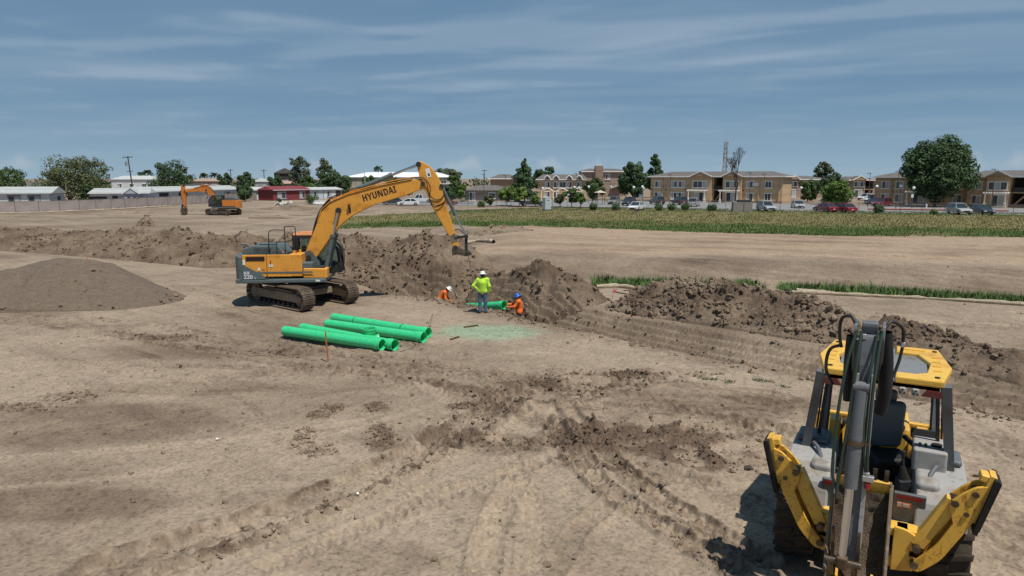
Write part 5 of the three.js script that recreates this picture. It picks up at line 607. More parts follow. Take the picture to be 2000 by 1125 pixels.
T('round', 'bright green tree at the foot of the first eucalyptus', 600, 205, 343, 34, { tone: 'mid', clumps: 18, base: .08 });
T('round', 'dark shrubby tree at the left end of the warehouse', 672, 215, 345, 30, { tone: 'dark', clumps: 16, base: .1 });
T('round', 'green tree in front of the warehouse wall near the lamp pole', 720, 200, 342, 32, { tone: 'mid', clumps: 18, base: .12 });
T('round', 'green tree in front of the warehouse middle', 768, 205, 346, 28, { tone: 'mid', clumps: 18, base: .12 });
T('round', 'wide umbrella shaped tree behind the excavator arm', 872, 300, 327, 52, { tone: 'grey', clumps: 26, base: .45, flat: .7 });
T('round', 'rounded green tree at the right end of the warehouse', 888, 215, 338, 26, { tone: 'mid', clumps: 18, base: .1 });
T('round', 'small green tree in front of the brown single storey building', 900, 165, 358, 22, { tone: 'fresh', clumps: 14, base: .2 });
T('round', 'dark low tree beside the bucket cylinder', 878, 170, 362, 30, { tone: 'dark', clumps: 14, base: .1 });
// centre
T('conifer', 'tall dark pine beside the gabled apartment block', 1025, 165, 311, 58, { tone: 'dark', base: .12, leaf: .28 });
T('round', 'dark tree behind the tall pine', 1062, 195, 323, 44, { tone: 'dark', clumps: 26, base: .15 });
T('loose', 'yellow green young tree in front of the tall pine, left of a pair', 990, 143, 364, 44, { tone: 'fresh', clumps: 24, base: .3 });
T('loose', 'yellow green young tree in front of the tall pine, right of a pair', 1014, 139, 366, 40, { tone: 'fresh', clumps: 22, base: .3 });
T('loose', 'small dark olive tree next to the young yellow green trees', 957, 141, 380, 22, { tone: 'olive', clumps: 14, base: .25 });
T('loose', 'small yellow green tree just left of the portable toilet', 1046, 139, 383, 24, { tone: 'fresh', clumps: 12, base: .3 });
T('loose', 'grey green young tree right of the portable toilet', 1094, 137, 378, 24, { tone: 'olive', clumps: 14, base: .3 });
T('loose', 'slender young tree two along from the portable toilet', 1117, 135, 368, 32, { tone: 'mid', clumps: 18, base: .3 });
T('loose', 'slender young tree three along from the portable toilet', 1134, 134, 376, 26, { tone: 'fresh', clumps: 16, base: .3 });
T('round', 'green tree before the three storey brown building', 1160, 180, 348, 40, { tone: 'mid', clumps: 24, base: .1 });
T('round', 'large dark tree at the right end of the three storey building', 1238, 175, 318, 62, { tone: 'dark', clumps: 36, base: .15, leaf: .28 });
T('round', 'dark tree rising behind the left corner of the long apartment block', 1280, 205, 304, 40, { tone: 'dark', clumps: 28, base: .15, leaf: .3 });
T('loose', 'pale grey green tree behind the set back apartment block', 1610, 230, 315, 46, { tone: 'grey', clumps: 26, base: .2 });
T('round', 'green tree in front of the set back apartment block', 1580, 165, 352, 44, { tone: 'mid', clumps: 24, base: .12 });
T('round', 'dark green tree beside the two red cars, taller of two', 1628, 150, 338, 50, { tone: 'dark', clumps: 26, base: .15 });
T('round', 'bright green tree overhanging the two red cars', 1636, 122, 352, 56, { tone: 'fresh', clumps: 30, base: .22 });
T('round', 'huge dense dark green tree in front of the right apartment block', 1838, 138, 273, 120, { tone: 'dark', clumps: 78, base: .16, leaf: .27, dens: 1.5 });
{ // bare dead tree before the long apartment block
  const [X] = at(1436, 390, 150), D = 150, R = rng(5), t = thing('dead_tree', 'bare leafless tree in front of the long apartment block', 'tree', X, D, 0), g = []; const grow = (a, d, l, r, n) => { const b = [a[0] + d[0] * l, a[1] + d[1] * l, a[2] + d[2] * l]; g.push(rod(a, b, r, r * .65, 6)); if (n) for (let i = 0; i < 3; i++) { const k = V(d[0] + (R() - .5) * .9, d[1] + .15 + (R() - .5) * .4, d[2] + (R() - .5) * .9).normalize(); grow(b, [k.x, k.y, k.z], l * (.6 + R() * .2), r * .62, n - 1); } }; grow([0, 0, 0], [0.03, 1, 0], 3.6, .22, 5); mesh('trunk', g.slice(0, 1), barkMat, t); mesh('branches', g.slice(1), barkMat, t); leafMesh('dry_leaves', foliage([[0, 5.2, 0, 1.0, 1.2, .8, 60], [-.3, 3.6, 0, .8, .8, .6, 40]], R, .16, [.09, .045, .02]), t); }
// hedge balls along the car park fence
[[940, 405, 18, 'mid'], [1158, 411, 22, 'dark'], [1203, 412, 22, 'dark'], [1288, 412, 22, 'mid'], [1312, 412, 22, 'mid'], [1339, 411, 20, 'mid'], [1390, 413, 23, 'dark'], [1714, 417, 26, 'dark'], [1824, 420, 18, 'fresh']].forEach(([x, y, w, tn], i) => { const p = gp(x, y), ww = w / FPX * p[1]; shrub(['dark round shrub by the fence left of the portable toilet', 'clipped round shrub by the fence right of the portable toilet', 'clipped round shrub between the portable toilet and the white sedan', 'clipped round shrub just right of the white sedan', 'second clipped round shrub right of the white sedan', 'third clipped round shrub right of the white sedan', 'lone clipped shrub before the trash enclosure', 'large dark round shrub in front of the maroon car', 'bright green round shrub near the fire hydrant'][i], p[0], p[1], ww * .75, ww, tn); });
[[545, 397, 12, .9], [608, 396, 32, .55]].forEach(([x, y, w, k], i) => { const D = 150, X = b2(x, D); shrub(['small dark shrub in front of the red mobile home', 'leafy green bush against the privacy fence beyond the red home'][i], X, D, w / FPX * D * k * 1.4, w / FPX * D, i ? 'mid' : 'dark'); });
// far woods as one mass along the horizon
{ const R = rng(9), list = []; for (let i = 0; i < 420; i++) { const b = -1.05 + 2.1 * R(), D = 380 + 420 * R(), h = 3 + R() * R() * 5.0, w = 8 + R() * 14; list.push([b * D, h * .5, -D, w / 2, h / 2, w / 3, 34, .8 + .5 * R()]); } const m = leafMesh('distant_woods', foliage(list, R, 1.1, [.035, .052, .028])); scene.add(m); tagIt(m, 'far off belt of dark trees along the horizon', 'woods', null, 'stuff'); }
// rough grass field and weeds
function tuftGeo(seed, n, hgt, spread, wd) { const R = rng(seed), pos = [], nor = []; for (let i = 0; i < n; i++) { const a = R() * 6.283, q = Math.sqrt(R()) * spread, x = Math.cos(a) * q, z = Math.sin(a) * q, l = hgt * (.5 + R() * .6), lean = 1.1 * (R() - .25), dx = Math.cos(a) * lean * l + (R() - .5) * .1, dz = Math.sin(a) * lean * l + (R() - .5) * .1, b = R() * 6.283, ux = Math.cos(b) * wd, uz = Math.sin(b) * wd; pos.push(x - ux, 0, z - uz, x + ux, 0, z + uz, x + dx * .5 + ux * .6, l * .6, z + dz * .5 + uz * .6, x - ux, 0, z - uz, x + dx * .5 + ux * .6, l * .6, z + dz * .5 + uz * .6, x + dx, l, z + dz); for (let k = 0; k < 6; k++) nor.push((R() - .5) * .8, .9, (R() - .5) * .8); } const g = new THREE.BufferGeometry(); g.setAttribute('position', new THREE.Float32BufferAttribute(pos, 3)); g.setAttribute('normal', new THREE.Float32BufferAttribute(nor, 3)); return g; }
const grassMat = new THREE.MeshStandardMaterial({ color: 0xffffff, roughness: .95, side: THREE.DoubleSide });
function scatter(name, label, cat, geo, spots) { const im = new THREE.InstancedMesh(geo, grassMat, spots.length), m4 = new THREE.Matrix4(), q = new THREE.Quaternion(), c = new THREE.Color(); spots.forEach((s, i) => { q.setFromAxisAngle(V(0, 1, 0), s[4] * 6.283); m4.compose(V(s[0], gh(s[0], s[1]) - .02, -s[1]), q, V(s[2], s[2] * s[3], s[2])); im.setMatrixAt(i, m4); im.setColorAt(i, c.setRGB(...s[5])); }); im.name = numbered(name); im.castShadow = im.receiveShadow = true; scene.add(im); return tagIt(im, label, cat, null, 'stuff'); }
{ const R = rng(41), spots = []; for (let i = 0; i < 110000 && spots.length < 60000; i++) { const b = FN[0][0] + R() * (1.0 - FN[0][0]), n = lineD(FN, b), f = lineD(FF, b), D = n - 1 + (f - n + 3) * Math.pow(R(), 1.3), X = b * D; if (R() > inField(X, D) + .03 || (fbm(X * .45 + 9, D * .45, 3) < .42 && R() < .72)) continue; const k = fbm(X * .12 + 5, D * .25, 4), bp = (D - n) / (f - n), dry = clamp(sst(.36, .64, k * .55 + .42 * sst(.12, .5, bp) - .30 * sst(.68, .95, bp) + .08)), g = [lerp(.085, .235, dry), lerp(.138, .22, dry), lerp(.036, .10, dry)], v = .9 + R() * .2; spots.push([X, D, .32 + R() * R() * .6, .4 + R() * .35 + (R() < .03 ? .6 : 0), R(), g.map(c => c * v)]); } scatter('field_grass', 'rough green and straw coloured grass field in front of the car park', 'grass', tuftGeo(3, 16, .62, .6, .04), spots); }
{ const R = rng(42), spots = []; for (let i = 0; i < 6000; i++) { const k = R() * (WEEDLINE.length - 1), q = Math.floor(k), t = k - q; let X = lerp(WEEDLINE[q][0], WEEDLINE[q + 1][0], t), D = lerp(WEEDLINE[q][1], WEEDLINE[q + 1][1], t) + (R() + R() - 1) * .9; const d = fbm(X * .5 + 3, 2.2, 3); if (d < .37 || (X > 8.6 && X < 11.2 && R() < .8)) continue; const v = .7 + R() * .7; spots.push([X, D, .3 + R() * R() * .9, .6 + R() * .6, R(), [.078 * v, .138 * v, .038 * v]]); } scatter('swale_weeds', 'strip of green weeds growing along the swale behind the straw rolls', 'weeds', tuftGeo(4, 24, .6, .42, .02), spots); }
{ const R = rng(43), spots = []; for (const [x, y] of [[1378, 742], [1392, 743], [1425, 748], [1365, 740], [1478, 745], [1530, 757], [1505, 748]]) { const p = gp(x, y); for (let i = 0; i < 7; i++) spots.push([p[0] + (R() - .5) * .22, p[1] + (R() - .5) * .22, .12 + R() * .12, .7, R(), [.05, .085, .028]]); } scatter('ground_weeds', 'tiny green weeds sprouting from the bare ground short of the trench', 'weeds', tuftGeo(5, 14, .6, .5, .05), spots); }
{ const R = rng(44), spots = []; for (let i = 0; i < 1800; i++) { const x = 880 + R() * 1150, f = lineD(FF, (x - 1000) / FPX), D = f + 1 + R() * 4, X = (x - 1000) / FPX * D; spots.push([X, D, .4 + R() * .4, .7, R(), [.06 + R() * .05, .1 + R() * .03, .03]]); } scatter('verge_grass', 'grass verge along the car park fence', 'grass', tuftGeo(6, 14, .5, .4, .04), spots); }
console.log('vegetation done');
// ---------------------------------------------------------------- buildings
const B = { tan: mat([.74, .515, .305], .9, { map: stucco }), tan2: mat([.50, .34, .22], .9, { map: stucco }), pink: mat([.47, .345, .275], .9, { map: stucco }), trim: mat([.86, .82, .76], .8), roof: mat([.20, .182, .168], .95, { map: roofTex }), win: new THREE.MeshPhysicalMaterial({ color: L(.05, .065, .075), roughness: .12, clearcoat: .5 }), curtain: mat([.42, .43, .42], .7), dark: mat([.05, .04, .035], .9), white: mat([.86, .87, .88], .7, { map: stucco }), whiteRoof: mat([.62, .63, .62], .8, { map: stucco }), greyRoof: mat([.52, .55, .54], .85, { map: stucco }), lav: mat([.42, .43, .50], .8), redw: mat([.27, .05, .055], .8, { map: stucco }), beige: mat([.60, .55, .43], .85, { map: stucco }), metalRoof: mat([.80, .81, .82], .5) };
function tri(list) { const p = []; for (const f of list) { for (let i = 1; i + 1 < f.length; i++) p.push(...f[0], ...f[i], ...f[i + 1]); } const g = new THREE.BufferGeometry(); g.setAttribute('position', new THREE.Float32BufferAttribute(p, 3)); g.computeVertexNormals(); g.setAttribute('uv', new THREE.BufferAttribute(new Float32Array(p.length / 3 * 2), 2)); return g; }
function hip(x0, x1, z0, z1, y, h, inset) { const zc = (z0 + z1) / 2, a = [x0, y, z1], b = [x1, y, z1], c = [x1, y, z0], d = [x0, y, z0], r0 = [x0 + inset, y + h, zc], r1 = [x1 - inset, y + h, zc]; return tri([[a, b, r1, r0], [b, c, r1], [c, d, r0, r1], [d, a, r0], [a, d, c, b]]); }
function gable(x0, x1, z0, z1, y, h) { const xc = (x0 + x1) / 2, A = [x0, y, z1], Bq = [x1, y, z1], C = [x1, y, z0], Dq = [x0, y, z0], R1 = [xc, y + h, z1], R0 = [xc, y + h, z0]; return tri([[A, Bq, R1], [Bq, C, R0, R1], [C, Dq, R0], [Dq, A, R1, R0], [A, Dq, C, Bq]]); }
function frameGroup(name, label, cat, A, Bp) { const dx = Bp[0] - A[0], dd = Bp[1] - A[1]; const t = thing(name, label, cat, A[0], A[1], 0, Math.atan2(dd, dx)); t.userData.len = undefined; delete t.userData.len; return [t, Math.hypot(dx, dd)]; }
function window_(p, x, y, w, h, z, panes = 2, trim = B.trim, glass = B.win) { const f = mesh('window', [box(w + .4, .2, .14, x, y + h / 2 + .1, z + .04), box(w + .5, .22, .22, x, y - h / 2 - .11, z + .07), box(.12, h, .1, x - w / 2 - .06, y, z + .02), box(.12, h, .1, x + w / 2 + .06, y, z + .02), ...Array.from({ length: panes - 1 }, (_, i) => box(.07, h, .08, x - w / 2 + w * (i + 1) / panes, y, z + .03))], trim, p); for (let i = 0; i < panes; i++) mesh('pane', [box(w / panes - .07, h - .02, .03, x - w / 2 + w * (i + .5) / panes, y, z + .012)], (i + Math.round(x)) % 3 ? glass : B.curtain, f); return f; }
function pergola(p, x0, x1, y, z) { const g = mesh('pergola', [box(x1 - x0 + .4, .18, .12, (x0 + x1) / 2, y, z + 1.5)], B.trim, p); for (const x of [x0 + .3, x1 - .3]) mesh('post', [box(.2, y, .2, x, y / 2, z + 1.5), box(.45, .8, .45, x, .4, z + 1.5)], B.trim, g); const n = Math.round((x1 - x0) / .45); for (let i = 0; i <= n; i++) mesh('slat', [box(.09, .16, 1.9, x0 + (x1 - x0) * i / n, y + .17, z + .85)], B.trim, g); return g; }
function gabled(p, x0, x1, y, z, wall, h = 1.2) { const g = mesh('gable', [gable(x0 - .3, x1 + .3, z - 3, z + .9, y, h)], B.roof, p); const xc = (x0 + x1) / 2; mesh('gable_board', [bar([x0 - .45, y - .05, z + .95], [xc, y + h + .02, z + .95], .22, .12), bar([x1 + .45, y - .05, z + .95], [xc, y + h + .02, z + .95], .22, .12)], B.trim, g); mesh('gable_wall', [tri([[[x0 - .2, y, z + .915], [x1 + .2, y, z + .915], [xc, y + h - .1, z + .915]]]), box(.14, h * .8, .04, xc, y + h * .45, z + .93)], B.tan2, g); return g; }
function apartments(label, A, Bp, o) {
  const [t, len] = frameGroup('apartment_block', label, 'apartments', A, Bp), E = o.eave, dp = o.depth || 12, wall = o.wall || B.tan, k = u => u * len; // u: 0..1 along the facade
  const st = o.stairs || [], segs = []; let c = 0; for (const [a, b] of st) { segs.push([c, a]); c = b; } segs.push([c, 1]);
  for (const [a, b] of segs) if (b > a) mesh('wall', [box(k(b - a), E, dp, k((a + b) / 2), E / 2, -dp / 2)], wall, t);
  for (const [a, b] of st) { const s = mesh('stairwell', [box(k(b - a) + .02, E, dp - 3, k((a + b) / 2), E / 2, -dp / 2 - 1.5)], B.dark, t); mesh('landing', [box(k(b - a), .25, 1.6, k((a + b) / 2), E * .48, -.8)], B.tan2, s); mesh('railing', [box(k(b - a), .9, .05, k((a + b) / 2), E * .48 + .55, -.1)], B.dark, s); mesh('stair_flight', [bar([k(a) + .3, .1, -.7], [k(b) - .3, E * .46, -.7], .25, 1.1)], B.tan2, s); }
  for (const [a, b] of o.bays || []) mesh('bay', [box(k(b - a), E - .02, .9, k((a + b) / 2), E / 2 - .01, .45)], wall, t);
  for (const x of o.pilasters || []) mesh('pilaster', [box(.25, E - .03, .2, k(x), E / 2 - .015, .1)], wall, t);
  mesh('roof', [hip(-.6, len + .6, -dp - .6, .7, E + .02, o.rise || 1.2, o.inset ?? 4)], B.roof, t); mesh('fascia', [box(len + 1.25, .26, .1, len / 2, E - .08, .72), box(.1, .26, dp + 1.2, -.62, E - .08, -dp / 2), box(.1, .26, dp + 1.2, len + .62, E - .08, -dp / 2)], B.trim, t);
  for (const [a, b] of o.bays || []) gabled(t, k(a), k(b), E - .05, .95, wall);
  for (const [u, y, w, h, pn, onBay] of o.windows) window_(t, k(u), y, w, h, onBay ? .9 : 0, pn);
  for (const [a, b] of o.pergolas || []) pergola(t, k(a), k(b), 2.75, .9);
  for (const [u, y] of o.lamps || []) mesh('wall_lamp', [box(.18, .3, .2, k(u), y, .12)], B.dark, t);
  if (o.plaque) mesh('name_plaque', [rbox(1.6, .8, .08, .03, k(o.plaque[0]), o.plaque[1], .06)], mat([.72, .70, .66], .6), t);
  mesh('plinth', [box(len + .1, .5, .12, len / 2, .25, .04)], B.tan2, t); return t; }
const U = x => (x - 150) / 1275; // facade fractions read along the long block
const lowUp = (us, yu = 4.25, yl = 1.45) => us.flatMap(([u, w, pn]) => [[u, yu, w, 1.35, pn || 2], [u, yl, w, 1.5, pn || 2]]);
apartments('long tan two storey apartment block with two white gables and twin pergolas', at(1270, 390, 172).slice(0, 1).concat(172), at(1527, 390, 156).slice(0, 1).concat(156), { eave: 6.15, rise: 1.15, stairs: [[U(790), U(880)]], bays: [[U(578), U(775)], [U(885), U(1062)]], pilasters: [U(278), U(350), U(1215), U(1395)], lamps: [[U(165), 2.9], [U(312), 2.9], [U(515), 2.9], [U(1073), 2.9]], plaque: [U(1187), 4.3],
  windows: [...lowUp([[U(225), 1.3], [U(395), 1.3], [U(470), 1.3], [U(1133), 1.4], [U(1297), 1.3]]), [U(665), 4.25, 3.2, 1.4, 3, 1], [U(972), 4.25, 2.9, 1.4, 3, 1], [U(660), 1.3, 2.0, 2.1, 2, 1], [U(965), 1.3, 2.0, 2.1, 2, 1]], pergolas: [[U(560), U(745)], [U(868), U(1050)]] });
{ const [t, len] = frameGroup('trash_enclosure', 'pale block trash enclosure with a dark lid before the long apartment block', 'enclosure', [at(1432, 414, 116)[0], 116], [at(1469, 414, 115.5)[0], 115.5]); mesh('wall', [box(len, 1.75, 2.2, len / 2, .87, -1.1)], mat([.36, .325, .285], .9, { map: stucco }), t); mesh('lid', [rbox(len * .74, .32, 1.6, .06, len * .6, 1.92, -1.0)], mat([.03, .03, .035], .6), t); mesh('gate_seam', [box(.05, 1.7, .03, len * .55, .87, .02)], B.dark, t); }
apartments('tan apartment block half hidden behind the huge dark tree', at(1707, 390, 152).slice(0, 1).concat(152), at(1893, 390, 141).slice(0, 1).concat(141), { eave: 6.0, rise: 1.1, windows: [...lowUp([[.115, 1.3], [.27, 1.3], [.88, 1.4]]), [.5, 4.2, 1.4, 1.35, 2], [.48, 1.3, 2.0, 2.1, 2]], pilasters: [.18], pergolas: [[.36, .6]], lamps: [[.2, 2.8], [.4, 2.8]] });
apartments('tan apartment block with a white gable at the right edge of the site', at(1887, 395, 140).slice(0, 1).concat(140), at(2090, 395, 128).slice(0, 1).concat(128), { eave: 6.05, rise: 1.2, inset: 2, stairs: [[.44, .62]], bays: [[.2, .43]], plaque: [.03, 4.2], windows: [...lowUp([[.1, 1.4]]), [.315, 4.2, 3.0, 1.4, 3, 1], [.33, 1.3, 2.1, 2.1, 2, 1], [.8, 4.2, 1.4, 1.35, 2], [.8, 1.4, 1.4, 1.5, 2]], pergolas: [[.2, .44]], lamps: [[.17, 2.8]] });
apartments('set back pinkish apartment block behind the long one', [at(1530, 390, 205)[0], 205], [at(1613, 390, 205)[0], 205], { eave: 5.4, rise: 1.0, wall: B.pink, bays: [[.03, .3]], windows: [[.16, 4.0, 2.6, 1.3, 3, 1], [.16, 1.3, 2.0, 2.0, 2, 1], [.6, 4.0, 1.3, 1.3, 2], [.85, 4.0, 1.3, 1.3, 2]] });
apartments('small set back pinkish block behind the parked pickups', [at(1657, 390, 200)[0], 200], [at(1707, 390, 200)[0], 200], { eave: 5.2, rise: 1.0, inset: 2, wall: B.pink, stairs: [[.58, .92]], bays: [[.05, .55]], windows: [[.3, 4.0, 2.6, 1.3, 3, 1], [.3, 1.3, 2.0, 2.0, 2, 1]] });
{ // row with four little dormer gables
  const A = [at(1050, 390, 186)[0], 186], Bp = [at(1141, 390, 184)[0], 184], [t, len] = frameGroup('apartment_block', 'tan apartment block with four small arched dormers behind the young trees', 'apartments', A, Bp), E = 5.4, k = u => u * len; mesh('wall', [box(len, E, 10, len / 2, E / 2, -5)], B.tan, t); mesh('roof', [hip(-.5, len + .5, -10.5, .6, E + .02, 1.3, 1.2)], B.roof, t); mesh('fascia', [box(len + 1, .24, .1, len / 2, E - .08, .62)], B.trim, t);
  for (const u of [.21, .40, .68, .89]) { const g = mesh('dormer', [gable(k(u) - .8, k(u) + .8, -3, .7, E - .1, .95)], B.roof, t); mesh('dormer_arch', [tube([[k(u) - .85, E - .1, .78], [k(u) - .7, E + .45, .78], [k(u), E + .95, .78], [k(u) + .7, E + .45, .78], [k(u) + .85, E - .1, .78]], .12, 20, 6)], B.trim, g); window_(t, k(u), 3.95, 1.15, 1.4, 0); window_(t, k(u), 1.3, 1.2, 1.5, 0); } window_(t, k(.54), 3.95, 1.5, 1.4, 0); for (const [a, b] of [[.1, .35], [.42, .66], [.74, .98]]) { const g = mesh('porch_arch', [tube([[k(a), 2.3, 1.3], [k((a + b) / 2), 3.0, 1.3], [k(b), 2.3, 1.3]], .14, 16, 6)], B.trim, t); mesh('post', [box(.2, 2.3, .2, k(a), 1.15, 1.3)], B.trim, g); mesh('post', [box(.2, 2.3, .2, k(b), 1.15, 1.3)], B.trim, g); } }
{ // three storey block
  const D = 215, A = [at(1137, 390, D)[0], D], Bp = [at(1224, 390, D)[0], D], [t, len] = frameGroup('apartment_block', 'three storey brown apartment building with a square stair tower', 'apartments', A, Bp); mesh('wall', [box(len, 7.8, 12, len / 2, 3.9, -6)], B.pink, t); mesh('tower', [box(2.4, 9.5, 3, len * .365, 4.75, -.4)], mat([.42, .29, .22], .9, { map: stucco }), t); mesh('roof', [hip(-.5, len + .5, -12.5, .5, 7.82, .9, 3)], B.roof, t); mesh('fascia', [box(len + 1, .3, .12, len / 2, 7.72, .55)], B.trim, t); window_(t, len * .56, 6.1, 1.3, 1.5, 0); window_(t, len * .9, 6.1, 1.3, 1.5, 0); window_(t, len * .9, 3.3, 1.3, 1.3, 0); window_(t, len * .12, 3.3, 1.3, 1.3, 0); const g = mesh('entrance_roof', [gable(len * .62, len * .88, -1, 1.6, 2.6, .8)], B.roof, t); mesh('gable_board', [bar([len * .62, 2.6, 1.65], [len * .75, 3.42, 1.65], .2, .1), bar([len * .88, 2.6, 1.65], [len * .75, 3.42, 1.65], .2, .1)], B.trim, g); }
{ // brown office left of the pine
  const D = 168, A = [at(908, 390, D)[0], D], Bp = [at(996, 390, D)[0], D], [t, len] = frameGroup('community_building', 'low brown building with a grey hipped roof beside the pine', 'building', A, Bp); mesh('wall', [box(len, 2.75, 9, len / 2, 1.37, -4.5)], B.pink, t); mesh('roof', [hip(-.7, len + .7, -9.7, .8, 2.77, 1.2, 4)], B.roof, t); window_(t, len * .16, 1.3, 1.2, 1.9, 0); window_(t, len * .6, 1.5, 1.4, 1.2, 0);
  const D2 = 192, A2 = [at(958, 390, D2)[0], D2], B2 = [at(1012, 390, D2)[0], D2], [q, l2] = frameGroup('apartment_block', 'tan upper storey block rising behind the low brown building', 'apartments', A2, B2); mesh('wall', [box(l2, 5.6, 10, l2 / 2, 2.8, -5)], B.tan, q); mesh('band', [box(l2 + .06, 1.3, .1, l2 / 2, 4.6, .02)], B.tan2, q); mesh('roof', [hip(-.6, l2 + .6, -10.6, .7, 5.62, 1.2, 3)], B.roof, q); mesh('fascia', [box(l2 + 1.2, .26, .1, l2 / 2, 5.54, .72)], B.trim, q); }
{ // warehouse
  const D = 232, A = [at(674, 390, D)[0], D], Bp = [at(880, 390, D)[0], D], [t, len] = frameGroup('warehouse', 'long beige warehouse with a bright white roof', 'warehouse', A, Bp); mesh('wall', [box(len, 6, 22, len / 2, 3, -11)], B.beige, t); mesh('roof', [hip(-.4, len + .4, -22.4, .5, 6.02, 1.75, 6)], B.metalRoof, t); for (let i = 1; i < 9; i++) mesh('wall_seam', [box(.12, 5.9, .06, len * i / 9, 2.95, .03)], mat([.36, .33, .26], .9), t); mesh('canopy', [box(3.4, .2, 2, len * .62, 3.4, 1)], B.trim, t); mesh('dock_door', [box(2.2, 2.4, .08, len * .62, 1.5, .05)], B.dark, t); window_(t, len * .95, 4.4, 2.6, .9, 0, 3); const g = mesh('entrance_gable', [gable(len * .62, len * .9, -3, 1.2, 5.3, 1.2), box(len * .28 - .2, 5.3, 1, len * .76, 2.65, .5)], B.beige, t); }
// mobile homes behind the privacy fence
function home(label, x0, D0, x1, D1, eave, rise, wallM, roofM, wins, o = {}) { const A = [at(x0, 390, D0)[0], D0], Bp = [at(x1, 390, D1)[0], D1], [t, len] = frameGroup('mobile_home', label, 'mobile home', A, Bp); mesh('wall', [box(len, eave, 6, len / 2, eave / 2, -3)], wallM, t); mesh('roof', [o.endGable ? gable(-3.4, 3.4, -len - .3, .3, eave + .01, rise).rotateY(-Math.PI / 2).translate(0, 0, -3) : hip(-.3, len + .3, -6.4, .4, eave + .01, rise, .4)], roofM, t); mesh('fascia', [box(len + .6, .14, .06, len / 2, eave - .03, .44)], o.trim || B.white, t); for (const [u, y, w, h, dk] of wins) { if (dk) mesh('screen_porch', [box(w, h, .12, u * len, y, .02)], B.dark, t); else window_(t, u * len, y, w, h, 0, 2, B.lav); } if (o.porch) { const [a, b] = o.porch; const p = mesh('porch', [gable(a * len, b * len, -3, 1.6, eave - .1, 1.1)], B.greyRoof, t); mesh('porch_wall', [box((b - a) * len - .3, eave - .2, 1.3, (a + b) / 2 * len, eave / 2 - .1, .7), tri([[[a * len + .1, eave - .1, 1.62], [b * len - .1, eave - .1, 1.62], [(a + b) / 2 * len, eave + .85, 1.62]]])], B.lav, p); mesh('porch_board', [bar([a * len - .1, eave - .15, 1.66], [(a + b) / 2 * len, eave + 1.02, 1.66], .2, .1), bar([b * len + .1, eave - .15, 1.66], [(a + b) / 2 * len, eave + 1.02, 1.66], .2, .1)], B.white, p); mesh('porch_window', [box(.5, 1.1, .06, (a * .65 + b * .35) * len, 1.5, 1.38)], B.dark, p); mesh('porch_window', [box(.5, 1.1, .06, (a * .3 + b * .7) * len, 1.5, 1.38)], B.dark, p); } return t; }
{ // first home: its gable end faces right
  const D = 124, A = [at(-40, 390, D - 3)[0], D - 3], Bp = [at(97, 390, D)[0], D], [t, len] = frameGroup('mobile_home', 'white mobile home with pale grey roof and gable end by the olive tree', 'mobile home', A, Bp); mesh('wall', [box(len, 3.0, 7.5, len / 2, 1.5, -3.75)], B.white, t); mesh('gable_end', [tri([[[len + .02, 3.0, 0], [len + .02, 3.0, -7.5], [len + .02, 4.2, -3.75]]]), box(.05, 3.0, 7.5, len + .03, 1.5, -3.75)], mat([.40, .44, .50], .8), t); mesh('roof', [gable(-4.1, 4.1, -len - .5, .5, 3.02, 1.15).rotateY(-Math.PI / 2).translate(0, 0, -3.75)], B.greyRoof, t); mesh('fascia', [box(len + .6, .16, .06, len / 2, 2.95, .38)], mat([.25, .27, .28], .8), t); for (const u of [.49, .78]) window_(t, u * len, 1.9, 1.7, 1.2, 0, 2, mat([.2, .22, .24], .8)); const ew = mesh('window', [box(.06, 1.3, 1.6, len + .08, 1.7, -4.6)], mat([.1, .11, .13], .6), t); mesh('pane', [box(.04, 1.1, 1.3, len + .11, 1.7, -4.6)], B.win, ew); }
home('cream mobile home with open carport and lavender gabled porch', 176, 136, 292, 139, 2.75, .95, B.white, B.greyRoof, [[.14, 1.3, 3.0, 1.6, 1], [.42, 1.4, 1.0, 1.6, 1]], { porch: [.58, .86] });
home('long white mobile home with dark screened porch behind the far excavator', 280, 146, 470, 182, 2.85, 1.0, B.white, B.greyRoof, [[.18, 1.6, 3.0, 1.7, 1], [.36, 1.6, 3.0, 1.7, 1], [.66, 1.6, 1.4, 1.1], [.85, 1.6, 1.4, 1.1]]);
home('white mobile home left of the red one', 470, 180, 534, 184, 2.6, .8, B.white, B.whiteRoof, [[.25, 1.4, 1.6, 1.2], [.78, 1.4, 1.4, 1.3]]);
home('dark red mobile home with white framed windows', 534, 176, 606, 186, 2.7, .95, B.redw, B.redw, [[.22, 1.3, 2.4, 1.5], [.78, 1.3, 1.6, 1.5]], { trim: B.white });
home('pale blue white mobile home right of the red one', 604, 190, 632, 193, 2.6, .6, mat([.5, .58, .66], .7), B.whiteRoof, [[.5, 1.3, 1.2, 1.2]]);
home('small white mobile home at the end of the fence row', 633, 194, 668, 198, 2.6, .6, B.white, B.whiteRoof, [[.3, 1.3, 1.2, 1.2], [.8, 1.4, 1.6, 1.5, 1]]);
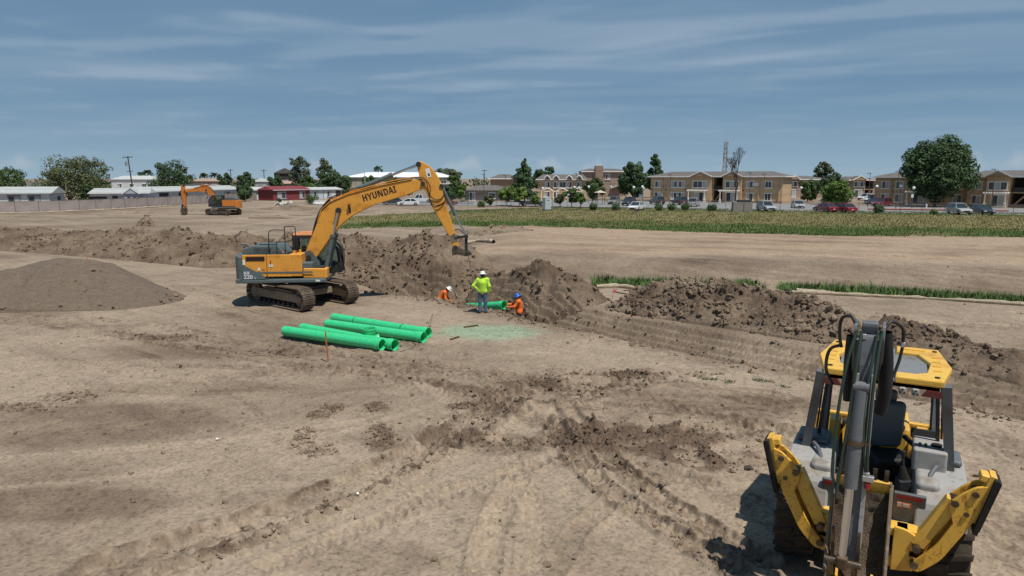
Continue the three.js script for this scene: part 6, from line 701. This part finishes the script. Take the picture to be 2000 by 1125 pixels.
{ const sm = (label, x0, x1, D, h, m, rm = B.greyRoof) => { const A = [at(x0, 390, D)[0], D], Bp = [at(x1, 390, D)[0], D], [t, len] = frameGroup('house', label, 'house', A, Bp); mesh('wall', [box(len, h, 9, len / 2, h / 2, -4.5)], m, t); mesh('roof', [hip(-.4, len + .4, -9.4, .4, h + .02, h * .28, 3)], rm, t); for (let i = 0; i < 3; i++) window_(t, len * (.2 + .3 * i), h * .55, 1.6, 1.2, 0); };
  sm('white store row far behind the leaning utility pole', 220, 300, 270, 5.2, B.white, B.whiteRoof); sm('grey roofed house behind the first mobile home', -20, 62, 165, 3.6, B.beige, B.roof); sm('pinkish far house left of the small dark tree', 375, 432, 290, 4.4, B.pink, B.pink); sm('long pink roofed far building behind the red mobile home', 530, 602, 265, 3.6, B.pink, mat([.40, .27, .22], .9)); sm('white far house beside the lamp pole', 490, 522, 255, 4.4, B.white); sm('small dark far building under the first eucalyptus', 538, 566, 280, 7.6, B.dark, B.dark); sm('dim low house on the far left skyline', 60, 88, 260, 4, B.beige, B.roof); }
// low tan bank and far car park strip beside the warehouse
console.log('buildings done');
// ---------------------------------------------------------------- car park, fences, street furniture, cars
function sheet(name, pts, m, y) { const s = new THREE.Shape(pts.map(p => new THREE.Vector2(p[0], p[1]))), g = new THREE.ShapeGeometry(s); g.rotateX(-Math.PI / 2); g.translate(0, y, 0); fin(g); const n = g.attributes.normal; const mm = new THREE.Mesh(boxUV(fin(g), .2), m); return setting(name, mm); }
const lotPts = [[880, 143], [1000, 141], [1240, 132], [1600, 117], [2000, 106], [2250, 99]].map(([x, D]) => [(x - 1000) / FPX * D, D]).concat([[2250, 122], [2000, 128], [1700, 140], [1530, 153], [1250, 170], [1050, 182], [880, 166]].map(([x, D]) => [(x - 1000) / FPX * D, D]));
sheet('parking_lot', lotPts, mat([.33, .325, .315], .95, { map: stucco }), .08);
sheet('side_road', [[660, 150], [860, 146], [880, 166], [660, 190]].map(([x, D]) => [(x - 1000) / FPX * D, D]), mat([.27, .265, .255], .95, { map: stucco }), .07);
{ // red painted kerb on the right
  const a = [(1690 - 1000) / FPX * 124, 124], b = [(1965 - 1000) / FPX * 117, 117]; const m = solo('kerb', [bar([a[0], .14, -a[1]], [b[0], .14, -b[1]], .3, .16)], mat([.42, .06, .05], .8), 'red painted kerb in front of the huge dark tree', 'kerb', 0, 0); const c = [(1590 - 1000) / FPX * 140, 140], d = [(1612 - 1000) / FPX * 128, 128]; solo('kerb', [bar([c[0], .14, -c[1]], [d[0], .14, -d[1]], .3, .16)], mat([.42, .06, .05], .8), 'red painted kerb beside the driveway left of the red cars', 'kerb', 0, 0); }
{ // privacy fence on the left: posts and screen panels
  const P = [[-100, 100], [-83.6, 112], [-79.3, 115.4], [-75.8, 121], [-73.2, 129], [-71.5, 140], [-70.0, 162], [-66.5, 190], [-62.5, 205], [-50, 222]], t = thing('privacy_fence', 'long mauve screened construction fence in front of the mobile homes', 'fence', 0, 0), fm = mat([.47, .40, .37], .95, { map: stucco }), pm = mat([.13, .12, .12], .7); let carry = 0, prev = null; for (let i = 0; i + 1 < P.length; i++) { const [ax, ay] = P[i], [bx, by] = P[i + 1], l = Math.hypot(bx - ax, by - ay); for (let s = carry; s < l; s += 3.2) { const q = [lerp(ax, bx, s / l), lerp(ay, by, s / l)], y = gh(...q); mesh('post', [rod([q[0], y, -q[1]], [q[0], y + 2.0, -q[1]], .045, .045, 6)], pm, t); if (prev) { const dx = q[0] - prev[0], dd = q[1] - prev[1], L2 = Math.hypot(dx, dd), g = new THREE.BoxGeometry(L2 - .06, 1.82, .025, 8, 4, 1), a = g.attributes.position; for (let k = 0; k < a.count; k++) a.setZ(k, a.getZ(k) + .05 * Math.sin(a.getX(k) * 2.1 + s) * Math.cos(a.getY(k) * 1.3)); g.computeVertexNormals(); g.rotateY(Math.atan2(dd, dx)); g.translate((q[0] + prev[0]) / 2, y + .98, -(q[1] + prev[1]) / 2); const pn = mesh('screen_panel', [g], fm, t); mesh('top_rail', [rod([prev[0], prev[2] + 1.95, -prev[1]], [q[0], y + 1.95, -q[1]], .028, .028, 6)], pm, pn); } prev = [q[0], q[1], y]; carry = s + 3.2 - l; } } }
{ // chain link fence along the car park
  const P = [[860, 144.5], [1000, 141.5], [1240, 131], [1600, 116], [2000, 105], [2200, 99]].map(([x, D]) => [(x - 1000) / FPX * D, D]), t = thing('chain_link_fence', 'thin chain link fence between the grass field and the car park', 'fence', 0, 0), pm = mat([.10, .10, .10], .6), wire = mat([.2, .2, .2], .7, { transparent: true, opacity: .13, side: THREE.DoubleSide }); let carry = 0, prev = null; for (let i = 0; i + 1 < P.length; i++) { const [ax, ay] = P[i], [bx, by] = P[i + 1], l = Math.hypot(bx - ax, by - ay); for (let s = carry; s < l; s += 3.05) { const q = [lerp(ax, bx, s / l), lerp(ay, by, s / l)]; mesh('post', [rod([q[0], 0, -q[1]], [q[0], 1.75, -q[1]], .035, .035, 6)], pm, t); if (prev) { const dx = q[0] - prev[0], dd = q[1] - prev[1], L2 = Math.hypot(dx, dd); const g = new THREE.PlaneGeometry(L2, 1.65); g.rotateY(Math.atan2(dd, dx)); g.translate((q[0] + prev[0]) / 2, .88, -(q[1] + prev[1]) / 2); const pn = mesh('wire_panel', [g], wire, t); mesh('top_rail', [rod([prev[0], 1.72, -prev[1]], [q[0], 1.72, -q[1]], .022, .022, 6)], pm, pn); } prev = q; carry = s + 3.05 - l; } } }
// dark iron fence by the low brown building
{ const D = 150, x0 = at(880, 400, D)[0], x1 = at(925, 400, D)[0], t = thing('iron_fence', 'black iron bar fence in front of the low brown building', 'fence', x0, D), n = 30; mesh('rail', [box(x1 - x0, .05, .04, (x1 - x0) / 2, 1.9, 0)], M.black, t); mesh('rail', [box(x1 - x0, .05, .04, (x1 - x0) / 2, .25, 0)], M.black, t); for (let i = 0; i <= n; i++) mesh('picket', [box(.035, 2.1, .035, (x1 - x0) * i / n, 1.05, 0)], M.black, t); }
// white barrier wall and rubble by the fence
{ const A = [b2(609, 150), 150], Bq = [b2(648, 149), 149]; const len = Math.hypot(Bq[0] - A[0], Bq[1] - A[1]), t = thing('concrete_barrier', 'low white barrier wall on bare ground right of the leafy bush', 'barrier', A[0], A[1], .1, .05), n = 3; for (let i = 0; i < n; i++) mesh('barrier_segment', [ext([[-.3, 0], [-.3, .15], [-.12, .4], [-.08, .85], [.08, .85], [.12, .4], [.3, .15], [.3, 0]], len / n - .04, 0).rotateY(Math.PI / 2).translate(len * (i + .5) / n, 0, 0)], mat([.66, .66, .64], .8), t); }
{ const p = [b2(555, 142), 142], R = rng(3), g = []; for (let i = 0; i < 14; i++) g.push(rbox(.5 + R() * .8, .25 + R() * .3, .4 + R() * .5, .05, (R() - .5) * 3.2, .1 + R() * .4, (R() - .5) * 1.2, R(), R() * 3, R())); const t = thing('rubble_pile', 'small pile of pale broken concrete near the small dark shrub', 'rubble', p[0], p[1], .1); g.forEach(q => mesh('concrete_chunk', [q], mat([.46, .45, .42], .9, { map: grime }), t)); }
// portable toilet
{ const p = gp(1068, 411), t = thing('portable_toilet', 'pale grey portable toilet standing at the fence', 'portable toilet', p[0], p[1], .05, .35), w = 1.12, hh = 2.1, m = mat([.56, .60, .60], .5); mesh('cabin', [rbox(w, hh, w, .05, 0, hh / 2 + .1, 0)], m, t); mesh('roof', [ext(smooth([[-.58, 0], [-.5, .16, .1], [0, .25, .2], [.5, .16, .1], [.58, 0]]), 1.18, 0, .02).translate(0, hh + .08, 0)], m, t); const d = mesh('door', [rbox(.78, 1.85, .05, .02, 0, 1.06, .565)], mat([.50, .55, .56], .5), t); mesh('handle', [box(.05, .14, .05, .3, 1.1, .6)], M.dark, d); mesh('door_vent', [box(.4, .12, .02, 0, 1.8, .595)], M.dark, d); mesh('skid', [box(1.2, .1, 1.2, 0, .05, 0)], M.dark, t); }
// straw wattles (fibre rolls)
function wattle(label, pts, r) { const q = pts.map(p => [p[0], gh(p[0], p[1]) + r * .8, -p[1]]); const t = mesh(numbered('straw_wattle'), [tube(q, r, 160, 9)], mat([.50, .42, .31], 1, { map: grime, bumpMap: soilBump, bumpScale: .02 }), scene, 1.5); const a = t.geometry.attributes.position, nn = t.geometry.attributes.normal; for (let i = 0; i < a.count; i++) { const k = (fbm(a.getX(i) * 1.7 + 50, a.getZ(i) * 1.7 + 50, 3) - .62) * r * 1.5; a.setXYZ(i, a.getX(i) + nn.getX(i) * k, a.getY(i) + nn.getY(i) * k, a.getZ(i) + nn.getZ(i) * k); } t.geometry.computeVertexNormals(); tagIt(t, label, 'straw roll'); return t; }
wattle('long straw roll lying along the weedy swale', px([1545, 573], [1600, 575], [1680, 578], [1760, 581], [1860, 586], [1960, 593], [2060, 600]), .105); wattle('second straw roll tucked behind the long one', px([1555, 570], [1590, 571], [1640, 576]), .13); wattle('short pale straw roll beside the gap between spoil heaps', px([1165, 562], [1210, 559], [1255, 566]), .13); wattle('straw roll end behind the excavator coupler', px([905, 478], [930, 476], [950, 480], [964, 487]), .17); wattle('straw roll at the foot of the privacy fence', [[-90, 106], [-83, 110], [-78.4, 114], [-74.6, 121], [-72, 129], [-70, 141]], .14);
// poles and lamps
{ const D = 150, [X] = at(262, 375, D), t = thing('utility_pole', 'leaning wooden utility pole with transformer and two crossarms', 'utility pole', X, D, 0); t.rotation.z = .07; const h = 10.4; mesh('pole', [rod([0, 0, 0], [0, h, 0], .16, .11, 10)], barkMat, t); mesh('crossarm', [box(1.9, .13, .12, 0, h - .25, .1, 0, .3, 0)], barkMat, t); mesh('crossarm', [box(1.3, .12, .12, 0, h - 3.2, .1, 0, .3, 0)], barkMat, t); mesh('transformer', [cyl(.26, .9, -.5, h - 1.6, .1, 'y', 14), cyl(.1, .2, -.5, h - 1.05, .1)], mat([.28, .29, .29], .6), t); for (const x of [-.85, -.3, .4, .85]) mesh('insulator', [cyl(.05, .2, x, h - .1, .1 - x * .3, 'y', 8)], M.dark, t); }
[[450, 330, 300, 'thin far utility pole above the small dark tree'], [515, 331, 300, 'thin far utility pole near the far white house'], [311, 321, 280, 'far utility pole behind the dense dark tree'], [363, 325, 290, 'far utility pole at the thin branched tree'], [946, 331, 320, 'lone far utility pole right of the excavator arm']].forEach(([x, y, D, l]) => { const [X, h] = at(x, y, D), t = thing('utility_pole', l, 'utility pole', X, D); mesh('pole', [rod([0, 0, 0], [0, h, 0], .2, .15, 6)], barkMat, t); mesh('crossarm', [box(2.6, .2, .15, 0, h - .5, 0)], barkMat, t); });
[[287, 333, 300, 'far palm right of the leaning utility pole'], [275, 337, 330, 'small far palm behind the white store row'], [398, 339, 320, 'far palm behind the far excavator arm'], [417, 338, 320, 'second far palm beside the far excavator arm'], [738, 325, 300, 'palm top leaning above the warehouse roof']].forEach(([x, y, D, l]) => { const [X, h] = at(x, y, D); palm(l, X, D, h - .8); });
const lampPost = (label, x, topY, D, kind, grp) => { const [X, h] = at(x, topY, D), t = thing(kind === 'globe' ? 'globe_lamp' : 'street_lamp', label, 'lamp post', X, D, 0, 0, grp), pm = mat([.09, .09, .09], .6); if (kind === 'globe') { mesh('pole', [rod([0, 0, 0], [0, h - .35, 0], .05, .04, 8), cyl(.14, .3, 0, .15, 0)], pm, t); mesh('globe', [new THREE.SphereGeometry(.30, 16, 12).translate(0, h - .22, 0)], mat([.78, .78, .75], .4), t); mesh('collar', [cyl(.1, .12, 0, h - .53, 0)], pm, t); } else if (kind === 'arm') { mesh('pole', [rod([0, 0, 0], [0, h - .3, 0], .1, .07, 8)], mat([.42, .42, .41], .6), t); mesh('arm', [tube([[0, h - .4, 0], [-.9, h + .05, 0], [-2.0, h + .1, 0]], .05, 14, 6)], mat([.42, .42, .41], .6), t); mesh('lamp_head', [rbox(.7, .14, .28, .05, -2.2, h + .1, 0)], mat([.5, .5, .5], .5), t); } else { mesh('pole', [rod([0, 0, 0], [0, h - .1, 0], .07, .05, 8)], pm, t); mesh('lamp_head', [box(.7, .12, .3, -.25, h - .05, 0)], pm, t); } return t; };
[[1060, 366, 158], [1122, 364, 160], [1131, 365, 168], [1150, 363, 158], [1193, 363, 172], [1238, 364, 152], [1255, 363, 150], [1256.5, 366, 160], [1565, 365, 150], [1713, 362, 140], [1760, 361, 138], [1785, 365, 133]].forEach(([x, y, D], i) => lampPost(['white globe lamp near the dormered apartment block', 'white globe lamp left of the paired lamps by the playground', 'white globe lamp at the dormered block corner', 'white globe lamp beside the playground', 'white globe lamp at the entrance roof of the three storey building', 'white globe lamp under the large dark tree, first of three', 'white globe lamp under the large dark tree, second of three', 'white globe lamp under the large dark tree, third of three', 'white globe lamp by the driveway kerb', 'white globe lamp at the corner of the half hidden block', 'white globe lamp before the half hidden block', 'white globe lamp next to the huge dark tree'][i], x, y, D, 'globe'));
[[945, 340, 160, 'dark parking lamp before the low brown building'], [987, 342, 155, 'thin dark parking lamp at the young yellow green trees'], [1126, 338, 165, 'dark parking lamp above the dormered block'], [1193, 346, 170, 'dark parking lamp before the three storey building'], [1310, 340, 150, 'thin dark parking lamp before the long block left half'], [1466, 337, 145, 'thin dark parking lamp beside the trash enclosure'], [1494, 340, 142, 'thin dark parking lamp at the right end of the long block'], [1700, 338, 135, 'dark parking lamp left of the half hidden block'], [1756, 334, 128, 'tall dark parking lamp before the half hidden block'], [1944, 330, 122, 'tall dark parking lamp before the right gabled block']].forEach(([x, y, D, l]) => lampPost(l, x, y, D, 'box'));
lampPost('grey street lamp with a curved arm before the warehouse', 712, 335, 175, 'arm'); lampPost('slim lamp pole in front of the round green tree', 477, 343, 165, 'box');
{ // lattice radio tower
  const D = 300, [X, h] = at(1418, 277, D), t = thing('radio_tower', 'lattice radio tower with antennas above the long apartment roof', 'tower', X, D), m = mat([.24, .25, .26], .6), g = [], w = y => lerp(.85, .5, y / h); for (const [sx, sz] of [[-1, -1], [1, -1], [1, 1], [-1, 1]]) mesh('leg', [rod([sx * w(0), 0, sz * w(0)], [sx * w(h), h, sz * w(h)], .13, .1, 6)], m, t); for (let i = 0; i < 11; i++) { const y0 = h * i / 11, y1 = h * (i + 1) / 11, a = w(y0), b = w(y1); for (const s of [-1, 1]) g.push(rod([-a, y0, s * a], [b, y1, s * b], .065, .065, 4), rod([a, y0, s * a], [-b, y1, s * b], .065, .065, 4), rod([s * a, y0, -a], [s * b, y1, b], .065, .065, 4)); } mesh('bracing', g, m, t); for (const [y, x, r] of [[h - .5, 1, .5], [h - .5, -1, .5], [h - 4.2, 1.1, .4], [h - 4.2, -1.1, .4], [h - 8, 1.2, .45], [h - 11, -1.2, .5], [h - 12.5, .9, .6], [h - 14, -1.2, .5], [h - 9.2, -1, .5], [h - 10, .9, .5], [h - 12, -.8, .4], [h - 15, .9, .5], [h - 1.2, .2, .4]]) mesh('antenna', [rbox(.4, r * 3, .3, .05, x * .9, y, .7)], mat([.4, .41, .42], .6), t); mesh('dish', [cyl(.5, .25, .3, h - 13, 1.2, 'z', 16), ], mat([.6, .6, .6], .6), t); mesh('mast', [rod([0, h, 0], [0, h + 1.6, 0], .05, .03, 6)], m, t); }
// playground by the three storey building
{ const D = 150, [X] = at(1172, 390, D), t = thing('playground_set', 'small playground with slide beside the globe lamp', 'playground', X, D, 0, .2), m = mat([.09, .08, .075], .7); for (const [x, z] of [[-.8, -.8], [.8, -.8], [.8, .8], [-.8, .8]]) mesh('post', [rod([x, 0, z], [x, 2.6, z], .06, .06, 8)], m, t); mesh('deck', [box(1.8, .1, 1.8, 0, 1.2, 0)], m, t); mesh('roof', [hip(-1.1, 1.1, -1.1, 1.1, 2.6, .5, 1.0)], mat([.5, .45, .36], .7), t); mesh('slide', [bar([.9, 1.25, .2], [2.6, .2, .4], .6, .06)], mat([.55, .38, .24], .5), t); mesh('climbing_arch', [tube([[-1, 1.2, 0], [-1.7, .9, 0], [-2.2, 0, 0]], .06, 12, 6), tube([[-1, 1.2, .6], [-1.7, .9, .6], [-2.2, 0, .6]], .06, 12, 6)], m, t); }
{ const p = gp(1815, 408), t = thing('fire_hydrant', 'small white fire hydrant on the kerb strip by the round shrub', 'hydrant', p[0], p[1] + 1, .1); mesh('barrel', [cyl(.13, .6, 0, .35, 0, 'y', 14), cyl(.18, .08, 0, .1, 0, 'y', 14)], M.white, t); mesh('bonnet', [new THREE.SphereGeometry(.14, 14, 8, 0, 6.3, 0, 1.57).translate(0, .65, 0), cyl(.03, .08, 0, .82, 0)], M.white, t); mesh('outlet', [cyl(.06, .14, .16, .45, 0, 'x', 10)], M.white, t); }
[[1250, 380, 130, [.12, .25, .42], 'blue parking sign on a post behind the playground'], [1290, 377, 150, [.12, .25, .42], 'small blue accessible parking sign before the long block'], [1782, 380, 128, [.7, .7, .68], 'white notice sign on a post before the half hidden block']].forEach(([x, y, D, c, l]) => { const [X, h] = at(x, y, D), t = thing('sign_post', l, 'sign', X, D); mesh('post', [rod([0, 0, 0], [0, h, 0], .03, .03, 6)], M.steel, t); mesh('sign_plate', [box(.45, .6, .03, 0, h - .25, .04)], mat(c, .5), t); });
// ---------------------------------------------------------------- cars
function frustum(x0, x1, x2, x3, y0, y1, w0, w1) { const a = w0 / 2, b = w1 / 2, P = [[x0, y0, a], [x1, y0, a], [x3, y1, b], [x2, y1, b], [x0, y0, -a], [x1, y0, -a], [x3, y1, -b], [x2, y1, -b]]; const f = (...i) => i.map(k => P[k]); return tri([f(0, 1, 2, 3), f(5, 4, 7, 6), f(1, 5, 6, 2), f(4, 0, 3, 7), f(3, 2, 6, 7)]); }
function car(type, label, px_, py_, ry, rgb, dD = 0) { const p = gp(px_, py_), X = p[0] * (1 + dD / p[1]), D = p[1] + dD, t = thing(type === 'pickup' ? 'pickup_truck' : 'car', label, type === 'pickup' ? 'pickup' : 'car', X, D, .09, ry, null); const paint = new THREE.MeshPhysicalMaterial({ color: L(...rgb), roughness: .4, clearcoat: .8, clearcoatRoughness: .1 }), Wd = 1.8, suv = type === 'suv', pk = type === 'pickup', Ln = pk ? 5.4 : 4.6, hb = suv ? .98 : pk ? 1.0 : .86, g0 = suv || pk ? .3 : .2, wr = suv || pk ? .36 : .32, xf = Ln / 2 - .85, xr = -Ln / 2 + .85;
  const arch = (x) => [[x - wr - .07, g0], [x - wr * .75, g0 + wr * .8], [x, g0 + wr * 1.05 + .05], [x + wr * .75, g0 + wr * .8], [x + wr + .07, g0]]; const prof = [[-Ln / 2, g0 + .1], [-Ln / 2, hb - .08], ...(pk ? [[-Ln / 2, hb]] : [[-Ln / 2 + .1, hb]]), [Ln / 2 - 1.2, hb], [Ln / 2 - .25, hb - .16], [Ln / 2, hb - .32], [Ln / 2, g0 + .1], [Ln / 2 - .1, g0], ...arch(xf).reverse(), ...arch(xr).reverse(), [-Ln / 2 + .1, g0]];
  mesh('body', [ext(prof, Wd, 0, .05)], paint, t); const top = suv ? 1.72 : pk ? 1.85 : 1.45, c = suv ? [-Ln / 2 + .1, Ln / 2 - 1.3, -Ln / 2 + .45, Ln / 2 - 2.1] : pk ? [-.5, Ln / 2 - 1.2, -.3, Ln / 2 - 1.9] : [-Ln / 2 + .4, Ln / 2 - 1.1, -Ln / 2 + 1.2, Ln / 2 - 2.0];
  mesh('cabin_glass', [frustum(...c, hb - .02, top - .06, Wd - .1, Wd - .42)], M.glassDark, t); mesh('roof', [rbox(c[3] - c[2] + .1, .09, Wd - .38, .04, (c[2] + c[3]) / 2, top - .03, 0)], paint, t); for (const s of [-1, 1]) for (const [a, b] of [[c[0], c[2]], [c[1], c[3]], [(c[0] + c[1]) / 2 - .1, (c[2] + c[3]) / 2 - .05]]) mesh('pillar', [bar([a, hb - .02, s * (Wd / 2 - .05)], [b, top - .05, s * (Wd / 2 - .21)], .09, .05)], paint, t);
  if (pk) mesh('cargo_bed', [box(2.0, .05, Wd - .2, -1.6, hb + .01, 0)], M.dark, t);
  for (const x of [xf, xr]) for (const s of [-1, 1]) { const w = mesh('wheel', [cyl(wr, .22, x, wr, s * (Wd / 2 - .1), 'z', 20)], M.rubber, t); mesh('rim', [cyl(wr * .62, .03, x, wr, s * (Wd / 2 + .02), 'z', 16)], mat([.4, .4, .41], .4, { metalness: .7 }), w); }
  for (const s of [-1, 1]) { mesh('headlight', [rbox(.12, .15, .36, .03, Ln / 2 - .05, hb - .34, s * .64)], mat([.65, .67, .68], .2), t); mesh('tail_light', [rbox(.1, .2, .28, .03, -Ln / 2 + .03, hb - .2, s * .7)], M.red, t); mesh('mirror', [rbox(.12, .12, .2, .03, c[1] - .25, hb + .08, s * (Wd / 2 + .06))], paint, t); } mesh('grille', [box(.04, .22, .9, Ln / 2 + .01, hb - .5, 0)], M.black, t); mesh('number_plate', [box(.02, .13, .34, -Ln / 2 - .01, hb - .38, 0)], M.white, t); return t; }
const FC = -Math.PI / 2; // nose towards the drone
car('sedan', 'white sedan parked nose out by the clipped shrubs', 1243, 411, FC - .5, [.72, .73, .74]); car('suv', 'dark hatchback behind the white sedan', 1228, 402, FC - .5, [.03, .032, .036]); car('suv', 'tan grey van at the playground edge', 1199, 401, FC - .4, [.23, .22, .2], 4); car('pickup', 'dark grey utility pickup left of the portable toilet', 1040, 403, .15, [.05, .055, .06]); car('suv', 'black sport utility car at the left corner of the long block', 1283, 402, Math.PI / 2 + .2, [.02, .02, .023], 6); car('suv', 'dark maroon sport utility car parked tail out before the long block', 1327, 402, Math.PI / 2 + .2, [.05, .014, .018], 4); car('suv', 'silver sport utility car parked tail out under the left pergola', 1355, 404, Math.PI / 2 - .4, [.42, .43, .44]); car('suv', 'silver car facing out right of the trash enclosure', 1496, 413, FC + .05, [.40, .41, .42]); car('sedan', 'silver sedan on the driveway at the end of the long block', 1558, 407, FC - .2, [.45, .45, .46]); car('sedan', 'red sedan left of the bright green tree', 1612, 414, Math.PI / 2 + .2, [.26, .012, .03]); car('sedan', 'red car right under the bright green tree', 1648, 415, Math.PI / 2 + .15, [.28, .014, .035]); car('suv', 'maroon car beside the large round shrub', 1722, 404, FC - 1.0, [.22, .012, .03]); car('sedan', 'dark car squeezed behind the maroon car', 1708, 401, FC - 1.0, [.03, .03, .035], 2); car('pickup', 'white pickup behind the dark and maroon cars', 1706, 397, FC - 1.1, [.7, .71, .72], 4); car('suv', 'white van farthest back in the row beside the half hidden block', 1690, 393, FC - 1.1, [.68, .69, .7], 6); car('suv', 'silver sport utility car facing out near the right gabled block', 1872, 419, FC - .1, [.43, .43, .42]); car('sedan', 'dark blue sedan facing out near the right gabled block', 1916, 419, FC - .1, [.022, .026, .04]);
car('sedan', 'white sedan parked beyond the bare ground under the boom', 797, 402, Math.PI + .25, [.72, .73, .74]); car('pickup', 'white pickup parked behind the white sedan under the boom', 822, 396, Math.PI, [.72, .73, .74]); car('sedan', 'dark sedan beside the white sedan under the boom', 768, 400, Math.PI + .2, [.04, .045, .05]); car('sedan', 'dark red car half hidden by the bucket cylinder', 872, 401, .3, [.2, .02, .02]);
[[560, 351, 262], [582, 352, 262], [505, 352, 258]].forEach(([x, y, D], i) => { const X = b2(x, D); const t = car('sedan', ['far pale car before the long pink roofed building', 'second far pale car before the long pink roofed building', 'far pale car near the white far house'][i], 1000, 420, .2, [.6, .6, .6]); t.position.set(X, 3.2 * 0 + .05, -D); });
console.log('site done');

// small survey flags and litter
[[168, 518, 'pink survey flag behind the sand pile'], [1196, 586, 'pink survey flag in the gap between spoil heaps']].forEach(([x, y, l]) => { const p = gp(x, y), t = thing('survey_flag', l, 'flag', p[0], p[1], gh(...p)); mesh('wire_stem', [rod([0, 0, 0], [.03, .45, 0], .006, .006, 5)], M.steel, t); mesh('flag_cloth', [box(.16, .12, .004, .11, .40, 0)], mat([.75, .12, .16], .7), t); });
[[425, 864, 'scrap of white paper on the pale streak'], [699, 977, 'small white stone beside the rutted wheel track'], [1180, 930, 'fist sized dark stone in the churned soil'], [1462, 922, 'dark clod lying alone left of the backhoe']].forEach(([x, y, l], i) => { const p = gp(x, y); const g = new THREE.IcosahedronGeometry(i < 2 ? .035 : .09, 1), a = g.attributes.position; for (let k = 0; k < a.count; k++) { const q = .7 + .5 * vn(a.getX(k) * 40 + 9, a.getZ(k) * 40 + a.getY(k) * 31 + 9); a.setXYZ(k, a.getX(k) * q, a.getY(k) * q * .6, a.getZ(k) * q); } g.computeVertexNormals(); solo(['paper_scrap', 'stone', 'stone', 'clod'][i], [g], i < 2 ? M.white : mat([.11, .085, .06], 1, { map: soilMap }), l, ['litter', 'stone', 'stone', 'clod'][i], p[0], p[1], gh(...p) + .03, i); });
renderer.render(scene, camera);
